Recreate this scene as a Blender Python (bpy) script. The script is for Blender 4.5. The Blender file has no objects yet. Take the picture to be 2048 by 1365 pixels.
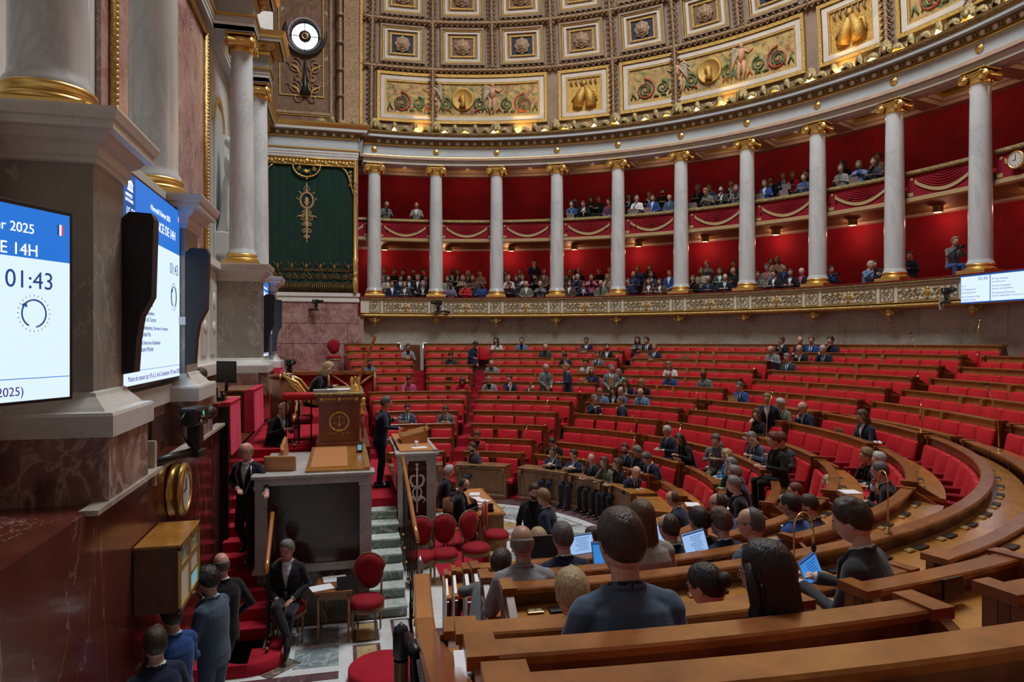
import bpy, bmesh, math, random
from mathutils import Vector, Matrix, Euler, noise as mnoise
random.seed(7)
PI = math.pi; RAD = math.radians
SC = bpy.context.scene; COL = SC.collection
# ------------------------------------------------------------------ camera frame (level 24 mm lens)
CX, CY, YAW, FPX = -13.5047, 1.675, -0.24196, 1362.15
FW = (math.cos(YAW), math.sin(YAW)); RT = (math.sin(YAW), -math.cos(YAW))
FL = -4.1            # chamber floor (eye level is z = 0)
def ray(u): s = (u-1024)/FPX; return FW[0]+s*RT[0], FW[1]+s*RT[1]
def at_r(u, r):      # where the line of sight through column u meets the circle r (far side)
    dx, dy = ray(u); a = dx*dx+dy*dy; b = 2*(CX*dx+CY*dy); c = CX*CX+CY*CY-r*r
    t = (-b+math.sqrt(max(0, b*b-4*a*c)))/2/a
    return CX+t*dx, CY+t*dy, t
def at_t(u, t): dx, dy = ray(u); return CX+t*dx, CY+t*dy
def at_z(u, v, z): t = -FPX*z/(v-682); return at_t(u, t)+(t,)
def at_y(u, y): dx, dy = ray(u); t = (y-CY)/dy; return CX+t*dx, t
def at_x(u, x): dx, dy = ray(u); t = (x-CX)/dx; return CY+t*dy, t

# ------------------------------------------------------------------ materials
MATS = {}
def nt(name):
    m = bpy.data.materials.new(name); m.use_nodes = True
    N = m.node_tree.nodes; L = m.node_tree.links; b = N['Principled BSDF']
    return m, N, L, b
def coords(N, L, kind='Object', scale=(1, 1, 1)):
    tc = N.new('ShaderNodeTexCoord'); mp = N.new('ShaderNodeMapping'); mp.inputs['Scale'].default_value = scale
    L.new(tc.outputs[kind], mp.inputs['Vector']); return mp.outputs['Vector']
def noise(N, L, vec, scale, detail=4, rough=.55, dist=0.):
    n = N.new('ShaderNodeTexNoise'); n.inputs['Scale'].default_value = scale; n.inputs['Detail'].default_value = detail
    n.inputs['Roughness'].default_value = rough; n.inputs['Distortion'].default_value = dist
    L.new(vec, n.inputs['Vector']); return n
def ramp(N, L, fac, stops):
    r = N.new('ShaderNodeValToRGB'); e = r.color_ramp.elements
    while len(e) < len(stops): e.new(.5)
    for k, (p, c) in enumerate(stops): e[k].position = p; e[k].color = (*c, 1)
    L.new(fac, r.inputs['Fac']); return r.outputs['Color']
def bump(N, L, b, h, strength=.3, dist=.02):
    k = N.new('ShaderNodeBump'); k.inputs['Strength'].default_value = strength; k.inputs['Distance'].default_value = dist
    L.new(h, k.inputs['Height']); L.new(k.outputs['Normal'], b.inputs['Normal'])
def mixc(N, L, fac, a, b_):
    m = N.new('ShaderNodeMix'); m.data_type = 'RGBA'
    if hasattr(fac, 'links') or not isinstance(fac, (int, float)): L.new(fac, m.inputs[0])
    else: m.inputs[0].default_value = fac
    for s, v in ((6, a), (7, b_)):
        if isinstance(v, tuple): m.inputs[s].default_value = (*v, 1)
        else: L.new(v, m.inputs[s])
    return m.outputs[2]
def plain(name, col, rough=.5, metal=0., spec=.5, nscale=0, nvar=.15, bmp=0., coat=0.):
    if name in MATS: return MATS[name]
    m, N, L, b = nt(name); MATS[name] = m
    b.inputs['Roughness'].default_value = rough; b.inputs['Metallic'].default_value = metal
    b.inputs['Specular IOR Level'].default_value = spec; b.inputs['Coat Weight'].default_value = coat
    b.inputs['Base Color'].default_value = (*col, 1)
    if nscale:
        v = coords(N, L); n = noise(N, L, v, nscale)
        lo = tuple(c*(1-nvar) for c in col); hi = tuple(min(1, c*(1+nvar)) for c in col)
        L.new(ramp(N, L, n.outputs['Fac'], [(.3, lo), (.7, hi)]), b.inputs['Base Color'])
        if bmp: bump(N, L, b, n.outputs['Fac'], bmp, .01)
    return m
def emit(name, col, st):
    if name in MATS: return MATS[name]
    m, N, L, b = nt(name); MATS[name] = m
    b.inputs['Base Color'].default_value = (0, 0, 0, 1); b.inputs['Roughness'].default_value = .4
    b.inputs['Emission Color'].default_value = (*col, 1); b.inputs['Emission Strength'].default_value = st
    return m
def marble(name, stops, vein, scale=1.2, vw=.035, rough=.25, vs=1.7, stretch=(1, 1, 1), vmix=.8, coat=0.):
    m, N, L, b = nt(name); MATS[name] = m
    v = coords(N, L, 'Object', stretch)
    n = noise(N, L, v, scale, 8, .62, .6)
    c = ramp(N, L, n.outputs['Fac'], stops)
    n2 = noise(N, L, v, vs, 6, .6, 1.2)
    s = N.new('ShaderNodeMath'); s.operation = 'SUBTRACT'; s.inputs[1].default_value = .5; L.new(n2.outputs['Fac'], s.inputs[0])
    a = N.new('ShaderNodeMath'); a.operation = 'ABSOLUTE'; L.new(s.outputs[0], a.inputs[0])
    r = N.new('ShaderNodeMapRange'); r.inputs[1].default_value = 0; r.inputs[2].default_value = vw; r.inputs[3].default_value = vmix; r.inputs[4].default_value = 0
    L.new(a.outputs[0], r.inputs[0])
    L.new(mixc(N, L, r.outputs[0], c, vein), b.inputs['Base Color'])
    b.inputs['Roughness'].default_value = rough; b.inputs['Coat Weight'].default_value = coat
    return m
def wood(name, c0, c1, rough=.32, scale=1., stretch=(1, 1, 6), coat=.3):
    m, N, L, b = nt(name); MATS[name] = m
    v = coords(N, L, 'Object', stretch)
    n = noise(N, L, v, 5*scale, 6, .6, .8)
    L.new(ramp(N, L, n.outputs['Fac'], [(.3, c0), (.72, c1)]), b.inputs['Base Color'])
    b.inputs['Roughness'].default_value = rough; b.inputs['Coat Weight'].default_value = coat; b.inputs['Coat Roughness'].default_value = .2
    return m
def gold(name, col=(.78, .52, .16), rough=.35, nscale=0, bmp=.6, dark=.45):
    m, N, L, b = nt(name); MATS[name] = m
    b.inputs['Metallic'].default_value = .85; b.inputs['Roughness'].default_value = rough
    b.inputs['Base Color'].default_value = (*col, 1)
    if nscale:
        v = coords(N, L); n = noise(N, L, v, nscale, 5, .65)
        L.new(ramp(N, L, n.outputs['Fac'], [(.35, tuple(c*dark for c in col)), (.6, col)]), b.inputs['Base Color'])
        bump(N, L, b, n.outputs['Fac'], bmp, .03)
    return m
marble('marble_shaft', [(.3, (.50, .54, .55)), (.5, (.60, .64, .64)), (.75, (.68, .70, .69))], (.42, .46, .48), 1.1, .03, .22, .9, (1, 1, .45), .5)
marble('marble_white', [(.3, (.60, .61, .58)), (.7, (.74, .74, .70))], (.5, .5, .48), 1.5, .02, .35, 1.3, (1, 1, 1), .35)
marble('marble_frieze', [(.3, (.46, .52, .55)), (.7, (.58, .63, .64))], (.5, .55, .58), .8, .02, .4, 1, (1, 1, 1), .3)
marble('marble_beige', [(.28, (.25, .22, .17)), (.42, (.42, .38, .30)), (.55, (.50, .47, .40)), (.72, (.40, .30, .22))], (.68, .62, .52), .9, .02, .35, 1.5, (1, 1, 1), .7)
marble('marble_pink', [(.3, (.20, .08, .07)), (.5, (.36, .19, .17)), (.72, (.50, .33, .30))], (.66, .52, .48), 1.6, .03, .3, 2.6, (1, 1, 1), .6)
marble('marble_brown', [(.3, (.07, .016, .010)), (.6, (.13, .032, .022)), (.8, (.19, .05, .035))], (.5, .33, .28), .8, .006, .20, .9, (1, 1, .25), .55, .15)
marble('marble_grey', [(.3, (.20, .20, .17)), (.5, (.32, .31, .27)), (.7, (.44, .38, .31))], (.62, .56, .46), 1.1, .015, .28, 1.4, (1, 1, .6), .7)
marble('marble_dado', [(.3, (.10, .05, .05)), (.5, (.26, .15, .14)), (.7, (.48, .36, .31))], (.62, .5, .42), 2.2, .05, .28, 2.5, (1, 1, .7), .7)
marble('marble_green', [(.3, (.10, .14, .12)), (.5, (.19, .24, .20)), (.7, (.30, .35, .31))], (.66, .70, .64), 2., .03, .25, 2.2, (1, 1, 1), .8)
marble('marble_tread', [(.3, (.40, .50, .48)), (.6, (.60, .68, .66)), (.8, (.74, .79, .77))], (.80, .84, .82), 2., .04, .25, 2.4, (.6, 1, 1), .7)
marble('marble_greyblock', [(.3, (.38, .38, .36)), (.7, (.58, .58, .56))], (.28, .27, .26), 2., .03, .3, 2, (1, 1, 1), .5)
marble('marble_oxblood', [(.3, (.030, .010, .010)), (.6, (.055, .020, .018)), (.8, (.08, .03, .026))], (.2, .12, .1), 1., .004, .2, 1, (1, 1, 1), .4, .3)
marble('marble_darkvein', [(.3, (.05, .045, .035)), (.5, (.13, .12, .09)), (.7, (.22, .18, .14))], (.5, .45, .38), 2.2, .03, .25, 2, (1, 1, 1), .7)
marble('floor_white', [(.3, (.66, .70, .70)), (.7, (.82, .85, .84))], (.5, .54, .55), 2, .02, .12, 2, (1, 1, 1), .4)
marble('floor_slate', [(.3, (.15, .20, .21)), (.6, (.28, .35, .36)), (.8, (.42, .48, .48))], (.66, .72, .72), 2.5, .04, .15, 3, (1, 1, 1), .6)
marble('floor_pale', [(.3, (.48, .56, .58)), (.7, (.64, .70, .71))], (.4, .46, .48), 2, .03, .15, 3, (1, 1, 1), .4)
marble('floor_ochre', [(.3, (.36, .25, .11)), (.6, (.56, .43, .23)), (.8, (.64, .52, .32))], (.3, .2, .1), 4, .03, .18, 5, (1, 1, 1), .4)
marble('floor_purple', [(.3, (.09, .05, .06)), (.7, (.17, .09, .10))], (.5, .4, .4), 2, .01, .15, 2, (1, 1, 1), .4)
wood('wood_rail', (.17, .05, .012), (.36, .13, .03), .28, 1., (1, 1, 1))
wood('wood_bench', (.13, .038, .010), (.27, .095, .026), .33, 1., (1, 1, .4))
wood('wood_light', (.26, .105, .024), (.46, .20, .050), .30, 1., (1, 1, 1))
wood('wood_panel', (.085, .026, .010), (.18, .062, .022), .38, 1., (2, 2, .5))
wood('wood_desk', (.34, .14, .025), (.56, .26, .060), .2, 1.2, (.5, .5, .5), .6)
wood('wood_front', (.17, .085, .035), (.33, .19, .09), .42, 1., (1, 1, .5), .1)
wood('wood_president', (.15, .040, .012), (.26, .08, .024), .22, .8, (1, 1, .4), .6)
wood('wood_handrail', (.36, .12, .03), (.50, .20, .05), .16, .8, (.5, .5, .5), .9)
gold('gold'); gold('gold_ornate', (.74, .50, .17), .42, 22); gold('gold_dull', (.50, .40, .19), .5, 16, .8, .35); gold('gold_brown', (.34, .21, .08), .5, 14, .9, .3)
gold('brass', (.80, .55, .22), .22)
plain('leather_tan', (.52, .23, .085), .45, nscale=30, nvar=.08)
plain('black', (.012, .012, .014), .4); plain('black_gloss', (.01, .012, .02), .15); plain('steel', (.5, .5, .52), .3, .8)
plain('paper', (.82, .84, .88), .8); plain('off_white', (.62, .60, .57), .5); plain('beige_paint', (.60, .50, .36), .6, nscale=8, nvar=.06)
plain('dark_iron', (.014, .012, .012), .35, .5)
def velvet(name, c, rough=.75, sheen=.5, ns=3, var=.12):
    m = plain(name, c, rough, 0, .3, ns, var); b = m.node_tree.nodes['Principled BSDF']
    b.inputs['Sheen Weight'].default_value = sheen; b.inputs['Sheen Roughness'].default_value = .4
    b.inputs['Sheen Tint'].default_value = (min(1, c[0]*1.6), c[1]*2+.1, c[2]*2+.1, 1); return m
velvet('red_seat', (.50, .012, .022), .42, .3); velvet('red_carpet', (.42, .010, .028), .9, .35)
velvet('red_wall', (.30, .004, .014), .8, .15, 1.5, .2); velvet('red_drape', (.26, .006, .018), .8, .3)
velvet('red_chair', (.30, .006, .016), .8, .5); velvet('red_cloth', (.66, .035, .085), .85, .4)
velvet('green_curtain', (.010, .035, .026), .9, .2, 2, .15)
plain('tan_fringe', (.47, .33, .16), .8, nscale=40, nvar=.25, bmp=.5)
plain('cream_panel', (.72, .68, .55), .5, nscale=3, nvar=.05); plain('white_gloss', (.74, .74, .70), .4)
plain('pink_ceiling', (.50, .35, .26), .6, nscale=3, nvar=.12)
M = MATS

# ------------------------------------------------------------------ mesh builder
class MB:
    def __init__(s): s.v = []; s.f = []; s.m = []; s.mats = []; s.sm = []
    def mi(s, m):
        m = M[m] if isinstance(m, str) else m
        if m not in s.mats: s.mats.append(m)
        return s.mats.index(m)
    def add(s, vs, fs, m, smooth=False, mat=None):
        o = len(s.v); k = s.mi(m)
        if mat is not None: vs = [mat @ Vector(p) for p in vs]
        s.v += [tuple(p) for p in vs]
        for f in fs: s.f.append(tuple(i+o for i in f)); s.m.append(k); s.sm.append(smooth)
        return s
    def box(s, c, d, m, rz=0., mat=None, bev=0.):
        x, y, z = d[0]/2, d[1]/2, d[2]/2
        if bev > 0:
            b = min(bev, x*.9, y*.9, z*.9); vs = []; fs = []
            bm = bmesh.new(); bmesh.ops.create_cube(bm, size=1)
            for p in bm.verts: p.co = Vector((p.co.x*2*x, p.co.y*2*y, p.co.z*2*z))
            bmesh.ops.bevel(bm, geom=bm.edges[:], offset=b, segments=2, affect='EDGES', profile=.5)
            bm.verts.index_update(); vs = [tuple(p.co) for p in bm.verts]; fs = [tuple(q.index for q in f.verts) for f in bm.faces]; bm.free()
        else:
            vs = [(i*x, j*y, k*z) for k in (-1, 1) for j in (-1, 1) for i in (-1, 1)]
            fs = [(0, 2, 3, 1), (4, 5, 7, 6), (0, 1, 5, 4), (2, 6, 7, 3), (0, 4, 6, 2), (1, 3, 7, 5)]
        T = Matrix.Translation(Vector(c)) @ Matrix.Rotation(rz, 4, 'Z')
        if mat is not None: T = mat @ T
        return s.add(vs, fs, m, False, T)
    def bb(s, a, b, m, bev=0.): return s.box(tuple((p+q)/2 for p, q in zip(a, b)), tuple(abs(q-p) for p, q in zip(a, b)), m, bev=bev)
    def lathe(s, prof, m, n=24, c=(0, 0, 0), mat=None, smooth=True, a0=0., a1=2*PI):
        full = abs(a1-a0-2*PI) < 1e-6; k = n if full else n+1
        vs = [(r*math.cos(a0+(a1-a0)*i/n), r*math.sin(a0+(a1-a0)*i/n), z) for r, z in prof for i in range(k)]
        fs = []
        for j in range(len(prof)-1):
            for i in range(n):
                a = j*k+i; b = j*k+(i+1) % k
                fs.append((a, b, b+k, a+k))
        T = Matrix.Translation(Vector(c))
        if mat is not None: T = mat @ T
        return s.add(vs, fs, m, smooth, T)
    def sweep(s, prof, a0, a1, n, m, closed=True, caps=True, smooth=False):   # (r,z) section swept round the room's axis, degrees
        k = len(prof); vs = []; fs = []
        for i in range(n+1):
            a = RAD(a0+(a1-a0)*i/n)
            vs += [(r*math.cos(a), r*math.sin(a), z) for r, z in prof]
        kk = k if closed else k-1
        for i in range(n):
            for j in range(kk):
                p = i*k+j; q = i*k+(j+1) % k
                fs.append((p, q, q+k, p+k))
        if closed and caps: fs.append(tuple(range(k))); fs.append(tuple(n*k+j for j in reversed(range(k))))
        return s.add(vs, fs, m, smooth)
    def tube(s, pts, rad, m, n=6, caps=True, smooth=True):
        P = [Vector(p) for p in pts]; vs = []; fs = []; up = Vector((0, 0, 1)); prev = None
        rr = rad if isinstance(rad, (list, tuple)) else [rad]*len(P)
        for i, p in enumerate(P):
            d = (P[min(i+1, len(P)-1)]-P[max(i-1, 0)]).normalized()
            if prev is None:
                x = d.cross(up) if abs(d.dot(up)) < .95 else d.cross(Vector((1, 0, 0)))
            else: x = prev-d*prev.dot(d)
            x.normalize(); prev = x; y = d.cross(x)
            vs += [p+(x*math.cos(2*PI*k/n)+y*math.sin(2*PI*k/n))*rr[i] for k in range(n)]
        for i in range(len(P)-1):
            for k in range(n): a = i*n+k; b = i*n+(k+1) % n; fs.append((a, b, b+n, a+n))
        if caps: fs.append(tuple(reversed(range(n)))); fs.append(tuple((len(P)-1)*n+k for k in range(n)))
        return s.add(vs, fs, m, smooth)
    def prism(s, poly, h0, h1, m, mat=None):       # 2-D outline in xy pulled from h0 to h1
        n = len(poly); vs = [(x, y, h0) for x, y in poly]+[(x, y, h1) for x, y in poly]
        fs = [tuple(reversed(range(n))), tuple(range(n, 2*n))]+[(i, (i+1) % n, (i+1) % n+n, i+n) for i in range(n)]
        return s.add(vs, fs, m, False, mat)
    def ball(s, c, r, m, n=10, mat=None):
        r = (r, r, r) if isinstance(r, (int, float)) else r
        vs = []; fs = []
        for j in range(n+1):
            t = PI*j/n
            for i in range(2*n): a = PI*i/n; vs.append((c[0]+r[0]*math.sin(t)*math.cos(a), c[1]+r[1]*math.sin(t)*math.sin(a), c[2]+r[2]*math.cos(t)))
        for j in range(n):
            for i in range(2*n): a = j*2*n+i; b = j*2*n+(i+1) % (2*n); fs.append((a, a+2*n, b+2*n, b))
        return s.add(vs, fs, m, True, mat)
    def mesh(s, name):
        me = bpy.data.meshes.new(name); me.from_pydata(s.v, [], s.f)
        for m in s.mats: me.materials.append(m)
        me.polygons.foreach_set('material_index', s.m); me.polygons.foreach_set('use_smooth', s.sm)
        me.validate(); bm = bmesh.new(); bm.from_mesh(me)
        bmesh.ops.remove_doubles(bm, verts=bm.verts, dist=1e-5); bmesh.ops.recalc_face_normals(bm, faces=bm.faces)
        bm.to_mesh(me); bm.free(); return me
    def obj(s, name, parent=None, loc=None, rz=0.):
        return mkobj(name, s.mesh(name), parent, loc, rz)
def mkobj(name, me, parent=None, loc=None, rz=0.):
    o = bpy.data.objects.new(name, me); COL.objects.link(o)
    if parent is not None: o.parent = parent
    if loc is not None: o.location = loc
    if rz: o.rotation_euler[2] = rz
    return o
def tag(o, label, cat, group=None):
    o['label'] = label; o['category'] = cat
    if group: o['group'] = group
    return o
def thing(name, label, cat, loc=(0, 0, 0), rz=0., group=None):
    o = mkobj(name, None, None, loc, rz); o.empty_display_size = .1; return tag(o, label, cat, group)
def struct(o): o['kind'] = 'structure'; return o
KIDS = {}
def kids(o): return [c for c in bpy.data.objects if c.parent == o]
def dup(root, loc=None, rz=None, label=None, group=None, _k=None):
    r = root.copy(); COL.objects.link(r)
    if loc is not None: r.location = loc
    if rz is not None: r.rotation_euler[2] = rz
    if label: r['label'] = label
    if group: r['group'] = group
    if root.name not in KIDS: KIDS[root.name] = [(c, kids(c)) for c in kids(root)]
    for c, gs in KIDS[root.name]:
        d = c.copy(); COL.objects.link(d); d.parent = r
        for g in gs: e = g.copy(); COL.objects.link(e); e.parent = d
    return r
def cyl(a, r, z): a = RAD(a); return (r*math.cos(a), r*math.sin(a), z)
def line_mat(p, q):
    p = Vector(p); q = Vector(q); d = q-p
    return Matrix.Translation(p) @ d.to_track_quat('Z', 'Y').to_matrix().to_4x4(), d.length
def lamp(name, kind, loc, energy, col=(1, 1, 1), size=.1, rot=None, spot=None, blend=.5, sy=None):
    d = bpy.data.lights.new(name, kind); d.energy = energy; d.color = col
    if kind == 'AREA':
        d.size = size
        if sy: d.shape = 'RECTANGLE'; d.size_y = sy
        else: d.shape = 'DISK'
    else: d.shadow_soft_size = size
    if kind == 'SPOT': d.spot_size = spot; d.spot_blend = blend
    o = bpy.data.objects.new(name, d); COL.objects.link(o); o.location = loc
    if rot: o.rotation_euler = rot
    return o
ORD = ['first', 'second', 'third', 'fourth', 'fifth', 'sixth', 'seventh', 'eighth', 'ninth', 'tenth', 'eleventh', 'twelfth', 'thirteenth', 'fourteenth', 'fifteenth', 'sixteenth', 'seventeenth', 'eighteenth', 'nineteenth', 'twentieth']
cam = bpy.data.cameras.new('camera'); co = bpy.data.objects.new('camera', cam); COL.objects.link(co)
co.location = (CX, CY, 0); co.rotation_euler = (PI/2, 0, YAW-PI/2); cam.sensor_width = 36; cam.lens = 36*FPX/2048; cam.clip_start = .05; cam.clip_end = 200
SC.camera = co
# ================================================================== ROOM SHELL
A0, DA, NC = 1.770, 9.661, 20
ca = lambda k: A0-DA*k
def ring(name, prof, m, a0=A0+.6, a1=ca(19)-.6, n=150, **kw): return struct(MB().sweep(prof, a0, a1, n, m, **kw).obj(name))
RD, ZD = 14.9, 8.72
# floor slab
struct(MB().bb((-16, -16, FL-.3), (16, 5, FL-.012), 'floor_white').obj('floor'))
# rows: radius and height of the top rail, measured from the photograph
ROW = {'A': (14.1, -.1), 'B': (13.4, -.35), 'C': (12.7, -.62), 'D': (11.9, -.88), 'E': (11.1, -1.14), 'F': (10.3, -1.4), 'P': (9.58, -1.69), 'G': (9.07, -1.65), 'H': (8.24, -1.86), 'I': (7.25, -2.11), 'J': (6.4, -2.4), 'K': (5.55, -2.7), 'L': (4.9, -2.96), 'M': (4.3, -3.22)}
RO = 'MLKJIHGPFEDCBA'
ROWF = {k: ROW[k][1]-1.12 for k in RO}; ROWF['P'] = ROWF['G'] = -2.75; ROWF['L'] = -4.06; ROWF['M'] = FL
# carpeted tiers and the wall behind them
def tier_mesh():
    b = MB(); rin = 4.45; z0 = FL
    for k in RO[1:]:
        if k == 'P': continue
        r = ROW[k][0]+.03; z = ROWF[k]
        b.sweep([(rin, z0), (rin, z)], 14, -187.5, 120, 'red_carpet', closed=False)
        b.sweep([(rin, z), (r+.02, z)], 14, -187.5, 120, 'red_carpet', closed=False); rin = r+.02; z0 = z
        if k == 'G': rin = 9.62
        if k == 'G': b.sweep([(ROW['G'][0]+.05, z), (9.62, z)], 14, -187.5, 120, 'red_carpet', closed=False)
    b.sweep([(rin, ROWF['A']), (15.2, ROWF['A'])], 14, -187.5, 120, 'red_carpet', closed=False)
    return b
struct(tier_mesh().obj('floor_tiers'))
ring('wall_hemicycle', [(15.08, -1.4), (15.08, 1.0), (15.4, 1.0), (15.4, -1.4)], 'marble_beige', 6, -190)
b = MB()
for k in range(0, 40):     # thin joints between slabs of the marble wall
    a = 4-4.83*k; b.bb((15.068, -.008, -.5), (15.09, .008, .93), 'marble_greyblock')
    for i in range(len(b.v)-8, len(b.v)): x, y, z = b.v[i]; c_, s_ = math.cos(RAD(a)), math.sin(RAD(a)); b.v[i] = (x*c_-y*s_, x*s_+y*c_, z)
struct(b.obj('trim_wall_joints'))
# under-gallery soffit and gallery slab
ring('trim_gallery_slab', [(14.72, .97), (14.72, 1.14), (15.0, 1.16), (17.6, 1.16), (17.6, 1.02), (15.3, .98)], 'beige_paint')
b = MB(); b.sweep([(14.62, 1.13), (14.62, 1.66), (14.60, 1.66), (14.60, 1.69), (14.80, 1.69), (14.80, 1.13)], 4, -186, 160, 'cream_panel')
b.sweep([(14.56, 1.685), (14.54, 1.71), (14.58, 1.74), (14.55, 1.77), (14.84, 1.77), (14.84, 1.685)], 4, -186, 160, 'gold_dull')
b.sweep([(14.56, 1.77), (14.56, 1.80), (15.2, 1.80), (15.2, 1.77)], 4, -186, 160, 'red_drape')
pr = [(14.66+.105*math.cos(t*PI/5+.3), 1.035+.078*math.sin(t*PI/5+.3)) for t in range(10)]
b.sweep(pr, 4, -186, 200, 'gold_ornate', smooth=True)
b.sweep([(14.58, 1.12), (14.56, 1.135), (14.58, 1.15), (14.7, 1.15), (14.7, 1.12)], 4, -186, 160, 'gold')
struct(b.obj('wall_gallery_parapet'))
# red walls behind both galleries, upper floor, ceilings
ring('wall_gallery', [(17.3, 1.1), (17.3, 7.5), (17.5, 7.5), (17.5, 1.1)], 'red_wall', 7, -191)
b = MB(); b.sweep([(15.35, 4.18), (15.35, 4.55), (17.3, 4.55), (17.3, 4.12), (15.9, 4.12)], 5, -188, 150, 'gold_brown')
b.sweep([(17.02, 4.05), (17.02, 4.16), (17.3, 4.16), (17.3, 4.05)], 5, -188, 150, 'pink_ceiling')
struct(b.obj('floor_upper_gallery'))
for nm, rr, z0_, z1_ in (('trim_lower_gallery_steps', (15.9, 16.65, 17.3), 1.16, .33), ('trim_upper_gallery_steps', (16.2, 17.3), 4.55, .32)):
    b = MB()
    for i in range(len(rr)-1): b.sweep([(rr[i], z0_-.05), (rr[i], z0_+z1_*(i+1)), (rr[i+1], z0_+z1_*(i+1)), (rr[i+1], z0_-.05)], 5, -188, 120, 'red_carpet')
    struct(b.obj(nm))
b = MB(); b.sweep([(14.85, 7.52), (15.35, 7.50), (15.35, 7.62), (14.85, 7.62)], 4, -187, 150, 'pink_ceiling')
b.sweep([(15.35, 7.62), (15.35, 7.50), (15.45, 7.50), (15.45, 7.62)], 4, -187, 150, 'pink_ceiling')
b.sweep([(15.40, 7.66), (17.35, 7.66), (17.35, 7.75), (15.40, 7.75)], 5, -188, 150, 'gold_brown')
b.sweep([(16.95, 7.34), (16.95, 7.45), (16.85, 7.47), (16.85, 7.68), (17.34, 7.68), (17.34, 7.34)], 5, -188, 150, 'pink_ceiling')
b.sweep([(16.8, 7.56), (16.8, 7.66), (16.95, 7.66), (16.95, 7.56)], 5, -188, 150, 'gold')
struct(b.obj('ceiling_gallery'))
b = MB()   # cross beams over the columns, swept one by one
for k in range(NC-6):
    a = ca(k); w = .95
    b.sweep([(15.3, 7.36), (15.3, 7.7), (17.3, 7.7), (17.3, 7.36)], a-w, a+w, 2, 'pink_ceiling')
    b.sweep([(15.3, 7.48), (15.3, 7.7), (17.3, 7.7), (17.3, 7.48)], a-w-.35, a+w+.35, 2, 'pink_ceiling')
    b.sweep([(15.3, 7.60), (15.3, 7.7), (17.3, 7.7), (17.3, 7.60)], a-w-.6, a+w+.6, 2, 'gold')
struct(b.obj('ceiling_gallery_beams'))
# entablature
b = MB()
b.sweep([(15.2, 7.28), (14.98, 7.34-.01), (14.98, 7.42), (14.96, 7.42), (14.96, 7.51), (14.94, 7.51), (14.94, 7.60), (15.5, 7.60), (15.5, 7.28)], 3.5, -186.5, 180, 'marble_white')
b.sweep([(14.93, 7.60), (14.89, 7.62), (14.90, 7.65), (14.95, 7.66), (15.2, 7.66), (15.2, 7.60)], 3.5, -186.5, 180, 'gold')
b.sweep([(14.97, 7.65), (14.97, 8.08), (15.3, 8.08), (15.3, 7.65)], 3.5, -186.5, 180, 'marble_frieze')
b.sweep([(14.96, 8.08), (14.93, 8.10), (14.93, 8.13), (15.2, 8.13), (15.2, 8.08)], 3.5, -186.5, 180, 'gold')
b.sweep([(14.88, 8.13), (14.78, 8.30), (15.2, 8.30), (15.2, 8.13)], 3.5, -186.5, 180, 'gold_brown')
b.sweep([(14.62, 8.31), (14.60, 8.31), (14.60, 8.41), (15.2, 8.41), (15.2, 8.31)], 3.5, -186.5, 180, 'marble_frieze')
b.sweep([(14.59, 8.41), (14.56, 8.44), (14.50, 8.49), (14.49, 8.53), (15.2, 8.53), (15.2, 8.41)], 3.5, -186.5, 180, 'gold_dull')
b.sweep([(14.49, 8.53), (14.47, 8.545), (14.49, 8.56), (15.3, 8.56), (15.3, 8.53)], 3.5, -186.5, 180, 'gold')
struct(b.obj('trim_entablature'))
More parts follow.
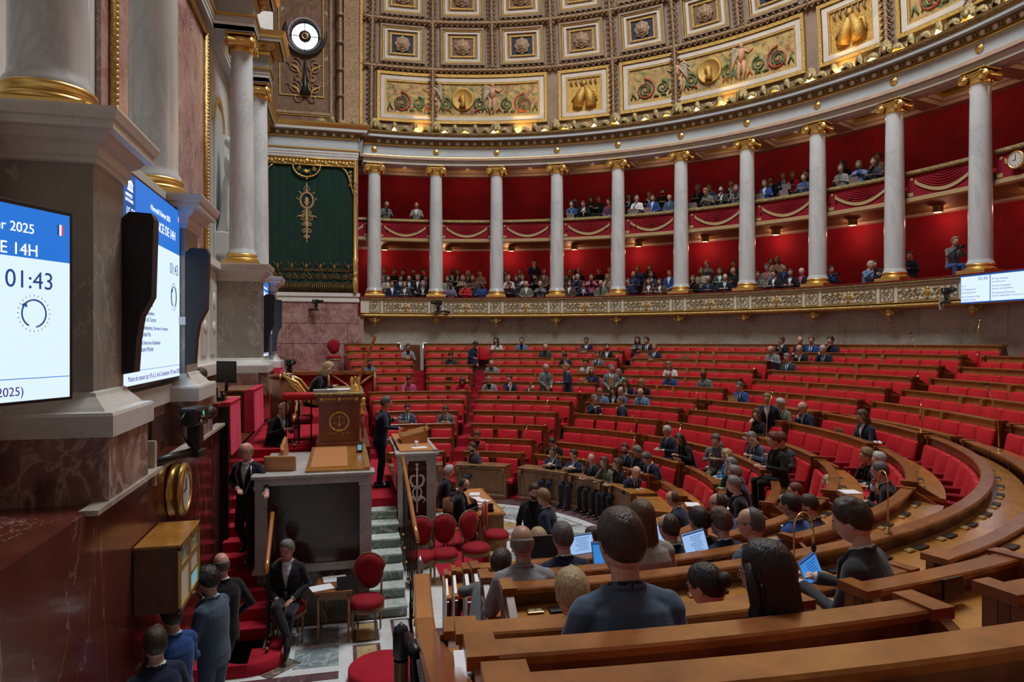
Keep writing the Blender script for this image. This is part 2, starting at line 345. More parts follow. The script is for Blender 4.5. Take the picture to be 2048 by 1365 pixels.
# ---- column: shaft, base, plinth, capital (local -x faces the chamber)
def spiral(cx, cz, r0, turns, flip=1, n=34, r1=.015, a0=90):
    return [(cx+flip*(r0+(r1-r0)*t/n)*math.cos(RAD(a0)+2*PI*turns*t/n), cz+(r0+(r1-r0)*t/n)*math.sin(RAD(a0)+2*PI*turns*t/n)) for t in range(n+1)]
def column_parts(t, zb=1.80, ztop=7.28, s=1.):
    h0 = zb+.29
    prof = [(.33*s, h0-.02), (.325*s, h0+.02), (.295*s, h0+.06), (.288*s, h0+.12), (.285*s, h0+1.2), (.27*s, h0+2.6), (.245*s, ztop-.52), (.238*s, ztop-.46), (.25*s, ztop-.44), (.25*s, ztop-.41)]
    MB().lathe(prof, 'marble_shaft', 40).obj('shaft', t)
    pb = [(.33, h0-.02), (.352, h0-.035), (.352, h0-.06), (.33, h0-.075), (.325, h0-.10), (.34, h0-.115), (.37, h0-.13), (.385, h0-.155), (.37, h0-.18), (.35, h0-.19)]
    MB().lathe([(r*s, z) for r, z in pb], 'gold', 40).obj('base', t)
    MB().box((0, 0, zb+.05), (.80*s, .80*s, .10), 'gold', bev=.008).obj('plinth', t)
    b = MB(); zt = ztop
    b.box((0, 0, zt-.035), (.66*s, .68*s, .05), 'gold', bev=.01)
    b.lathe([(.24*s, zt-.42), (.27*s, zt-.40), (.25*s, zt-.34), (.28*s, zt-.24), (.31*s, zt-.19), (.30*s, zt-.10)], 'gold', 32)
    for sx in (-1, 1):
        for sy in (-1, 1):
            c = (sx*.27*s, sy*.29*s, zt-.225)
            for q, (r1, d1) in enumerate(((.135, .05), (.105, .062), (.07, .075), (.035, .088))):
                T = Matrix.Translation(c) @ Matrix.Rotation(PI/2, 4, 'Y')
                b.lathe([(0, -d1/2*sx), (r1*s, -d1/2*sx), (r1*s, -.1*d1*sx)], 'gold', 18, mat=T if sx > 0 else T, smooth=False)
                b.lathe([(0, d1/2), (r1*s*.93, d1/2), (r1*s, d1/2-.012), (r1*s, -d1/2)], 'gold', 18, mat=Matrix.Translation(c) @ Matrix.Rotation(sx*PI/2, 4, 'Y'))
            P = [(c[0]+sx*.05, c[1]+x, c[2]+z) for x, z in spiral(0, 0, .128*s, 2.2, sy)]
            b.tube(P, .012, 'gold', 4)
        b.tube([(sx*.315*s, y*s, zt-.10-.03*math.cos(y*5)) for y in (-.29, -.2, -.1, 0, .1, .2, .29)], .018, 'gold', 5)
        for y in (-.12, -.04, .04, .12): b.ball((sx*.285*s, y*s, zt-.17), (.03, .03, .045), 'gold', 5)
    for sy in (-1, 1):
        T = Matrix.Translation((0, sy*.29*s, zt-.225)) @ Matrix.Rotation(PI/2, 4, 'Y')
        b.lathe([(.12*s, -.25*s), (.085*s, -.12*s), (.075*s, -.05), (.095*s, 0), (.075*s, .05), (.085*s, .12*s), (.12*s, .25*s)], 'gold', 16, mat=T)
    b.obj('capital', t)
col0 = thing('marble_column', 'x', 'column', group='marble columns of the curved gallery'); column_parts(col0)
for k in range(0, 13):
    lab = '%s marble column of the curved gallery, counting from the green wall panel' % ORD[k]
    o = col0 if k == 0 else dup(col0)
    o['label'] = lab; o.location = cyl(ca(k), 15.0, 0); o.rotation_euler[2] = RAD(ca(k)); o['kind'] = 'thing'
# ---- per-bay ornament, modelled at angle 0 and turned round the room
def wrap(pts, r): return [(r*math.cos(s/r), r*math.sin(s/r), z) for s, z in pts]
def frame_rect(b, r, s0, s1, z0, z1, m, w=.012, n=10):
    top = [(s0+(s1-s0)*i/n, z1) for i in range(n+1)]; bot = [(s1-(s1-s0)*i/n, z0) for i in range(n+1)]
    for e in (top, bot, [(s0, z0), (s0, z1)], [(s1, z0), (s1, z1)]): b.tube(wrap(e, r), w, m, 4, smooth=False)
def scroll_panel(t, hs=.89, z0=1.18, z1=1.60, r=14.615):
    b = MB(); frame_rect(b, r, -hs, hs, z0, z1, 'gold_dull', .014); frame_rect(b, r-.005, -hs+.035, hs-.035, z0+.035, z1-.035, 'gold', .006); b.obj('frame', t)
    b = MB(); zc = (z0+z1)/2
    for sg in (-1, 1):
        for i, (sc, fl) in enumerate(((.72, 1), (.50, -1), (.29, 1))):
            sp = spiral(0, 0, .115, 1.7, 1, 22, .012, 180 if i % 2 else 0)
            b.tube(wrap([(sg*(sc+x), zc+fl*.01+z*fl*1.05) for x, z in sp], r-.01), .013, 'gold_dull', 4)
            b.ball((r-.01, sg*sc, zc), (.02, .035, .035), 'gold', 5)
            for q in range(5):
                a = q*1.25+i; b.tube(wrap([(sg*(sc+.115*math.cos(a)), zc+.115*math.sin(a)), (sg*(sc+.15*math.cos(a+.3)), zc+.15*math.sin(a+.3)), (sg*(sc+.16*math.cos(a+.7)), zc+.15*math.sin(a+.7))], r-.006), [.011, .014, .004], 'gold_dull', 4)
        b.tube(wrap([(sg*(.84-.76*i/14), zc+.10*math.sin(i*1.35)) for i in range(15)], r-.004), .009, 'gold_dull', 4)
    b.obj('scroll_relief', t)
    b = MB(); T = Matrix.Translation((r-.01, 0, zc)) @ Matrix.Rotation(0, 4, 'Z')
    b.lathe([(.0, -.17), (.07, -.165), (.025, -.13), (.045, -.09), (.085, -.02), (.09, .04), (.055, .08), (.05, .10), (.08, .12), (.03, .15), (0, .18)], 'gold', 12, mat=T @ Matrix.Diagonal((.35, 1, 1, 1)))
    for sg in (-1, 1): b.tube([(r-.02, sg*(.08+.05*math.sin(i*.6)), zc+.05-.03*i) for i in range(6)], .012, 'gold', 4)
    b.obj('vase_relief', t)
def rf_panel(t, hs=.215, z0=1.18, z1=1.60, r=14.612):
    b = MB(); frame_rect(b, r, -hs, hs, z0, z1, 'gold_dull', .013, 4); frame_rect(b, r-.004, -hs+.03, hs-.03, z0+.03, z1-.03, 'gold', .006, 4); b.obj('frame', t)
    b = MB(); zc = 1.40; L = []
    # seen from the room centre +s runs to the left, so the letters are laid out mirrored: R on +s, F on -s
    L.append([(.085, zc-.08), (.085, zc+.085)]); L.append([(.085, zc+.085), (.045, zc+.085), (.02, zc+.065), (.02, zc+.025), (.045, zc+.005), (.085, zc+.005)]); L.append([(.055, zc+.005), (.015, zc-.08)])
    L.append([(-.02, zc-.08), (-.02, zc+.085)]); L.append([(-.02, zc+.085), (-.09, zc+.085)]); L.append([(-.02, zc+.01), (-.075, zc+.01)])
    for p in L: b.tube(wrap(p, r-.012), .012, 'gold_dull', 4, smooth=False)
    b.obj('monogram_letters', t)
    b = MB()
    for sg in (-1, 1):
        b.tube(wrap([(sg*.15*math.cos(a), zc+.15*math.sin(a)) for a in [RAD(-80+14*i) for i in range(12)]], r-.006), .008, 'gold_dull', 4)
        for i in range(8):
            a = RAD(-70+20*i); b.tube(wrap([(sg*.14*math.cos(a), zc+.14*math.sin(a)), (sg*.175*math.cos(a+.15), zc+.175*math.sin(a+.15))], r-.006), [.011, .003], 'gold_dull', 4)
    b.obj('wreath_relief', t)
t0 = thing('scroll_panel', 'x', 'relief panel', group='gilt scroll panels along the gallery parapet'); scroll_panel(t0)
t1 = thing('monogram_panel', 'x', 'relief panel', group='RF monogram panels along the gallery parapet'); rf_panel(t1)
for k in range(0, 11):
    o = t0 if k == 0 else dup(t0); o.rotation_euler[2] = RAD(ca(k)-DA/2)
    o['label'] = 'cream parapet panel with gilt scrolls and vase, %s from the green wall panel' % ORD[k]
    o = t1 if k == 0 else dup(t1); o.rotation_euler[2] = RAD(ca(k))
    o['label'] = 'small RF monogram panel of the gallery parapet, under the %s column' % ORD[k]
c0 = MB()
for s_, z_, r_ in ((0, .80, .10), (-.12, .86, .08), (.12, .86, .08), (0, .90, .12), (-.22, .92, .05), (.22, .92, .05), (0, .70, .05), (0, .63, .028)): c0.ball((14.72, s_, z_), (r_*.8, r_, r_), 'gold_ornate', 7)
for sg in (-1, 1): c0.tube([(14.66, sg*x, z) for x, z in spiral(.17, .88, .07, 1.4, 1, 16)], .014, 'gold_ornate', 4)
tag(c0.obj('gilt_corbel'), 'x', 'corbel', 'gilt corbels under the gallery')
c0 = bpy.data.objects['gilt_corbel']
# upper balcony bays
def balcony(t):
    r = 15.34; h = 1.02
    b = MB(); b.sweep([(r, 4.30), (r, 4.98), (r+.08, 4.98), (r+.08, 4.30)], -4.1, 4.1, 12, 'red_drape'); b.obj('red_panel', t)
    b = MB(); b.sweep([(r-.05, 4.98), (r-.09, 5.02), (r-.09, 5.08), (r-.04, 5.12), (r+.2, 5.12), (r+.2, 4.98)], -4.15, 4.15, 14, 'gold_dull'); b.obj('gilt_rail', t)
    b = MB(); b.sweep([(r-.06, 4.17), (r-.08, 4.19), (r-.08, 4.30), (r-.03, 4.32), (r+.1, 4.32), (r+.1, 4.17)], -4.2, 4.2, 14, 'tan_fringe'); b.obj('base_band', t)
    b = MB()
    S = lambda x: (x, 4.42+.34*(abs(x)/.86)**1.9)
    top = [S(-.86+1.72*i/24) for i in range(25)]
    vs = []; n = len(top)
    for q, dz in ((r-.035, .055), (r-.035, -.05), (r-.015, -.05), (r-.015, .055)): vs += wrap([(x, z+dz+(.03 if abs(x) > .8 and dz > 0 else 0)) for x, z in top], q)
    fs = []
    for j in range(4):
        for i in range(n-1): fs.append((j*n+i, j*n+i+1, ((j+1) % 4)*n+i+1, ((j+1) % 4)*n+i))
    fs += [(0, n, 2*n, 3*n), (n-1, 2*n-1, 3*n-1, 4*n-1)]
    b.add(vs, fs, 'tan_fringe'); b.obj('fringe', t)
    b = MB()
    for q in range(6):
        w = .80-.09*q; zc = 4.52+.075*q
        b.tube(wrap([(-w+2*w*i/16, zc+(.30-.045*q)*(abs(-w+2*w*i/16)/w)**2) for i in range(17)], r-.008), [.006+.016*math.sin(PI*i/16) for i in range(17)], 'red_drape', 5)
    b.obj('swag_folds', t)
    for sg in (-1, 1):
        b = MB(); b.lathe([(0, 0), (.035, 0), (.05, .012), (.05, .02), (.06, .02), (.06, .035)], 'tan_fringe', 14, mat=Matrix.Translation((r-.045, sg*.98, 4.86)) @ Matrix.Rotation(PI/2, 4, 'Y')); b.obj('rosette', t)
        b = MB(); b.box((r-.03, sg*.99, 4.40), (.09, .17, .11), 'tan_fringe', bev=.008); b.obj('tassel_block', t)
t2 = thing('draped_balcony', 'x', 'balcony', group='red balconies of the upper gallery'); balcony(t2)
for k in range(-1, 11):
    o = t2 if k == -1 else dup(t2); o.rotation_euler[2] = RAD(ca(k)-DA/2)
    o['label'] = ('red balcony with tan fringed swag, in the %s bay from the green wall panel' % ORD[k]) if k >= 0 else 'narrow end of the red balcony beside the green wall panel'
    if k >= 0:
        q = c0 if k == 0 else dup(c0); q.rotation_euler[2] = RAD(ca(k)); q['label'] = 'gilt corbel below the gallery parapet, under the %s column' % ORD[k]
# frieze rosettes, egg-and-dart and cresting per bay
ro = MB()
for r1, d1, mm in ((.125, .02, 'gold'), (.10, .0, 'marble_white'), (.075, .035, 'gold'), (.03, .05, 'gold_dull')): ro.lathe([(0, d1+.012), (r1-.012, d1+.012), (r1, d1), (r1, -.01)], mm, 20, mat=Matrix.Translation((14.965, 0, 7.87)) @ Matrix.Rotation(-PI/2, 4, 'Y'))
ro = ro.obj('frieze_rosette'); tag(ro, 'x', 'rosette', 'gilt rosettes on the frieze')
def eggs(b, n, f, hw):     # f maps (s, out, z) to a point
    for i in range(n):
        s = -hw+2*hw*(i+.5)/n
        for j in range(7):
            pass
        vs = []; fs = []; q = 8
        for j in range(q+1):
            t = PI*j/q
            for i2 in range(q+1):
                a = -PI/2+PI*i2/q
                vs.append(f(s+.088*math.sin(t)*math.sin(a), .075*math.sin(t)*math.cos(a)+.01, 8.205+.082*math.cos(t)))
        for j in range(q):
            for i2 in range(q): p = j*(q+1)+i2; fs.append((p, p+1, p+q+2, p+q+1))
        b.add(vs, fs, 'marble_white', True)
        b.tube([f(s+.112*math.sin(a), .05, 8.215+.095*math.cos(a)) for a in [RAD(-125+25*k) for k in range(11)]], .016, 'gold_dull', 5)
        b.tube([f(s+hw/n, .04, 8.30), f(s+hw/n, .06, 8.22), f(s+hw/n, .03, 8.14)], [.02, .03, .008], 'gold_dull', 5)
    b.tube([f(-hw+2*hw*i/(4*n), .03, 8.125) for i in range(4*n+1)], .012, 'gold_dull', 4)
egg = MB(); rE = 14.86; hwE = RAD(DA/2)*rE
eggs(egg, 7, lambda s, o, z: ((rE-o)*math.cos(s/rE), (rE-o)*math.sin(s/rE), z), hwE)
egg = egg.obj('egg_and_dart_moulding'); tag(egg, 'x', 'moulding', 'egg and dart mouldings of the cornice'); egg['kind'] = 'thing'
def crest(t):
    r = 14.56
    def leafy(b, s, w, h, n=7, m='gold_dull', z=8.555):
        poly = []
        N = 28
        for i in range(N+1):
            a = PI*i/N; k = 1+.09*abs(math.sin(n*a/1.))-.05
            poly.append((s+w*math.cos(a)*k, z+h*math.sin(a)**.8*k if 0 < i < N else z))
        v0 = wrap(poly, r-.03); v1 = wrap(poly, r+.05); c_ = wrap([(s, z+h*.35)], r-.10)[0]
        k = len(poly); fs = [(i, i+1, 2*k) for i in range(k-1)]+[(k+i, k+i+1, i+1, i) for i in range(k-1)]+[tuple(range(k, 2*k))]
        b.add(v0+v1+[c_], fs, m)
        for i in range(1, n):
            a = PI*i/n; b.tube([c_, wrap([(s+w*.85*math.cos(a), z+h*.85*math.sin(a))], r-.045)[0]], [.018, .008], m, 4)
    b = MB(); leafy(b, 0, .235, .46, 9); b.ball((r-.08, 0, 8.72), (.07, .10, .12), 'gold_dull', 7)
    for sg in (-1, 1): b.tube([(r-.06, sg*x, z) for x, z in spiral(.17, 8.64, .06, 1.3, 1, 14)], .016, 'gold_dull', 4)
    b.obj('shell_finial', t)
    b = MB()
    for s in (.42, .84, 1.26, 1.68, 2.10):
        if s in (.84, 1.68): leafy(b, s, .12, .36, 5)
        else:
            leafy(b, s, .21, .24, 7)
            for sg in (-1, 1): b.tube([(r*math.cos((s+sg*x)/r)-.05, r*math.sin((s+sg*x)/r), z) for x, z in spiral(.12, 8.64, .07, 1.3, 1, 14)], .014, 'gold_dull', 4)
    b.obj('palmette_band', t)
t3 = thing('gilt_cresting', 'x', 'cresting', group='gilt cresting on the cornice'); crest(t3)
for k in range(0, 12):
    q = ro if k == 0 else dup(ro); q.rotation_euler[2] = RAD(ca(k)); q['label'] = 'round gilt rosette on the pale frieze above the %s column' % ORD[k]
    q = egg if k == 0 else dup(egg); q.rotation_euler[2] = RAD(ca(k)-DA/2); q['label'] = 'egg and dart moulding of the cornice over the %s bay' % ORD[k]
    q = t3 if k == 0 else dup(t3); q.rotation_euler[2] = RAD(ca(k))+RAD(0); q['label'] = 'gilt shell and palmette cresting on the cornice above the %s column' % ORD[k]
for k in range(12):
    pass
# ---- dome with coffers: sphere radius RD about (0,0,ZD) over the hemicycle, barrel of the same radius over the tribune
marble('dome_plaster', [(.3, (.26, .18, .12)), (.7, (.38, .28, .19))], (.40, .30, .2), 1.5, .01, .8, 2, (1, 1, 1), .2)
marble('dome_white', [(.3, (.62, .56, .46)), (.7, (.74, .68, .58))], (.5, .4, .3), 1.5, .01, .7, 2, (1, 1, 1), .2)
gold('dome_gold', (.72, .46, .13), .5, 26, .7, .5); gold('dome_rose', (.46, .32, .20), .55, 20, .9, .45)
plain('dome_blue', (.03, .04, .075), .7); plain('dome_brown', (.20, .12, .075), .8, nscale=5, nvar=.3)
def sph(a, e, off=0): a = RAD(a); e = RAD(e); r = RD-off; return (r*math.cos(e)*math.cos(a), r*math.cos(e)*math.sin(a), ZD+r*math.sin(e))
dome = MB(); NE = 26
N_ = 170
for j in range(NE):
    e0 = 90*j/NE; e1 = 90*(j+1)/NE
vs = []; fs = []
A1, A2 = 4.3, -184.3
for j in range(NE+1):
    for i in range(N_+1): vs.append(sph(A1+(A2-A1)*i/N_, 84*j/NE, -.02))
for j in range(NE):
    for i in range(N_): p = j*(N_+1)+i; fs.append((p, p+1, p+N_+2, p+N_+1))
dome.add(vs, fs, 'dome_plaster', True)
struct(dome.obj('ceiling_dome'))
def patch(b, a0, a1, e0, e1, off, m, na=6, ne=3):
    vs = [sph(a0+(a1-a0)*i/na, e0+(e1-e0)*j/ne, off) for j in range(ne+1) for i in range(na+1)]
    b.add(vs, [(j*(na+1)+i, j*(na+1)+i+1, (j+1)*(na+1)+i+1, (j+1)*(na+1)+i) for j in range(ne) for i in range(na)], m)
def frame_patch(b, a0, a1, e0, e1, wa, we, off0, off1, m, na=8, ne=4):    # moulded frame ring standing off the shell
    def loop(a0, a1, e0, e1, off):
        P = [sph(a0+(a1-a0)*i/na, e0, off) for i in range(na)]+[sph(a1, e0+(e1-e0)*j/ne, off) for j in range(ne)]
        return P+[sph(a1-(a1-a0)*i/na, e1, off) for i in range(na)]+[sph(a0, e1-(e1-e0)*j/ne, off) for j in range(ne)]
    L = [loop(a0, a1, e0, e1, -.02), loop(a0, a1, e0, e1, off1), loop(a0+wa, a1-wa, e0+we, e1-we, off1), loop(a0+wa, a1-wa, e0+we, e1-we, off0)]
    n = len(L[0]); vs = sum(L, [])
    fs = [(k*n+i, k*n+(i+1) % n, (k+1)*n+(i+1) % n, (k+1)*n+i) for k in range(3) for i in range(n)]
    b.add(vs, fs, m)
PC = DA*4    # one wide painting + one narrow one
ribs = MB()
C0 = -12.2
def coffer(b, ac, ec, ha, he, blue):
    frame_patch(b, ac-ha, ac+ha, ec-he, ec+he, ha*.10, he*.10, -.01, .10, 'dome_plaster')
    frame_patch(b, ac-ha*.88, ac+ha*.88, ec-he*.88, ec+he*.88, ha*.06, he*.06, -.01, .07, 'dome_gold')
    frame_patch(b, ac-ha*.80, ac+ha*.80, ec-he*.80, ec+he*.80, ha*.12, he*.12, -.012, .04, 'dome_white')
    frame_patch(b, ac-ha*.56, ac+ha*.56, ec-he*.56, ec+he*.56, ha*.08, he*.08, -.012, .03, 'dome_gold')
    patch(b, ac-ha*.48, ac+ha*.48, ec-he*.48, ec+he*.48, -.005, 'dome_blue' if blue else 'dome_brown', 3, 2)
    R = RD*RAD(he)*.44
    T = Matrix.Translation(sph(ac, ec, .0)) @ Matrix.Rotation(RAD(ac), 4, 'Z') @ Matrix.Rotation(-PI/2-RAD(ec), 4, 'Y')
    for q, (r1, d1, np_) in enumerate(((1., .05, 8), (.72, .09, 6), (.42, .13, 5))):
        vs = [(0, 0, d1+.03)]
        N = np_*4
        for i in range(N): a = 2*PI*i/N; k = R*r1*(.84+.16*abs(math.cos(np_*a/2))); vs.append((k*math.cos(a), k*math.sin(a), d1))
        for i in range(N): a = 2*PI*i/N; k = R*r1*(.80+.14*abs(math.cos(np_*a/2))); vs.append((k*math.cos(a), k*math.sin(a), 0))
        fs = [(0, 1+i, 1+(i+1) % N) for i in range(N)]+[(1+i, 1+N+i, 1+N+(i+1) % N, 1+(i+1) % N) for i in range(N)]
        b.add(vs, fs, 'dome_rose', False, T)
ER = [(13.1, 2.75), (20.1, 2.85), (27.2, 2.9), (34.5, 3.0), (42, 3.1)]
cof = thing('ceiling_coffer', 'x', 'coffer', group='coffers of the dome')
first = {}
i0 = 0
for k in range(-1, 15):
    ac = C0+DA*(1-k)
    if ac > 3 or ac < -128: continue
    for j, (ec, he) in enumerate(ER):
        key = (j, (k+j) % 2)
        if key not in first:
            b = MB(); coffer(b, 0, ec, 3.55, he, key[1] == 0 and j == 0); first[key] = b.mesh('coffer')
        o = mkobj('ceiling_coffer', first[key], None, None, RAD(ac))
        tag(o, 'x', 'coffer', 'coffers of the dome'); o['label'] = '%s dome coffer from the left with a carved rose, %s row up' % (ORD[max(0, int(round((-2.54-ac)/DA)))], ORD[j])
bpy.data.objects.remove(cof)
# ribs of laurel between coffers and panels
def rib(b, pts, w, m='dome_rose'):
    b.tube(pts, w, m, 6)
    for i in range(len(pts)-1):
        p = Vector(pts[i]); q = Vector(pts[i+1]); d = (q-p); L_ = d.length; d.normalize(); n_ = (Vector((0, 0, ZD))-p).normalized(); s_ = d.cross(n_)
        for sg in (-1, 1): b.tube([p, p+d*L_*.5+s_*sg*w*1.9+n_*w*.3, p+d*L_*.95+s_*sg*w*.4+n_*w*.9], [w*.3, w*.5, w*.1], m, 4)
b = MB()
for k in range(-1, 15):
    a = C0+DA*(1.5-k)
    if a > 6 or a < -128: continue
    small = (k % 4) in (0, 3) or True
    e0 = .6 if abs(((a-C0-1.5*DA) / DA) % 4) < .1 or abs((((a-C0-1.5*DA)/DA) % 4)-3) < .1 else 9.6
    rib(b, [sph(a, e0+(46-e0)*i/60, .07) for i in range(61)], .085)
for e in (9.6, 16.6, 23.7, 30.9, 38.2): rib(b, [sph(4-(4+128)*i/150, e, .07) for i in range(151)], .08)
struct(b.obj('ceiling_ribs'))
# painted panels at the foot of the dome
def painting(name, dark):
    m, N, L, b = nt(name); MATS[name] = m
    v = coords(N, L)
    n1 = noise(N, L, v, .9, 3, .5, 1.5); n2 = noise(N, L, v, 2.6, 4, .6, 3.)
    c1 = ramp(N, L, n1.outputs['Fac'], [(.34, (.20, .17, .07)), (.46, (.50, .34, .10)), (.56, (.62, .45, .17)), (.68, (.30, .10, .05))])
    w = N.new('ShaderNodeTexWave'); w.wave_type = 'RINGS'; w.inputs['Scale'].default_value = 1.1; w.inputs['Distortion'].default_value = 9; w.inputs['Detail'].default_value = 3; L.new(v, w.inputs['Vector'])
    c2 = ramp(N, L, n2.outputs['Fac'], [(.40, (.05, .12, .07)), (.47, (.10, .20, .08)), (.53, (.60, .40, .16)), (.6, (.56, .20, .10))])
    f = N.new('ShaderNodeMath'); f.operation = 'MULTIPLY'; L.new(w.outputs['Fac'], f.inputs[0]); f.inputs[1].default_value = .75
    L.new(mixc(N, L, f.outputs[0], c1, c2), b.inputs['Base Color']); b.inputs['Roughness'].default_value = .7
painting('dome_painting', 0)
plain('paint_skin', (.58, .33, .18), .7, nscale=6, nvar=.2); plain('paint_wing', (.45, .38, .26), .7, nscale=8, nvar=.3); plain('paint_green', (.09, .15, .06), .7, nscale=8, nvar=.5); plain('paint_red', (.40, .09, .05), .7, nscale=7, nvar=.4)
def onsph(a, e, off): return lambda x, z, o=0.: sph(a+math.degrees(x/RD), e+math.degrees(z/RD), off+o)
def tube_s(b, F, pts, r, m): b.tube([F(*p) for p in pts], r, m, 6)
def figure(b, F, x0, z0, sg):
    S = lambda pts: [(x0+sg*x, z0+z) for x, z in pts]
    tube_s(b, F, S([(0, .05), (.02, .25), (.0, .5)]), [.10, .13, .14], 'paint_skin'); tube_s(b, F, S([(0, .5), (.02, .56), (.02, .66), (.02, .74)]), [.05, .06, .09, .04], 'paint_skin')
    tube_s(b, F, S([(-.06, .08), (-.12, -.25), (-.08, -.62)]), [.09, .07, .035], 'paint_skin'); tube_s(b, F, S([(.06, .08), (.10, -.28), (.02, -.62)]), [.09, .07, .035], 'paint_skin')
    tube_s(b, F, S([(.10, .46), (.28, .34), (.42, .44)]), [.05, .04, .03], 'paint_skin'); tube_s(b, F, S([(-.10, .46), (-.24, .24), (-.14, .04)]), [.05, .04, .03], 'paint_skin')
    for q in range(5): tube_s(b, F, S([(-.06, .44), (-.26, .58-.1*q), (-.46, .40-.17*q)]), [.04, .07, .015], 'paint_wing')
def painted(b, ac, ha, kind):
    e0, e1 = 1.2, 8.9
    frame_patch(b, ac-ha, ac+ha, e0, e1, .45, .45, -.01, .09, 'dome_gold', 20)
    frame_patch(b, ac-ha+.55, ac+ha-.55, e0+.55, e1-.55, .7, .62, -.01, .05, 'dome_white', 20)
    frame_patch(b, ac-ha+1.3, ac+ha-1.3, e0+1.2, e1-1.2, .22, .22, -.01, .04, 'dome_gold', 20)
    patch(b, ac-ha+1.4, ac+ha-1.4, e0+1.3, e1-1.3, -.008, 'dome_painting' if kind else 'dome_gold', 20, 4)
def panel_obj(ac, wide, lab):
    t = thing('painted_panel', lab, 'painting', group='paintings at the foot of the dome')
    b = MB(); painted(b, ac, 13.6 if wide else 4.1, wide); b.obj('frame_and_canvas', t)
    F = onsph(ac, 5.05, .01)
    if wide:
        b = MB(); T = Matrix.Translation(sph(ac, 5.15, .0)) @ Matrix.Rotation(RAD(ac), 4, 'Z') @ Matrix.Rotation(-PI/2-RAD(5), 4, 'Y')
        b.lathe([(0, .03), (.36, .03), (.40, .07), (.46, .07), (.48, 0)], 'dome_gold', 32, mat=T)
        b.tube([F(x, z, .06) for x, z in [(.02, -.30), (-.02, -.1), (.03, .08), (0, .22)]], [.16, .09, .15, .06], 'dome_gold', 8); b.obj('medallion', t)
        for sg in (-1, 1): b = MB(); figure(b, F, sg*1.22, -.02, sg); b.obj('winged_figure', t)
        b = MB()
        for sg in (-1, 1):
            for cx_, R_, m_ in ((2.55, .42, 'paint_red'), (2.55, .26, 'paint_green'), (.72, .26, 'paint_green'), (1.85, .25, 'paint_green')):
                tube_s(b, F, [(sg*(cx_+x), -.18+z) for x, z in spiral(0, 0, R_, 1.8, 1, 24, .04)], [.05-.0015*i for i in range(25)], m_)
            for q in range(9): tube_s(b, F, [(sg*(.5+.3*q), -.5), (sg*(.62+.3*q), -.36+.1*math.sin(q)), (sg*(.7+.3*q), -.5)], [.03, .06, .02], 'paint_green' if q % 3 else 'paint_red')
        o_ = b.obj('painted_scrolls', t); o_['kind'] = 'stuff'
    else:
        b = MB()
        tube_s(b, F, [(-.28, -.5), (-.22, -.05), (-.05, .3)], [.26, .22, .14], 'dome_gold'); tube_s(b, F, [(.28, -.5), (.15, -.05), (.0, .25)], [.24, .2, .13], 'dome_gold')
        tube_s(b, F, [(0, .3), (0, .45), (0, .56)], [.07, .11, .05], 'dome_gold'); tube_s(b, F, [(-.5, -.3), (-.42, .1), (-.1, .15), (.25, .05), (.5, -.25)], [.05, .06, .08, .06, .05], 'dome_gold')
        for q in range(6): tube_s(b, F, [(-.5+.2*q, .35), (-.45+.2*q, .5), (-.5+.2*q, .62)], [.03, .05, .02], 'dome_rose')
        b.obj('gilt_figure', t)
for i, (ac, w, lab) in enumerate([(C0, 1, 'wide dome painting of two winged figures and a medallion, nearest the vault window'), (C0-19.5, 0, 'narrow gilt dome panel with a seated robed figure, left of the tall ribs'), (C0-38.8, 1, 'wide dome painting with winged figures in the middle of the picture'),
        (C0-58.3, 0, 'narrow gilt dome panel between the two right-hand paintings'), (C0-77.6, 1, 'dome painting cut off by the top right corner'), (C0-97, 0, 'narrow dome panel beyond the right edge')]):
    panel_obj(ac, w, lab)
# ================================================================== LONG WALL, PIER, VAULT
YW = 4.85; XW = (-7.1, -3.9, 3.9, 7.1); YP = 3.5
b = MB(); b.bb((-14.6, YW, -1.3), (14.6, YW+.3, 8.7), 'marble_white'); b.bb((-15, 3.5, FL), (-2.35, 5.1, -1.26), 'marble_brown'); b.bb((2.9, 3.5, FL), (14.6, 5.1, -1.26), 'marble_brown')
b.bb((-2.35, 3.42, FL), (3.3, 3.52, -1.80), 'marble_brown'); b.bb((-2.35, 3.42, -1.84), (3.3, 4.95, -1.78), 'wood_panel')
struct(b.obj('wall_tribune'))
def offset_band(b, x0, x1, prof, m):      # a moulding that runs round three sides of a block standing on the wall; prof = [(out, z)...]
    for i in range(len(prof)-1):
        (o0, z0), (o1, z1) = prof[i], prof[i+1]
        P = lambda o, z: [(x0-o, YW, z), (x0-o, 3.6-o, z), (x1+o, 3.6-o, z), (x1+o, YW, z)]
        a_, c_ = P(o0, z0), P(o1, z1)
        b.add(a_+c_, [(k, k+1, k+5, k+4) for k in range(3)], m)
def pedestal(xc, lab):
    t = thing('column_pedestal', lab, 'pedestal', group='marble pedestals of the tribune wall'); x0, x1 = xc-.38, xc+.38
    MB().bb((x0, 3.6, -.42), (x1, YW, 1.42), 'marble_grey').obj('die', t)
    b = MB(); offset_band(b, x0, x1, [(0, 1.40), (.03, 1.41), (.03, 1.45), (.05, 1.46), (.05, 1.54), (.10, 1.57), (.14, 1.63), (.20, 1.64), (.20, 1.70), (.22, 1.71), (.24, 1.78), (.24, 1.80), (-.1, 1.80)], 'marble_white')
    b.bb((x0, 3.6, 1.40), (x1, YW, 1.795), 'marble_white'); b.obj('cornice', t)
    b = MB(); offset_band(b, x0, x1, [(0, -.40), (.02, -.41), (.03, -.44), (.10, -.52), (.12, -.55), (.19, -.555), (.20, -.58), (.20, -.74), (0, -.74)], 'marble_white'); b.obj('plinth_moulding', t)
    MB().bb((x0-.16, 3.44, -1.26), (x1+.16, YW, -.74), 'marble_dado').obj('dado', t)
for k, xc in enumerate(XW): pedestal(xc, ('grey-veined marble pedestal of the tribune wall, %s from the camera' % ORD[k]))
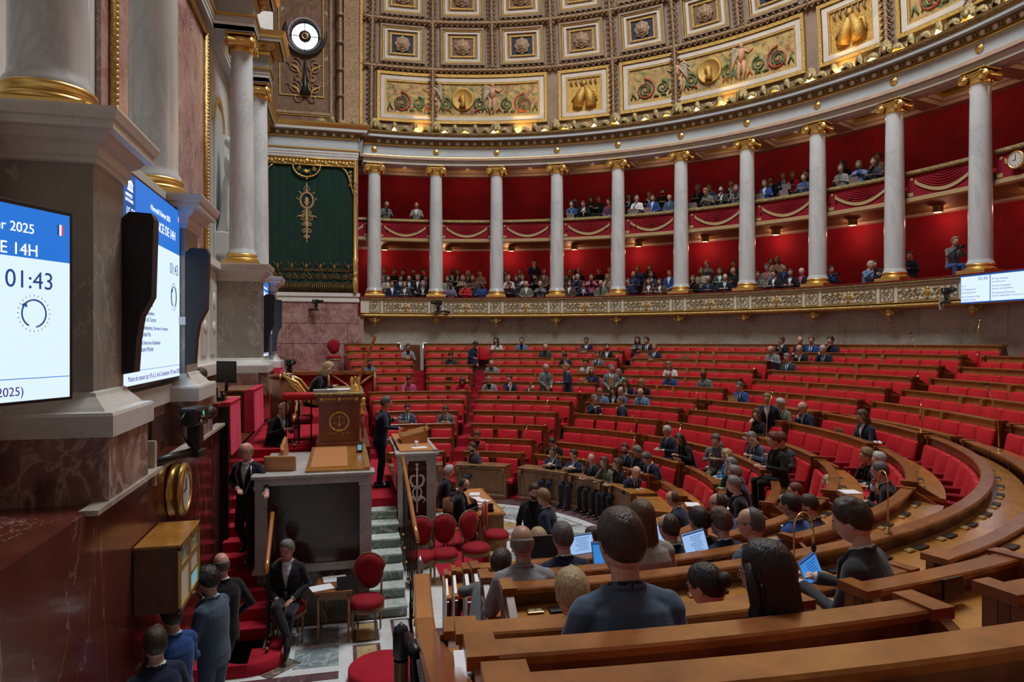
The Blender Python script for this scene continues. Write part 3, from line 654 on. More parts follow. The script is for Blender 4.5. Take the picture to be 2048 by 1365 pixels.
# podium between the pedestals
b = MB()
for x0, x1, yy in ((-6.72, -4.28, 3.86), (4.28, 6.72, 3.86), (-14.6, -7.48, 4.3), (7.48, 14.6, 4.3)):
    b.bb((x0, yy, -.74), (x1, YW, 1.78), 'marble_white'); b.bb((x0, yy-.14, -.74), (x1, YW, -.52), 'marble_white'); b.bb((x0, yy-.1, 1.66), (x1, YW, 1.80), 'marble_white'); b.bb((x0, yy-.1, -1.26), (x1, YW, -.74), 'marble_dado')
    b.bb((x0, yy-.05, 1.5), (x1, YW, 1.58), 'marble_white')
b.bb((-3.52, 4.55, -.74), (3.52, YW, 1.78), 'white_gloss'); b.bb((-3.52, 4.42, 1.64), (3.52, YW, 1.80), 'white_gloss'); b.bb((-3.52, 4.42, -.74), (3.52, YW, -.5), 'white_gloss')
for x in range(-3, 4): b.bb((x-.3, 4.51, -.3), (x+.3, 4.56, 1.3), 'marble_white'); b.ball((x, 4.51, .9), (.16, .03, .2), 'white_gloss', 6); b.ball((x, 4.51, .3), (.2, .03, .15), 'white_gloss', 6)
b.bb((-2.35, 4.7, -1.78), (3.3, 4.85, -.74), 'marble_dado'); b.bb((3.05, 3.6, -1.78), (3.2, 4.7, -.74), 'marble_pink')
for x0, x1 in ((-6.45, -5.6), (-5.4, -4.5)): b.bb((x0, 3.70, -1.15), (x1, 3.77, -.85), 'marble_oxblood')
struct(b.obj('wall_podium'))
struct(MB().bb((3.0, 4.30, -1.78), (3.06, 4.68, -.76), 'beige_paint').obj('door_1'))
b = MB(); b.bb((-7.94, 3.42, -1.28), (-2.35, 3.55, -1.24), 'marble_beige'); struct(b.obj('trim_ledge'))
b = MB(); b.bb((-2.45, 3.38, FL), (-2.3, 3.52, -1.0), 'dark_iron'); struct(b.obj('trim_shaded_wall_step'))  # step in the brown marble wall, its shaded face coloured near-black
b = MB(); b.bb((-15, 3.44, FL), (-4.35, 3.5, FL+.28), 'marble_dado'); b.bb((-15, 3.42, FL+.26), (-4.35, 3.5, FL+.33), 'marble_white'); b.bb((-15, 3.42, FL), (-4.35, 3.5, FL+.06), 'marble_white'); struct(b.obj('baseboard_tribune'))
# wall columns
for k, xc in enumerate(XW):
    o = dup(col0); o.location = (xc, 4.05, 0); o.rotation_euler[2] = PI/2; o['kind'] = 'thing'; o['group'] = 'tall marble columns of the tribune wall'
    o['label'] = 'tall marble column on a pedestal of the tribune wall, %s from the camera' % ORD[k]
# entablature of the long wall with ressauts
def ent_profile(): return [(0, 7.30), (0, 7.40), (.02, 7.40), (.02, 7.50), (.04, 7.50), (.04, 7.60), (.09, 7.61), (.09, 7.66), (.0, 7.66)]
def ent_block(b, x0, x1, y0):
    def bandz(prof, m):
        for i in range(len(prof)-1):
            (o0, z0), (o1, z1) = prof[i], prof[i+1]
            P = lambda o, z: [(x0-o, YW, z), (x0-o, y0-o, z), (x1+o, y0-o, z), (x1+o, YW, z)]
            a_, c_ = P(o0, z0), P(o1, z1); b.add(a_+c_, [(k, k+1, k+5, k+4) for k in range(3)], m)
    b.bb((x0, y0, 7.28), (x1, YW, 8.5), 'marble_frieze')
    bandz([(.0, 7.29), (.0, 7.40), (.02, 7.40), (.02, 7.50), (.04, 7.50), (.04, 7.60)], 'marble_white'); bandz([(.04, 7.60), (.09, 7.615), (.09, 7.66), (.005, 7.67)], 'gold')
    bandz([(.005, 8.05), (.06, 8.09), (.06, 8.13), (.0, 8.14)], 'gold'); bandz([(.08, 8.14), (.20, 8.30), (.3, 8.30)], 'gold_ornate'); bandz([(.34, 8.30), (.36, 8.31), (.36, 8.41)], 'marble_white'); bandz([(.36, 8.41), (.42, 8.45), (.48, 8.53), (.50, 8.56), (0, 8.57)], 'gold')
    n = max(2, int((YW-y0)/.22))
    for i in range(n):
        y = y0+(YW-y0)*(i+.5)/n
        b.ball((x0-.13, y, 8.2), (.07, .07, .07), 'gold_ornate', 5)
    n = max(2, int((x1-x0)/.22))
    for i in range(n): b.ball((x0+(x1-x0)*(i+.5)/n, y0-.13, 8.2), (.07, .07, .07), 'gold_ornate', 5)
b = MB()
for xc in XW: ent_block(b, xc-.36, xc+.36, 3.74)
for x0, x1 in ((-14.6, -7.46), (-6.74, -4.26), (-3.54, 3.54), (4.26, 6.74), (7.46, 14.6)): ent_block(b, x0+.001, x1-.001, 4.62)
struct(b.obj('trim_wall_entablature'))
# tapestry with gilt frame
def tapestry_mat():
    m, N, L, b = nt('tapestry'); MATS['tapestry'] = m
    v = coords(N, L, 'Object', (1, 1, .55)); w = coords(N, L, 'Object', (1, 1, 1))
    vo = N.new('ShaderNodeTexVoronoi'); vo.inputs['Scale'].default_value = 2.6; vo.inputs['Randomness'].default_value = 1
    n = noise(N, L, v, 3, 4, .6, 1.5); L.new(n.outputs['Color'], vo.inputs['Vector'])
    d = N.new('ShaderNodeVectorMath'); d.operation = 'ADD'; L.new(v, d.inputs[0]); L.new(n.outputs['Color'], d.inputs[1]); L.new(d.outputs[0], vo.inputs['Vector'])
    sp = N.new('ShaderNodeSeparateColor'); L.new(vo.outputs['Color'], sp.inputs[0])
    fig = ramp(N, L, sp.outputs[0], [(.1, (.30, .06, .06)), (.25, (.05, .10, .26)), (.4, (.44, .40, .34)), (.55, (.35, .10, .17)), (.7, (.10, .17, .12)), (.85, (.50, .45, .38))])
    bg = ramp(N, L, n.outputs['Fac'], [(.35, (.26, .25, .20)), (.65, (.46, .44, .37))])
    sz = N.new('ShaderNodeSeparateXYZ'); L.new(w, sz.inputs[0]); r = N.new('ShaderNodeMapRange'); L.new(sz.outputs[2], r.inputs[0]); r.inputs[1].default_value = 3.6; r.inputs[2].default_value = 4.6; r.inputs[3].default_value = 1; r.inputs[4].default_value = 0
    L.new(mixc(N, L, r.outputs[0], bg, fig), b.inputs['Base Color']); b.inputs['Roughness'].default_value = .95
tapestry_mat()
t = thing('tapestry', 'large woven tapestry in a beaded gilt frame between the wall columns', 'tapestry')
MB().bb((-3.05, 4.79, 1.95), (3.2, 4.83, 6.95), 'tapestry').obj('woven_panel', t)
b = MB()
for x in (-3.15, 3.30): b.tube([(x, 4.74, 1.85), (x, 4.74, 7.1)], .06, 'gold_ornate', 8)
for i in range(64):
    for x in (-3.15, 3.30): b.ball((x, 4.69, 1.9+.081*i), (.05, .03, .034), 'gold', 5)
for z in (1.87, 7.06): b.tube([(-3.15, 4.74, z), (3.3, 4.74, z)], .06, 'gold_ornate', 8)
b.obj('gilt_frame', t)
b = MB(); b.bb((-3.5, 4.78, 1.82), (3.6, 4.84, 7.25), 'marble_pink'); struct(b.obj('trim_tapestry_surround'))
# niche and statue
b = MB()
zc = 5.55
for i in range(12):
    a0, a1 = PI*i/12, PI*(i+1)/12
    for r0, r1, o, m in ((.62, .76, .06, 'gold'), (.76, .86, .03, 'marble_white')):
        vs = [(5.5+r*math.cos(a), YW-o, zc+r*math.sin(a)) for r in (r0, r1) for a in (a0, a1)]+[(5.5+r*math.cos(a), YW+.1, zc+r*math.sin(a)) for r in (r0, r1) for a in (a0, a1)]
        b.add(vs, [(0, 1, 3, 2), (0, 2, 6, 4), (1, 5, 7, 3), (0, 4, 5, 1), (2, 3, 7, 6)], m)
for sx in (-1, 1): b.bb((5.5+sx*.62, YW-.06, 2.0), (5.5+sx*.76, YW+.1, zc), 'marble_white')
b.bb((4.9, YW-.02, 2.0), (6.1, YW+.05, zc+.5), 'marble_frieze')
struct(b.obj('trim_niche'))
def statue(loc, rz, s, lab, zt):
    t = thing('marble_statue', lab, 'statue', loc, rz)
    b = MB()
    prof = [(.34, 0), (.36, .05), (.30, .3), (.27, .7), (.25, 1.0), (.19, 1.15), (.22, 1.35), (.20, 1.5), (.08, 1.58), (.07, 1.66)]
    vs = []; n = 40
    for r, z in prof:
        for i in range(n):
            a = 2*PI*i/n; k = 1+(.09*math.sin(9*a+z*1.5)+.05*math.sin(15*a))*max(0, 1-z/1.3); vs.append((s*r*k*math.cos(a)*1.1, s*r*k*math.sin(a)*.8, s*z))
    fs = [(j*n+i, j*n+(i+1) % n, (j+1)*n+(i+1) % n, (j+1)*n+i) for j in range(len(prof)-1) for i in range(n)]
    b.add(vs, fs, 'white_gloss', True)
    b.ball((0, -.02, 1.76*s), (.105*s, .125*s, .14*s), 'white_gloss', 12); b.ball((0, .06*s, 1.80*s), (.12*s, .11*s, .12*s), 'white_gloss', 10)
    b.tube([(-.2*s, 0, 1.42*s), (-.30*s, -.05, 1.15*s), (-.18*s, -.25*s, 1.02*s)], [.07*s, .06*s, .04*s], 'white_gloss', 8)
    b.tube([(.2*s, 0, 1.42*s), (.32*s, -.08, 1.18*s), (.28*s, -.35*s, 1.22*s)], [.07*s, .06*s, .04*s], 'white_gloss', 8)
    b.tube([(-.25*s, 0, 1.4*s), (0, -.16*s, 1.15*s), (.25*s, -.1*s, .9*s), (.3*s, 0, .3*s)], [.06*s, .09*s, .08*s, .05*s], 'white_gloss', 8)
    b.obj('draped_figure', t)
    MB().box((0, 0, -.22*s), (.85*s, .6*s, .44*s), 'marble_white', bev=.03).obj('base', t)
statue((5.35, 4.45, 2.75), 0, 1.32, 'white marble standing figure in the niche between the far wall columns', 0)
statue((6.6, 4.2, 9.1), .6, 1.3, 'white marble seated figure on the cornice, cut by the top edge', 0)
# ---- far pier: green curtain panel with gilt frame
XP = 14.62
b = MB(); b.bb((XP, 1.12, -1.6), (XP+.5, YW, 8.6), 'marble_pink'); b.bb((XP, .9, -1.6), (XP+.5, 1.12, 1.0), 'marble_pink'); struct(b.obj('wall_pier'))
b = MB()
for z0, z1, o in ((1.56, 1.66, .05), (1.66, 1.78, .03), (1.78, 1.92, .08)): b.bb((XP-o, 1.12-o, z0), (XP+.5, YW, z1), 'white_gloss')
struct(b.obj('trim_pier'))
b = MB()
for x in range(3):
    for y in range(3): b.bb((XP-.006, 1.13+1.25*y+.4*(x % 2), -.9+.8*x), (XP, 1.14+1.25*y+.4*(x % 2), -.1+.8*x), 'marble_oxblood')
for z in (-.1, .7): b.bb((XP-.006, 1.12, z), (XP, YW, z+.012), 'marble_oxblood')
struct(b.obj('trim_pier_joints'))
def pier_ent(b, m=None):
    def bz(prof, mm):
        for i in range(len(prof)-1):
            (o0, z0), (o1, z1) = prof[i], prof[i+1]
            P = lambda o, z: [(XP-o, YW, z), (XP-o, 1.15-o, z), (XP+.6, 1.15-o, z)]
            a_, c_ = P(o0, z0), P(o1, z1); b.add(a_+c_, [(k, k+1, k+4, k+3) for k in range(2)], mm)
    bz([(-.05, 7.28), (.02, 7.28), (.02, 7.38), (.04, 7.38), (.04, 7.48), (.06, 7.48), (.06, 7.6)], 'marble_white'); bz([(.06, 7.6), (.11, 7.615), (.11, 7.66), (.02, 7.67)], 'gold')
    bz([(.02, 7.66), (.02, 8.08)], 'marble_frieze'); bz([(.02, 8.07), (.07, 8.1), (.07, 8.13), (.02, 8.14)], 'gold'); bz([(.1, 8.13), (.2, 8.30)], 'gold_brown'); bz([(.2, 8.30), (.37, 8.31), (.38, 8.41)], 'marble_white'); bz([(.38, 8.41), (.43, 8.45), (.50, 8.52), (.52, 8.58), (-.4, 8.60)], 'gold')
b = MB(); pier_ent(b)
eggs(b, 10, lambda s, o, z: (XP-.12-o, 2.95+s, z), 1.78); struct(b.obj('trim_pier_entablature'))
t = thing('curtain_panel', 'dark green curtain panel in an ornate gilt frame on the pink marble pier', 'curtain')
b = MB(); vs = []; n = 60
for i in range(n+1):
    y = 1.22+3.6*i/n; x = XP-.06+.012*math.sin(i*1.3)
    vs += [(x, y, 1.95), (x, y, 7.2)]
b.add(vs, [(2*i, 2*i+2, 2*i+3, 2*i+1) for i in range(n)], 'green_curtain', True); b.obj('green_cloth', t)
b = MB()
b.bb((XP-.13, 1.2, 6.93), (XP-.04, YW, 7.24), 'gold_ornate'); b.tube([(XP-.15, 1.2, 6.95), (XP-.15, YW, 6.95)], .022, 'gold', 6); b.tube([(XP-.15, 1.2, 7.22), (XP-.15, YW, 7.22)], .03, 'gold', 6)
for i in range(26):
    y = 1.3+.135*i; b.ball((XP-.14, y, 7.08+.04*math.sin(i*2.1)), (.05, .07, .07), 'gold_ornate', 5)
    b.tube([(XP-.15, y-.06, 7.0), (XP-.17, y, 7.1), (XP-.15, y+.07, 7.16)], [.012, .022, .006], 'gold', 4)
b.lathe([(.07, 1.93), (.075, 2.0), (.10, 2.1), (.12, 2.3), (.10, 2.5), (.06, 2.6), (.10, 2.66), (.10, 2.7), (.07, 2.75), (.10, 2.9), (.105, 3.3), (.075, 3.35), (.075, 5.9), (.09, 5.95), (.06, 6.1), (.07, 7.25)], 'gold', 16, c=(XP-.12, 1.24, 0))
for i in range(40): b.ball((XP-.17, 1.24+.04*math.sin(i), 3.0+.015*i if i < 20 else 5.8+.03*(i-20)), (.06, .05, .03), 'gold_ornate', 4)
for sg, y0 in ((1, 1.32), (-1, 4.78)):
    b.tube([(XP-.15, y0+sg*(.42-.42*(i/10)**.5), 6.9-1.0*i/10) for i in range(11)], .028, 'gold', 5)
    for q in range(4): b.tube([(XP-.15, y0+sg*x, z) for x, z in spiral(.12+.04*q*0, 6.75-.17*q, .07, 1.3, 1, 12)], .013, 'gold', 4)
yc = 3.1
for z_, hh in ((6.93, 0),):
    b.tube([(XP-.15, yc+.52*math.cos(PI*i/14), 6.93-.46*math.sin(PI*i/14)) for i in range(15)], .035, 'gold', 6)
    for i in range(13): b.ball((XP-.17, yc+.52*math.cos(PI*(i+.5)/13), 6.93-.46*math.sin(PI*(i+.5)/13)), .04, 'gold', 5)
    for i in range(9): a = RAD(190+20*i); b.tube([(XP-.15, yc, 6.75), (XP-.16, yc+.14*math.cos(a), 6.75+.14*math.sin(a))], [.02, .028], 'gold', 4)
    for sg in (-1, 1): b.tube([(XP-.15, yc+sg*x, z) for x, z in spiral(.30, 6.80, .09, 1.5, 1, 16)], .016, 'gold', 4)
b.ball((XP-.16, yc, 7.1), (.05, .1, .1), 'gold', 7); b.ball((XP-.15, yc, 6.42), (.03, .04, .07), 'gold', 5)
b.obj('gilt_frame', t)
b = MB(); X = XP-.085      # woven emblem: ring with a pine cone over a baluster of leaves
G = 'tan_fringe'
b.tube([(X, yc+.235*math.cos(a), 5.55+.30*math.sin(a)) for a in [2*PI*i/28 for i in range(29)]], .032, G, 6)
for i in range(22):
    a = 2*PI*i/22; b.tube([(X, yc+.26*math.cos(a), 5.55+.33*math.sin(a)), (X, yc+.31*math.cos(a+.12), 5.55+.38*math.sin(a+.12))], [.02, .008], G, 4)
b.ball((X, yc, 5.58), (.02, .07, .11), G, 6); b.lathe([(.02, 5.3), (.06, 5.35), (.03, 5.45)], G, 8, c=(X, yc, 0))
for sg in (-1, 1):
    for z_, r_ in ((5.08, .10), (4.86, .13), (4.62, .10), (4.35, .10), (4.13, .06), (5.47, .05)): b.tube([(X, yc+sg*x, z) for x, z in spiral(r_*1.15, z_, r_, 1.5, 1, 16)], .018, G, 4)
    b.tube([(X, yc+sg*.12, 4.95), (X, yc+sg*.30, 4.93), (X, yc+sg*.42, 4.86)], [.03, .03, .008], G, 4); b.tube([(X, yc+sg*.05, 5.9), (X, yc+sg*.12, 6.0), (X, yc+sg*.05, 6.12)], [.012, .02, .006], G, 4)
    b.tube([(X, yc+sg*.3, 5.55), (X, yc+sg*.38, 5.65)], [.02, .02], G, 4); b.tube([(X, yc+sg*.2, 5.8), (X, yc+sg*.3, 5.9)], [.02, .02], G, 4)
b.lathe([(.0, 3.85), (.025, 3.9), (.02, 4.0), (.06, 4.1), (.03, 4.25), (.05, 4.5), (.09, 4.62), (.04, 4.75), (.05, 5.0), (.03, 5.25)], G, 8, c=(X, yc, 0)); b.lathe([(.02, 5.85), (.05, 5.95), (.02, 6.05), (.035, 6.12), (0, 6.3)], G, 8, c=(X, yc, 0))
b.obj('woven_emblem', t)
b = MB(); G = 'gold_brown'
for i in range(7):
    y = 1.5+.54*i
    for sg in (-1, 1): b.tube([(X, y+sg*x, z) for x, z in spiral(.13, 2.55, .12, 1.6, 1, 18)], .022, G, 4)
    b.tube([(X, y-.27, 2.36), (X, y, 2.82), (X, y+.27, 2.36)], .018, G, 4); b.ball((X, y, 2.95), (.03, .05, .12), G, 5)
    for sg in (-1, 1): b.tube([(X, y+sg*.02, 2.88), (X, y+sg*.14, 3.06), (X, y+sg*.22, 2.94)], [.02, .02, .008], G, 4); b.ball((X, y+sg*.14, 3.08), (.02, .035, .035), G, 4)
for z in (2.30, 2.84, 2.78): b.tube([(X-.01, 1.3, z), (X-.01, YW, z)], .018, G, 4)
for i in range(48): b.tube([(X-.01, 1.32+.074*i, 2.27), (X-.02, 1.32+.074*i, 1.98)], .026, G, 4)
b.obj('gilt_lace_border', t)
# ---- barrel vault over the tribune with the round window
b = MB(); NV = 60; oc = (11.9-ZD)
def vp(y, e, off=0): e = RAD(e); r = RD-off; return (r*math.cos(e), y, ZD+r*math.sin(e))
eo = 13.1; yo = 3.18; ro_ = .62; de = math.degrees(ro_/RD)
vs = []; fs = []; Ys = [0.9, 1.7, yo-ro_-.25, yo+ro_+.25, YW+.05]; Es = [-1.5, 3, 6, eo-de*1.45, eo+de*1.45]+[18+6*i for i in range(25)]
for j, e in enumerate(Es):
    for y in Ys: vs.append(vp(y, e))
k = len(Ys)
for j in range(len(Es)-1):
    for i in range(k-1):
        if j == 3 and i == 2: continue
        fs.append((j*k+i, j*k+i+1, (j+1)*k+i+1, (j+1)*k+i))
b.add(vs, fs, 'dome_brown', True)
N = 32; rim = []; hole = []
for i in range(N):
    a = 2*PI*(i+.5)/N; c_, s_ = math.cos(a), math.sin(a); m_ = max(abs(c_), abs(s_)); hole.append(vp(yo+ro_*c_, eo+de*s_)); rim.append(vp(yo+(ro_+.25)*c_/m_, eo+de*1.45*s_/m_))
b.add(hole+rim+[Vector(p)+Vector((.5, 0, .12)) for p in hole], [(i, (i+1) % N, N+(i+1) % N, N+i) for i in range(N)]+[(i, 2*N+i, 2*N+(i+1) % N, (i+1) % N) for i in range(N)], 'dome_brown')
struct(b.obj('ceiling_vault'))
b = MB()
for y0, y1, off, m in ((.95, 1.05, .16, 'dome_gold'), (1.05, 1.55, .10, 'dome_rose'), (1.55, 1.68, .18, 'dome_rose'), (1.72, 1.95, .22, 'dome_brown'), (4.55, 4.8, .15, 'dome_brown')):
    for j in range(26):
        e0, e1 = 4*j-1, 4*j+3
        b.add([vp(y0, e0), vp(y0, e0, off), vp(y1, e0, off), vp(y1, e0), vp(y0, e1), vp(y0, e1, off), vp(y1, e1, off), vp(y1, e1)], [(0, 1, 5, 4), (1, 2, 6, 5), (2, 3, 7, 6)], m)
for y_, r_ in ((1.82, .10),): b.tube([vp(y_, -.5+i, .24) for i in range(60)], r_, 'dome_rose', 8)
for i in range(14): b.tube([vp(1.82, i*4+.1, .28), vp(1.82, i*4+.5, .28)], .14, 'dome_rose', 8)
def vrect(b, y0, y1, e0, e1, w, off, m):
    for (ya, yb, ea, eb) in ((y0, y0+w, e0, e1), (y1-w, y1, e0, e1), (y0, y1, e0, e0+math.degrees(w/RD)), (y0, y1, e1-math.degrees(w/RD), e1)):
        n = max(1, int((eb-ea)/3))
        for j in range(n):
            c0_, c1_ = ea+(eb-ea)*j/n, ea+(eb-ea)*(j+1)/n
            b.add([vp(ya, c0_), vp(ya, c0_, off), vp(yb, c0_, off), vp(yb, c0_), vp(ya, c1_), vp(ya, c1_, off), vp(yb, c1_, off), vp(yb, c1_)], [(0, 1, 5, 4), (1, 2, 6, 5), (2, 3, 7, 6), (0, 3, 2, 1), (4, 5, 6, 7)], m)
vrect(b, 2.12, 4.5, 1.3, 70, .1, .08, 'dome_rose'); vrect(b, 2.45, 4.15, 4.0, 40, .04, .05, 'dome_gold')
vrect(b, 2.2, 4.4, -.6, 1.2, .03, .05, 'dome_gold')
struct(b.obj('trim_vault_ribs'))
b = MB()
def V(y, z): return vp(yo+y, eo+math.degrees(z/RD), .03)
for zoff in (-2.0, -1.2, 1.9, 3.2):
    for sg in (-1, 1):
        for sc, r_ in (((.38), .30), ((.28), .17)): b.tube([V(sg*(sc+x), zoff+(.0 if r_ > .2 else -.45)+z) for x, z in spiral(0, 0, r_, 1.7, 1, 20, .04)], .035, 'dome_rose', 5)
        b.tube([V(sg*.1, zoff-.5), V(sg*.3, zoff-.1), V(sg*.7, zoff+.1)], [.03, .06, .02], 'dome_gold', 5)
b.tube([V(0, -2.3), V(0, -1.9), V(0, -1.0)], [.24, .10, .03], 'black', 8)
struct(b.obj('trim_vault_scrolls'))
t = thing('window_1', 'round daylight window with a cross of dark glazing bars in the vault', 'window'); t['kind'] = 'structure'
emit('sky_glass', (.80, .86, 1.), 9.)
Tw = Matrix.Translation(vp(yo, eo)) @ Matrix.Rotation(-PI/2-RAD(eo)*.4, 4, 'Y')
b = MB(); b.lathe([(0, -.30), (ro_+.02, -.30)], 'sky_glass', 32, mat=Tw, smooth=False); b.obj('pane', t)
b = MB(); b.lathe([(ro_*.8, -.27), (ro_, -.22), (ro_*1.06, .02), (ro_*1.32, .07), (ro_*1.36, .02)], 'black', 40, mat=Tw)
b.lathe([(0, -.2), (.22, -.2), (.24, -.26)], 'black', 20, mat=Tw); b.lathe([(.09, -.18), (.11, -.17), (.13, -.18)], 'gold', 20, mat=Tw)
for rz in (0, PI/2): b.box((0, 0, -.25), (.035, 2*ro_, .05), 'black', mat=Tw @ Matrix.Rotation(rz, 4, 'Z'))
b.obj('glazing_bars', t)
struct(MB().bb((-15, YW+.02, 8.5), (15, YW+.3, 25), 'dome_brown').obj('wall_lunette'))
# laylight in the crown of the dome
emit('laylight', (.93, .96, 1.), 26.0)
t = thing('window_2', 'glazed laylight in the crown of the dome above the benches', 'window'); t['kind'] = 'structure'
MB().lathe([(0, 21.7), (4.3, 21.7)], 'laylight', 48, c=(0, -4.2, 0), smooth=False).obj('glass', t)
MB().lathe([(4.3, 21.65), (4.3, 21.9), (4.7, 21.9), (4.7, 21.6), (4.3, 21.65)], 'dome_gold', 48, c=(0, -4.2, 0)).obj('gilt_rim', t)
# ---------------------------------------------------------------- lamps
WARM = (1, .62, .26)
for k in range(0, 34):
    a = 3-DA*k/2.4
    if a < -118: break
    lamp('cornice_lamp', 'POINT', cyl(a, 14.55, 8.66), 70, (1, .60, .18), .05)
for k in range(0, 13):
    lamp('gallery_lamp', 'POINT', cyl(ca(k)-1.2, 16.7, 3.78), 14, (1, .55, .35), .08)
    lamp('upper_gallery_lamp', 'POINT', cyl(ca(k)-DA/2, 16.1, 7.30), 9, (1, .66, .40), .08)
gl = thing('gallery_downlight', 'x', 'lamp', group='round downlights under the upper gallery')
emit('lamp_warm', (1, .45, .2), 6)
MB().lathe([(.0, 3.93), (.13, 3.93)], 'lamp_warm', 16, c=(16.3, 0, 0), smooth=False).obj('lamp_lens', gl)
MB().lathe([(.13, 3.92), (.15, 3.94), (.15, 4.14)], 'gold_brown', 16, c=(16.3, 0, 0)).obj('housing', gl)
for k in range(0, 12):
    q = gl if k == 0 else dup(gl); q.rotation_euler[2] = RAD(ca(k)-1.9); q['label'] = 'round glowing downlight under the upper gallery beside the %s column' % ORD[k]
w = bpy.data.worlds.new('world'); SC.world = w; w.use_nodes = True; w.node_tree.nodes['Background'].inputs[0].default_value = (.5, .52, .56, 1); w.node_tree.nodes['Background'].inputs[1].default_value = .35
SC.view_settings.view_transform = 'Standard'; SC.view_settings.look = 'None'; SC.view_settings.gamma = 1; SC.view_settings.exposure = 0.0
SC.cycles.max_bounces = 5; SC.cycles.diffuse_bounces = 3; SC.cycles.glossy_bounces = 3; SC.cycles.transmission_bounces = 3; SC.cycles.sample_clamp_indirect = 4; SC.cycles.use_denoising = True; SC.cycles.caustics_reflective = False; SC.cycles.caustics_refractive = False; SC.cycles.use_adaptive_sampling = True; SC.cycles.adaptive_threshold = .03
# ================================================================== BENCHES
UP = [(6.8, -4.0), (-6.2, -14.6), (-17.1, -39.5), (-41.9, -64.1), (-66.5, -88.6), (-91.0, -113.0), (-115.3, -137.6), (-140.2, -162.9), (-165.4, -173.6), (-175.8, -186.3)]
SEG = {k: UP for k in 'BCDEF'}
SEG['A'] = [(6.8, -2.1), (-5.9, -90.6), (-93, -137), (-140, -163), (-165.4, -186.3)]
SEG['P'] = [(6.2, -14.6), (-17.1, -39.5), (-41.9, -64.1), (-66.5, -88.6), (-91.0, -113.0), (-115.3, -137.6), (-140.2, -162.9), (-165.4, -186.5)]
SEG['G'] = [(5.7, -14.7), (-17.1, -38.3), (-41.5, -63.3), (-66.1, -88.6), (-90.6, -112.5), (-114.6, -184.0)]
SEG['H'] = [(5.8, -14.4), (-16.9, -38.5), (-42.0, -63.6), (-65.8, -88.5), (-90, -112.3), (-114.8, -137.4), (-140.3, -162.8), (-165.4, -184.3)]
SEG['I'] = [(5.9, -13.5), (-17.3, -37.8), (-42.4, -63.9), (-65.9, -89.0), (-91.7, -112.7), (-115.2, -136.8), (-141, -162.4), (-166, -184)]
SEG['J'] = [(6.1, -13.1), (-17.6, -37.5), (-42.8, -63.8), (-66.2, -88.4), (-92, -112.0), (-115.6, -136.4), (-141.6, -162.2), (-166.4, -184)]
SEG['K'] = [(6.3, -13.0), (-18.1, -37.2), (-44.5, -63.4), (-66.6, -88.0), (-92.5, -111.2), (-116.2, -136), (-142, -162), (-167, -184.5)]
SEG['L'] = [(6.5, -11.7), (-17.4, -36.7), (-41.0, -60.5), (-64.5, -86), (-93, -110.5), (-117, -135.5), (-142.5, -161.5), (-167.5, -185)]
SEG['M'] = [(7, -11), (-15.6, -33.6), (-38.3, -57), (-58.6, -73.4), (-77.5, -92), (-96, -112), (-118, -135), (-143, -160), (-168, -185)]
ROWN = {'M': 'front', 'L': 'first', 'K': 'second', 'J': 'third', 'I': 'fourth', 'H': 'fifth', 'G': 'sixth', 'P': 'corridor', 'F': 'seventh', 'E': 'eighth', 'D': 'ninth', 'C': 'tenth', 'B': 'eleventh', 'A': 'top'}
# one seat: local +x is outward, z measured from the rail top
def seat_back_mesh(w, top=-.15):
    b = MB(); b.box((0, 0, 0), (.085, w-.018, .52), 'red_seat', bev=.035)
    me = b.mesh('seat_back'); 
    for v in me.vertices:
        z = v.co.z+.26; v.co.x += -.105-.10*(1-z/.52)+(.018*math.cos(v.co.y/w*PI) if v.co.x < 0 else 0)*-1; v.co.z += top-.26
    me.polygons.foreach_set('use_smooth', [True]*len(me.polygons)); return me
def cushion_mesh(w):
    b = MB(); b.box((-.36, 0, -.69), (.36, w-.03, .12), 'red_seat', bev=.04)
    me = b.mesh('seat_cushion'); me.polygons.foreach_set('use_smooth', [True]*len(me.polygons)); return me
def arm_mesh():
    b = MB(); b.box((-.30, 0, -.47), (.40, .07, .07), 'red_drape', bev=.03); b.box((-.26, 0, -.64), (.26, .045, .30), 'red_drape', bev=.015)
    me = b.mesh('armrest'); me.polygons.foreach_set('use_smooth', [True]*len(me.polygons)); return me
SB = {w: seat_back_mesh(w) for w in (.50, .53, .56, .59, .62)}; SCU = {w: cushion_mesh(w) for w in SB}; ARM = arm_mesh()
pl = MB(); pl.box((0, 0, 0), (.075, .11, .012), 'brass', bev=.004); pl.box((0, 0, .007), (.05, .085, .004), 'gold_dull'); PLATE = pl.mesh('brass_plate')
pl = MB(); pl.box((0, 0, 0), (.075, .17, .014), 'black', bev=.004); PAD = pl.mesh('voting_pad')
def at(o, a, r, z): o.location = cyl(a, r, z); o.rotation_euler[2] = RAD(a); return o
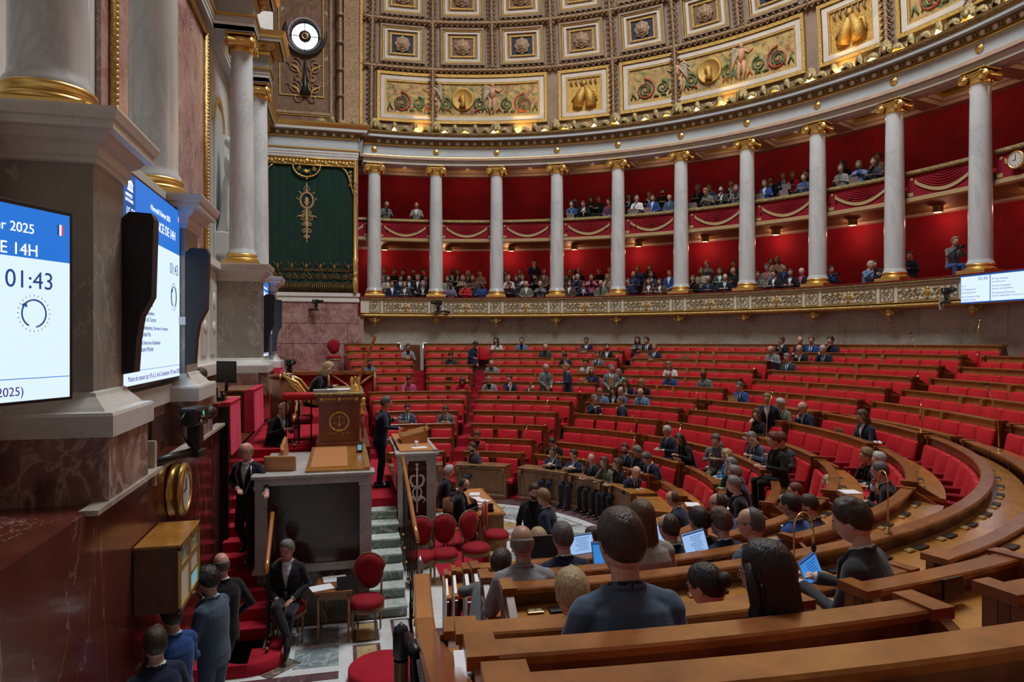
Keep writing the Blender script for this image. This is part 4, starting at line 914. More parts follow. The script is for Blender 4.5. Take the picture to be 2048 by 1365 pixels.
def bench(k, i, a0, a1):
    r, h = ROW[k]; f = ROWF[k]; am = (a0+a1)/2; near = am < -112
    L_ = RAD(a0-a1)*r; n = max(4, int((a0-a1)*1.2)); lab = 'curved wooden bench with red seats, %s row from the floor, %s block from the left' % (ROWN[k], ORD[i])
    if k == 'P': lab = 'curved panelled corridor barrier with a desk top, %s block from the left' % ORD[i]
    if k == 'A': lab = 'top bench against the marble wall, %s stretch from the left' % ORD[i]
    if k == 'G' and i == 5: lab = 'long curved bench with a dark back sweeping round the near side'
    t = thing('bench', lab, 'bench', (0, 0, 0), 0, 'curved red benches of the chamber' if k != 'P' else 'corridor barriers')
    b = MB(); b.sweep([(r-.028, f), (r-.028, h-.03), (r+.03, h-.03), (r+.03, f)], a0, a1, n, 'wood_panel')
    if k not in 'P': b.sweep([(r-.06, h-.17), (r-.06, h-.035), (r-.02, h-.035), (r-.02, h-.17)], a0, a1, n, 'wood_light' if not near else 'wood_bench')
    b.obj('back_panel', t)
    MB().sweep([(r-.085, h-.035), (r-.09, h-.01), (r-.08, h), (r+.05, h), (r+.06, h-.01), (r+.055, h-.04)], a0, a1, n, 'wood_rail').obj('top_rail', t)
    if k != 'A':
        dz = .13 if k != 'P' else .05
        w = .38
        MB().sweep([(r+.03, h-dz), (r+w, h-dz-.045), (r+w, h-dz-.075), (r+w-.03, h-dz-.10), (r+.03, h-dz-.04)], a0, a1, n, 'wood_desk').obj('desk_top', t)
    # end panels
    for a in (a0, a1):
        b = MB(); a_ = a-.18*(1 if a == a0 else -1)
        b.sweep([(r-.10, f), (r-.10, h-.02), (r+.06, h-.02), (r+.40 if k != 'A' else r+.1, h-.22), (r+.36 if k != 'A' else r+.1, h-.45), (r+.20 if k != 'A' else r+.1, f)], a_+RAD(1)*0+.16, a_-.16, 1, 'wood_bench')
        b.obj('end_panel', t)
        MB().sweep([(r-.13, h-.04), (r-.13, h+.012), (r+.08, h+.012), (r+.08, h-.04)], a_+.3, a_-.3, 1, 'wood_rail').obj('end_cap', t)
    if k == 'P':
        m = int(L_/.75)
        b = MB()
        for j in range(m+1):
            a = a0+(a1-a0)*j/m; b.sweep([(r-.055, f), (r-.055, h-.05), (r-.02, h-.05), (r-.02, f)], a-.25, a+.25, 1, 'wood_bench')
        for z0, z1 in ((f, f+.14), (f+.30, f+.34), (h-.14, h-.05)): b.sweep([(r-.045, z0), (r-.045, z1), (r-.02, z1), (r-.02, z0)], a0, a1, n, 'wood_bench')
        b.obj('panel_mouldings', t)
    else:
        m = max(1, int(L_/.56)); w = min(SB, key=lambda q: abs(q-min(L_/m, .62)))
        back_only = k in 'AB' and not near
        for j in range(m):
            a = a0+(a1-a0)*(j+.5)/m
            at(mkobj('seat_back', SB[w], t), a, r, h)
            if not back_only: at(mkobj('seat_cushion', SCU[w], t), a, r, h)
        if k in 'GHIJKL' and not near or (k in 'G' and near) or am < -64 and k in 'FE':
            for j in range(m+1):
                a = a0+(a1-a0)*j/m
                if j in (0, m): a += (-1 if j == 0 else 1)*math.degrees(.07/r)
                at(mkobj('armrest', ARM, t), a, r, h)
        if k in 'BCDEF' and (a0-a1) > 15:
            for j in (m//2, m//2+1):
                a = a0+(a1-a0)*j/m; b = MB(); b.sweep([(r-.15, h-.5), (r-.15, h-.03), (r-.05, h-.03), (r-.05, h-.5)], a-.22, a+.22, 1, 'wood_light'); b.obj('divider_post', t)
    if near and k != 'A':
        m = max(1, int(L_/.56))
        for j in range(m):
            a = a0+(a1-a0)*(j+.5)/m; da = math.degrees(.10/r); dz = .13 if k != 'P' else .05
            o = at(mkobj('brass_plate', PLATE, t), a-da, r+.11, h-dz-.004); o = at(mkobj('voting_pad', PAD, t), a+da*.75, r+.12, h-dz-.004)
    return t
for k in 'LKJIHGPFEDCBA':
    for i, (a0, a1) in enumerate(SEG[k]):
        if k in 'ABC' and a1 < -163: continue      # behind the photographer
        if k in 'AB' and a1 < -140: continue
        bench(k, i, a0, a1)
# front desks
def front_desk(i, a0, a1):
    r, h = ROW['M']; n = 8
    t = thing('front_desk', 'panelled wooden front desk at the edge of the mosaic floor, %s from the left' % ORD[i], 'desk', group='front desks round the mosaic floor')
    MB().sweep([(r-.06, h-.035), (r-.08, h-.01), (r-.06, h), (r+.50, h-.02), (r+.50, h-.05)], a0, a1, n, 'wood_desk' if a0 < -74 else 'wood_front').obj('desk_top', t)
    b = MB(); b.sweep([(r, FL), (r, h-.04), (r+.04, h-.04), (r+.04, FL)], a0, a1, n, 'wood_front')
    b.sweep([(r-.04, FL), (r-.04, FL+.10), (r-.01, FL+.14), (r+.03, FL+.14), (r+.03, FL)], a0, a1, n, 'wood_front'); b.obj('front_panel', t)
    b = MB()
    for s0, s1 in ((a0-1.2, a0-2.0), (a1+2.0, a1+1.2)): b.sweep([(r-.012, FL+.22), (r-.018, FL+.25), (r-.018, h-.16), (r-.012, h-.13), (r+.01, h-.13), (r+.01, FL+.22)], s0, s1, 1, 'wood_front')
    for z0, z1 in ((FL+.22, FL+.27), (h-.18, h-.13)): b.sweep([(r-.018, z0), (r-.018, z1), (r+.01, z1), (r+.01, z0)], a0-1.2, a1+1.2, n, 'wood_front')
    b.obj('panel_moulding', t)
    for a in (a0, a1):
        s = -1 if a == a0 else 1; b = MB()
        b.sweep([(r-.03, FL), (r-.03, h-.03), (r+.48, h-.05), (r+.48, FL)], a+s*.02, a+s*.5, 1, 'wood_front'); b.obj('end_panel', t)
        b = MB(); b.sweep([(r-.09, h-.20), (r-.10, h-.10), (r-.07, h-.04), (r+.03, h-.04), (r+.03, h-.20)], a+s*.05, a+s*1.4, 2, 'wood_bench'); b.obj('bracket', t)
for i, (a0, a1) in enumerate(SEG['M']): front_desk(i, a0, a1)
# ---- gooseneck microphones / lamps on bench ends
def goose_parts(t, h=.34, w=.22, mic=True, big=1.):
    b = MB(); b.lathe([(0, 0), (.035, 0), (.035, .012), (.018, .02), (.018, .055), (.012, .06)], 'brass', 14); b.obj('base', t)
    b = MB(); P = [(0, 0, .05), (0, 0, h-.1)]+[(0, w/2-w/2*math.cos(a), h-.1+.10*math.sin(a)) for a in [PI*q/10 for q in range(1, 10)]]+[(0, w+.01, h-.14)]
    b.tube(P, .0062, 'brass', 8); b.obj('gooseneck', t)
    b = MB(); b.tube([(0, w+.01, h-.13), (0, w+.02, h-.24)], [.012, .009], 'brass', 8); b.ball((0, w+.022, h-.26), (.018, .018, .035), 'black', 8); b.obj('microphone_head', t)
def rail_pt(k, u, dz=0, dr=0):
    x, y, t_ = at_r(u, ROW[k][0]+dr); return (x, y, ROW[k][1]+dz)
GM = thing('gooseneck_microphone', 'tall brass gooseneck microphone in the foreground by the laptop man', 'microphone', (0, 0, 0)); goose_parts(GM, .52, .19)
def near_pt(k, u, dz=0, dr=0):      # nearest crossing of the row circle
    r = ROW[k][0]+dr; dx, dy = ray(u); a = dx*dx+dy*dy; b = 2*(CX*dx+CY*dy); c = CX*CX+CY*CY-r*r
    t = (-b-math.sqrt(max(0, b*b-4*a*c)))/2/a; return (CX+t*dx, CY+t*dy, ROW[k][1]+dz)
GM.location = near_pt('P', 1588, -.0); GM.rotation_euler[2] = -1.62-PI/2+.35
for lab, k, u, near, s, rz in [('brass gooseneck microphone on the end of the near curved bench, beside the clasped-chin man', 'G', 1776, 1, 1., -1.9), ('small brass gooseneck microphone above the bald man in the grey suit', 'J', 1500, 0, .9, -2.6),
        ('slim arched gooseneck microphone beside the writing woman in black', 'K', 1418, 0, .85, -2.8), ('arched gooseneck microphone on the empty block left of the white-haired man', 'J', 1262, 0, .85, -2.9), ('arched gooseneck microphone on the bench below the leaning grey jacket man', 'H', 1392, 0, .9, -2.8),
        ('arched gooseneck microphone by the standing man holding papers to his ear', 'G', 1160, 0, .9, -3.0), ('arched gooseneck microphone on the right-hand bench end above the woman typing', 'G', 1842, 0, 1., -2.3), ('arched gooseneck microphone near the top left block end', 'F', 935, 0, .8, -3.1),
        ('arched gooseneck microphone on a middle bench end, tenth row', 'D', 1225, 0, .9, -3.), ('arched gooseneck microphone on a right-centre bench end, ninth row', 'D', 1508, 0, .9, -3.), ('gooseneck microphone on the front desk beside the man in the blue badge suit', 'M', 1112, 0, .8, -2.6), ('gooseneck microphone on the second front desk', 'M', 1165, 0, .8, -2.6)]:
    q = dup(GM); q['label'] = lab; q.location = near_pt(k, u) if near else rail_pt(k, u); q.rotation_euler[2] = rz; q.scale = (s, s, s)
ST = thing('upright_microphone', 'x', 'microphone')
b = MB(); b.lathe([(0, 0), (.03, 0), (.03, .01), (.012, .03)], 'brass', 12); b.obj('base', ST)
b = MB(); b.tube([(0, 0, .02), (.005, -.01, .3), (.02, -.05, .55), (.01, -.12, .78)], .0065, 'brass', 8); b.obj('stem', ST)
b = MB(); b.tube([(.01, -.12, .77), (.01, -.14, .84)], [.010, .014], 'steel', 8); b.ball((.01, -.145, .86), .022, 'black', 8); b.obj('microphone_head', ST)
for q_, (lab, k, u, s, rz) in enumerate([('tall upright microphone on the far right top bench against the marble wall', 'B', 1955, 1.05, .3), ('upright microphone leaning left on an empty right-hand bench end', 'D', 1836, 1.25, 2.9), ('upright microphone on the empty bench end left of centre', 'J', 1090, .95, .3), ('upright microphone at the end of the front left block', 'L', 1047, .85, .2), ('upright microphone standing between the ministers and the armchairs', 'L', 1262, .9, .2), ('bent upright microphone on the panelled corridor barrier at the right', 'P', 1998, 1.2, 2.6), ('tall upright microphone behind the woman in sequins', 'I', 1533, 1.2, 0), ('upright microphone left of the front armchairs', 'K', 1355, 1., .4)]):
    q = ST if q_ == 0 else dup(ST); q['label'] = lab; q.location = rail_pt(k, u); q.rotation_euler[2] = rz; q.scale = (s, s, s)
# ---- foreground parapet and its stair on the left of the upper rows
def pline(x): return 1.33+(x+11.2)*(-.35/4)
t = thing('parapet', 'polished wooden handrail on dark iron balusters beside the foreground benches', 'railing')
zr = lambda x: -1.15+(x+11.2)*(-1.0/2.75) if x < -8.45 else -2.15
X = [-12.4, -11.8, -11.2, -10.5, -9.8, -9.1, -8.6, -8.2, -7.2]
vs = []
for x in X:
    y = pline(x); z = zr(x)
    vs += [(x, y-.075, z-.035), (x, y-.075, z-.008), (x, y-.06, z), (x, y+.06, z), (x, y+.075, z-.008), (x, y+.075, z-.035)]
b = MB(); fs = []
for i in range(len(X)-1): fs += [(i*6+j, i*6+(j+1) % 6, i*6+6+(j+1) % 6, i*6+6+j) for j in range(6)]
fs += [tuple(range(6)), tuple(6*(len(X)-1)+j for j in reversed(range(6)))]
b.add(vs, fs, 'wood_handrail'); b.obj('handrail', t)
b = MB()
xs = [-12.0+.115*i for i in range(42)]
for i, x in enumerate(xs):
    y = pline(x)+.10; zb = -2.4-.14*0+(x+12)*(-.36)
    zb = max(zb, FL); q = MB(); q.lathe([(.010, zb), (.014, zb+.08), (.008, zb+.1), (.009, zr(x)-.3), (.015, zr(x)-.25), (.008, zr(x)-.2), (.008, zr(x)-.03)], 'dark_iron', 8, c=(x, y, 0)); q.obj('baluster', t)
b = MB()
for i in range(len(X)-1):
    x0, x1 = X[i], X[i+1]; y0, y1 = pline(x0), pline(x1)
    P = []
    for x, y in ((x0, y0), (x1, y1)): P += [(x, y-.03, FL), (x, y-.03, zr(x)-.035), (x, y+.05, zr(x)-.035), (x, y+.05, FL)]
    b.add(P, [(0, 1, 5, 4), (1, 2, 6, 5), (2, 3, 7, 6), (4, 5, 6, 7), (3, 2, 1, 0)], 'marble_greyblock')
b.obj('marble_stringer', t)
b = MB(); b.lathe([(.045, -3.3), (.045, -2.5), (.052, -2.48), (.052, -2.4), (.04, -2.38), (.04, -2.15), (.055, -2.13), (.055, -1.98), (.045, -1.94), (.02, -1.92), (0, -1.90)], 'black', 16, c=(-8.85, 1.30, 0)); b.lathe([(.048, -2.37), (.05, -2.16)], 'wood_rail', 16, c=(-8.85, 1.30, 0))
b.tube([(-8.85, 1.26, -2.0), (-9.3, 1.28, -1.85), (-10, 1.32, -1.6)], .035, 'dark_iron', 8); b.obj('stair_newel', t)
b = MB(); b.lathe([(0, FL+.16), (.42, FL+.16), (.45, FL+.14), (.45, FL)], 'red_carpet', 32, c=(-5.1, 1.18, 0)); struct(b.obj('floor_round_step'))
# ================================================================== TRIBUNE, FLOOR PIECES
def xyz(u, v, z): x, y, t = at_z(u, v, z); return (x, y, z)
# mosaic floor
b = MB(); Z = FL
def sec(r0, r1, a0, a1, m, z=.002, n=12): b.sweep([(r0, Z+z), (r1, Z+z)], a0, a1, n, m, closed=False)
b.sweep([(0.01, Z+.000), (4.5, Z+.000)], 10, -190, 60, 'floor_white', closed=False)
sec(3.84, 4.46, 8, -188, 'floor_purple', .003, 90); sec(1.0, 1.5, 0, -180, 'floor_ochre', .003, 40); sec(.5, .9, 0, -180, 'floor_purple', .003, 30)
NS = 14
for i in range(NS):
    a = -180*i/NS; w = 180/NS
    for (r0, r1) in ((2.66, 3.60), (1.62, 2.46)):
        c = [cyl(a-.6, r0, Z+.003), cyl(a-w+.6, r0, Z+.003), cyl(a-w+.6, r1, Z+.003), cyl(a-.6, r1, Z+.003)]
        b.add(c, [(0, 1, 2, 3)], 'floor_purple')
        g = [cyl(a-1., r0+.04, Z+.004), cyl(a-w+1., r0+.04, Z+.004), cyl(a-w+1., r1-.04, Z+.004), cyl(a-1., r1-.04, Z+.004)]
        if i % 2 or r0 > 2: b.add(g, [(0, 1, 2)], 'floor_slate'); b.add(g, [(0, 2, 3)], 'floor_pale')
        else: b.add(g, [(0, 1, 2, 3)], 'floor_ochre')
def tile(x0, y0, x1, y1, m, z=.003): b.add([(x0, y0, Z+z), (x1, y0, Z+z), (x1, y1, Z+z), (x0, y1, Z+z)], [(0, 1, 2, 3)], m)
def disc(x, y, rx, ry, m, z=.006): b.add([(x+rx*math.cos(2*PI*i/32), y+ry*math.sin(2*PI*i/32), Z+z) for i in range(32)], [tuple(range(32))], m)
tile(-8, .5, -3.3, 3.5, 'floor_white', .0005)
X0 = [-8.0, -7.3, -6.6, -5.9, -5.2, -4.62, -4.05]
cols_ = [(1.16, 1.50), (1.72, 2.9)]
for (x0, x1, kind) in ((-4.02, -3.36, 0), (-4.75, -4.10, 0), (-5.25, -4.83, 1), (-5.9, -5.33, 0), (-6.5, -6.0, 1), (-7.2, -6.6, 0)):
    tile(x0, 1.20, x1, 1.56, 'floor_purple')
    if kind: disc((x0+x1)/2, 1.38, (x1-x0)*.42, .16, 'floor_ochre')
    else: tile(x0+.05, 1.25, x1-.05, 1.51, 'floor_ochre', .005)
    tile(x0, .72, x1, 1.02, 'floor_purple'); tile(x0+.05, .77, x1-.05, .97, 'floor_pale', .005)
for (x0, x1, m) in ((-3.95, -3.4, 'floor_slate'), (-4.62, -4.05, 'floor_slate'), (-4.98, -4.78, 'floor_purple'), (-5.6, -5.14, 'floor_purple'), (-6.2, -5.7, 'floor_slate'), (-7.0, -6.3, 'floor_purple')):
    tile(x0, 1.74, x1, 2.30 if m == 'floor_slate' else 3.4, m)
    if m == 'floor_slate': tile(x0, 2.36, x1, 3.4, 'floor_pale')
b.add([(-4.45, 2.2, Z+.007), (-4.1, 2.55, Z+.007), (-4.45, 2.9, Z+.007), (-4.8, 2.55, Z+.007)], [(0, 1, 2, 3)], 'marble_darkvein')
disc(-5.37, 2.5, .2, .5, 'floor_ochre')
b.add([(-6.0, .3, Z+.004), (-4.75, .15, Z+.004), (-4.75, 1.05, Z+.004), (-6.6, 1.05, Z+.004)], [(0, 1, 2, 3)], 'floor_slate')
struct(b.obj('floor_mosaic'))
struct(MB().bb((-2.45, -1.0, FL), (1.9, .05, FL+.012), 'red_carpet').obj('floor_red_rug'))
# red side stair with the rounded bottom step
t = thing('staircase', 'narrow red carpeted staircase climbing along the brown marble wall', 'stairs'); t['kind'] = 'thing'
b = MB(); nb = 14
for k in range(1, nb):
    x = -4.25+.276*(k-1); z = FL+.155*k; b.bb((x, 2.68, FL), (x+.30 if k < nb-1 else x+.3, 3.44, z), 'red_carpet', bev=.012)
b.obj('carpeted_steps', t)
b = MB(); b.lathe([(0, FL+.155), (.40, FL+.155), (.43, FL+.14), (.43, FL)], 'red_carpet', 32, c=(-4.25, 2.82, 0)); b.bb((-4.68, 2.82, FL), (-4.2, 3.44, FL+.155), 'red_carpet'); b.obj('rounded_bottom_step', t)
b = MB()
P = [(-4.3, FL), (-4.3, FL+.18)]
for k in range(1, nb): x = -4.25+.276*(k-1); P += [(x-.01, FL+.155*k+.012), (x+.276, FL+.155*k+.012)]
P += [(-.6, FL)]
vs = [(x, 2.64, z) for x, z in P]+[(x, 2.68, z) for x, z in P]; n = len(P)
b.add(vs, [tuple(range(n)), tuple(reversed(range(n, 2*n)))]+[(i, (i+1) % n, (i+1) % n+n, i+n) for i in range(n)], 'marble_greyblock'); b.obj('stringer', t)
def railing(nm, lab, p, q, base, nbal, m='wood_handrail', ext=.0):
    t = thing(nm, lab, 'railing'); p = Vector(p); q = Vector(q)
    T, L_ = line_mat(p, q); b = MB(); b.tube([p+(q-p)*i/6 for i in range(7)], .032, m, 10); b.obj('handrail', t)
    for i in range(nbal):
        f_ = (i+.5)/nbal; c = p+(q-p)*f_; zb = base(c.x); bb_ = MB()
        bb_.lathe([(.016, zb), (.020, zb+.03), (.010, zb+.06), (.009, c.z-.08), (.014, c.z-.05), (.010, c.z-.01)], 'dark_iron', 8, c=(c.x, c.y, 0)); bb_.ball((c.x, c.y, zb+.05), .022, 'gold', 6); bb_.obj('baluster', t)
    return t
sz = lambda x: FL+.155*max(0, min(13, int((x+4.25)/.276)+1)) if x > -4.25 else FL+.155
railing('stair_railing', 'wooden handrail on dark balusters beside the usher walking down the red stair', (-3.50, 2.64, -2.40), (-4.50, 2.62, -2.90), sz, 5)
railing('stair_railing', 'short wooden handrail at the top of the red stair beside the president', (.35, 2.50, -1.05), (-.75, 2.55, -1.42), lambda x: -1.93, 4)
# upper platform
b = MB(); b.bb((-.66, 2.2, FL), (3.0, 3.44, -1.93), 'red_carpet', bev=.01); b.bb((-.66, 1.2, FL), (2.2, 2.3, -1.95), 'wood_panel'); b.obj('x'); bpy.data.objects['x'].name = 'floor_president_platform'; struct(bpy.data.objects['floor_president_platform'])
# secretaries' marble stand and desk (near wing)
def stand(t, x0, x1, y0, y1, zb, zt, xo=1):
    b = MB(); b.bb((x0+.03, y0+.03, FL), (x1, y1-.03, zb-.05), 'marble_darkvein'); b.obj('dark_base', t)
    b = MB(); b.bb((x0-.03, y0-.03, zb-.08), (x1, y1+.03, zb-.02), 'marble_greyblock'); b.bb((x0-.01, y0-.01, zb-.02), (x1, y1+.01, zb+.02), 'marble_greyblock'); b.obj('base_moulding', t)
    b = MB(); b.bb((x0+.035, y0+.1, zb), (x1, y1-.1, zt-.14), 'marble_oxblood'); b.obj('dark_panel', t)
    b = MB()
    for ya, yb in ((y0, y0+.17), (y1-.17, y1)): b.bb((x0, ya, zb+.02), (x0+.16, yb, zt-.16), 'marble_greyblock', bev=.006); b.bb((x0-.015, ya-.015, zt-.20), (x0+.16, yb+.015, zt-.15), 'marble_greyblock')
    b.bb((x0-.005, y0-.005, zt-.15), (x1, y1+.005, zt-.05), 'marble_greyblock'); b.bb((x0-.05, y0-.05, zt-.05), (x1 if x1-x0 > 3 else x0+.3, y1+.05, zt), 'marble_greyblock', bev=.012)
    b.bb((x0+.1, y0, zb+.02), (x1, y0+.05, zt-.05), 'marble_greyblock'); b.obj('marble_surround', t)
t = thing('secretaries_desk', 'long secretaries desk on a grey marble stand with a dark red stone panel', 'desk')
stand(t, -3.3, -.95, 1.28, 2.90, -3.23, -1.91)
b = MB(); b.bb((-3.24, 1.30, -1.91), (-.95, 2.22, -1.875), 'wood_desk', bev=.008); b.bb((-3.24, 1.30, -1.88), (-.95, 1.38, -1.855), 'wood_desk', bev=.006); b.obj('desk_top', t)
for i in range(2): MB().bb((-3.0+1.0*i, 1.62, -1.876), (-2.02+1.0*i, 2.16, -1.868), 'leather_tan', bev=.003).obj('leather_inlay', t)
# tan leather chairs
def leather_chair(t):
    b = MB(); b.box((0, 0, .40), (.46, .46, .09), 'leather_tan', bev=.03); b.obj('seat', t)
    b = MB(); b.box((0, 0, 0), (.06, .46, .40), 'leather_tan', bev=.028); me = b.mesh('backrest'); me.transform(Matrix.Translation((-.23, 0, .72)) @ Matrix.Rotation(-.12, 4, 'Y')); mkobj('backrest', me, t)
    for x in (-.19, .19):
        for y in (-.19, .19): MB().tube([(x, y, .36), (x*1.1, y*1.1, 0)], [.02, .014], 'wood_rail', 8).obj('leg', t)
LC = thing('leather_chair', 'x', 'chair', group='tan leather chairs of the secretaries'); leather_chair(LC)
for i, (x, y, rz, lab) in enumerate([(-2.75, 2.55, -.15, 'tan leather chair standing nearest the camera behind the marble stand'), (-2.1, 2.38, -PI/2+.1, 'tan leather chair pushed in at the secretaries desk, nearest of the three in a line'), (-1.6, 2.40, -PI/2, 'tan leather chair pushed in at the secretaries desk, middle of the three in a line'), (-1.15, 2.42, -PI/2, 'tan leather chair pushed in at the secretaries desk, farthest of the three in a line')]):
    q = LC if i == 0 else dup(LC); q.location = (x, y, -2.60); q.rotation_euler[2] = rz; q['label'] = lab
struct(MB().bb((-3.1, 2.2, FL), (-.7, 2.64, -2.605), 'wood_panel').obj('floor_secretaries_platform'))
# green marble steps and the red speaker platform
b = MB()
for k in range(1, 8):
    x = -3.27+.345*(k-1); z = FL+.155*k; b.bb((x+.01, .76, FL), (x+.38, 1.31, z-.025), 'marble_green'); b.bb((x-.015, .75, z-.028), (x+.38, 1.31, z), 'marble_tread')
struct(b.obj('floor_marble_steps'))
struct(MB().bb((-.90, .70, FL), (3.3, 1.31, -2.86), 'red_carpet', bev=.01).obj('floor_speaker_platform'))
t = thing('speaker_pulpit', 'grey marble pulpit with a dark panel and a white caduceus relief', 'pulpit')
stand(t, -1.25, 1.25, .06, .74, -3.23, -2.0)
MB().bb((-1.15, .10, -2.0), (1.2, .70, -1.975), 'leather_tan', bev=.004).obj('desk_top', t)
b = MB(); b.bb((-1.25, .03, -2.0), (1.27, .10, -1.96), 'marble_greyblock'); b.obj('marble_edge', t)
b = MB(); X = -1.25-.0+.02; y = .40
W = 'white_gloss'
b.tube([(X, y, -3.02), (X, y, -2.25)], .017, W, 8); b.ball((X, y, -2.22), .03, W, 7); b.lathe([(0, -3.09), (.02, -3.06), (.012, -3.0), (.025, -2.98), (.01, -2.95)], W, 8, c=(X, y, 0)); b.lathe([(.02, -2.33), (.03, -2.3), (.02, -2.27)], W, 8, c=(X, y, 0))
for sg in (-1, 1):
    b.tube([(X-.012, y+sg*.0, -2.62), (X-.012, y+sg*.08, -2.60), (X-.012, y+sg*.125, -2.50), (X-.012, y+sg*.10, -2.42), (X-.012, y+sg*.05, -2.41), (X-.012, y+sg*.03, -2.43)], [.02, .024, .022, .02, .018, .012], W, 8)
    b.tube([(X-.012, y+sg*.0, -2.62), (X-.012, y+sg*.065, -2.66), (X-.012, y+sg*.08, -2.72), (X-.012, y+sg*.055, -2.79), (X-.012, y, -2.83)], [.016, .016, .016, .014, .01], W, 8)
    b.tube([(X-.012, y, -2.88), (X-.012, y+sg*.08, -2.80), (X-.012, y+sg*.16, -2.86), (X-.012, y+sg*.10, -2.90)], [.02, .035, .02, .01], W, 8)
me = b.mesh('caduceus_relief'); mkobj('caduceus_relief', me, t)
for v in me.vertices: v.co.x = X-(.0)+(v.co.x-X)*.8
t = thing('lectern', 'sloping wooden lectern on the pulpit in front of the speaker', 'lectern', (0.05, .36, -1.975))
b = MB(); b.add([(-.34, -.26, 0), (.34, -.26, 0), (.34, .24, 0), (-.34, .24, 0), (-.34, -.26, .24), (.34, -.26, .24), (.34, .24, .12), (-.34, .24, .12)], [(0, 1, 2, 3), (4, 5, 6, 7), (0, 1, 5, 4), (1, 2, 6, 5), (2, 3, 7, 6), (3, 0, 4, 7)], 'wood_desk'); b.obj('body', t)
b = MB(); b.bb((-.36, .22, .12), (.36, .26, .15), 'wood_desk'); b.obj('book_ledge', t)
t = thing('lectern_microphone', 'pair of thin black microphones on a brass holder at the lectern', 'microphone', (-.22, .12, -1.74))
MB().lathe([(0, 0), (.05, 0), (.05, .05), (.03, .06), (.03, .12)], 'brass', 12).obj('brass_holder', t)
for s in (0, .05): MB().tube([(s, 0, .1), (s-.05, .15, .22), (s-.06, .33, .30)], [.006, .006, .012], 'black', 6).obj('boom', t)
def paper(lab, x, y, z, rz=0, w=.21, d=.30, h=.004, m='paper', grp=None, nm='paper_sheet', tilt=0):
    o = MB().box((0, 0, h/2), (w, d, h), m).obj(nm); o.location = (x, y, z); o.rotation_euler = (tilt, 0, rz); tag(o, lab, 'paper', grp); return o
paper('white speech pages on the lectern under the speaker hand', .05, .34, -1.80, 0, .3, .22, .006, tilt=-.24)
paper('white sheet on the pulpit beside the water glass', -.85, .32, -1.975, .2, .2, .28)
t = thing('water_glass', 'small clear water glass on the pulpit top', 'glass', (-.72, .36, -1.97)); plain('glassy', (.7, .75, .78), .05, 0, .8); MB().lathe([(0, 0), (.03, 0), (.036, .10), (.034, .10), (.028, .01), (0, .01)], 'glassy', 16).obj('tumbler', t)
railing('stair_railing', 'polished wooden handrail running down the green marble steps in front of the pulpit', (-1.75, .70, -2.0), (-4.02, .68, -2.78), lambda x: FL+.155*max(0, min(7, int((x+3.27)/.345)+1)) if x > -3.27 else FL, 9)
b = MB(); b.lathe([(.05, FL), (.06, FL+.05), (.03, FL+.1), (.035, FL+.9), (.05, FL+.95), (.03, FL+1.0), (.045, FL+1.05), (0, FL+1.16)], 'steel', 14, c=(-4.12, .66, 0)); tag(b.obj('newel_post'), 'dark metal newel post with a pointed finial at the foot of the green steps', 'post')
# president's desk
t = thing('president_desk', 'tall mahogany desk of the president with gilt ornaments and a gilt wreath of scales', 'desk')
x0, x1, y0, y1 = -.95, .95, 1.37, 2.14
b = MB(); b.bb((x0+.03, y0+.03, -1.9), (x1-.03, y1-.03, -1.10), 'wood_president'); b.bb((x0-.02, y0-.02, -1.93), (x1+.02, y1+.02, -1.80), 'wood_president', bev=.015); b.obj('body', t)
b = MB(); b.bb((x0-.02, y0-.02, -1.10), (x1+.02, y1+.02, -.97), 'wood_president', bev=.01); b.bb((x0-.05, y0-.05, -.97), (x1+.05, y1+.05, -.93), 'gold_dull', bev=.01); b.obj('cornice', t)
b = MB(); X = x0-.025
for y in (1.45, 1.755, 2.06): b.lathe([(0, .012), (.03, .012), (.034, 0)], 'gold', 12, mat=Matrix.Translation((X, y, -1.035)) @ Matrix.Rotation(-PI/2, 4, 'Y'))
for y in (1.60, 1.91):
    for i in range(7): b.ball((X, y-.09+.03*i, -1.035+.008*(i % 2)), (.008, .016, .016), 'gold', 4)
b.obj('gilt_studs', t)
b = MB(); yc_, zc_ = 1.755, -1.44; R = .165
b.tube([(X+.045, yc_+R*math.cos(a), zc_+R*math.sin(a)) for a in [2*PI*i/32 for i in range(33)]], .022, 'gold_ornate', 8)
for i in range(36): a = 2*PI*i/36; b.ball((X+.035, yc_+(R+.006*(-1)**i)*math.cos(a), zc_+(R+.006*(-1)**i)*math.sin(a)), .018, 'gold', 4)
b.tube([(X+.045, yc_, zc_-.09), (X+.045, yc_, zc_+.11)], .007, 'gold', 6); b.tube([(X+.045, yc_-.085, zc_+.075), (X+.045, yc_, zc_+.09), (X+.045, yc_+.085, zc_+.075)], .006, 'gold', 6)
for sg in (-1, 1):
    for d in (-.03, .03): b.tube([(X+.045, yc_+sg*.085, zc_+.075), (X+.045, yc_+sg*.085+d, zc_-.02)], .003, 'gold', 4)
    b.tube([(X+.045, yc_+sg*.085-.032, zc_-.02), (X+.045, yc_+sg*.085, zc_-.045), (X+.045, yc_+sg*.085+.032, zc_-.02)], .007, 'gold', 5)
    b.tube([(X+.045, yc_+sg*(.02+.06*i), zc_-R-.035+.018*(-1)**i-.006*i) for i in range(4)], [.018, .016, .014, .006], 'gold_ornate', 5)
b.ball((X+.045, yc_, zc_-.06), (.01, .025, .03), 'gold', 5); b.obj('gilt_scales_wreath', t)
b = MB(); b.lathe([(.02, -1.32), (.05, -1.3), (.045, -1.2), (.06, -1.14), (.035, -1.10)], 'gold', 12, c=(x0-.02, y0-.02, 0)); b.ball((x0-.02, y0-.03, -1.06), .05, 'gold', 8); b.tube([(x0-.02, y0-.02, -1.32), (x0-.02, y0-.02, -1.75)], [.035, .02], 'wood_president', 8); b.obj('gilt_bust', t)
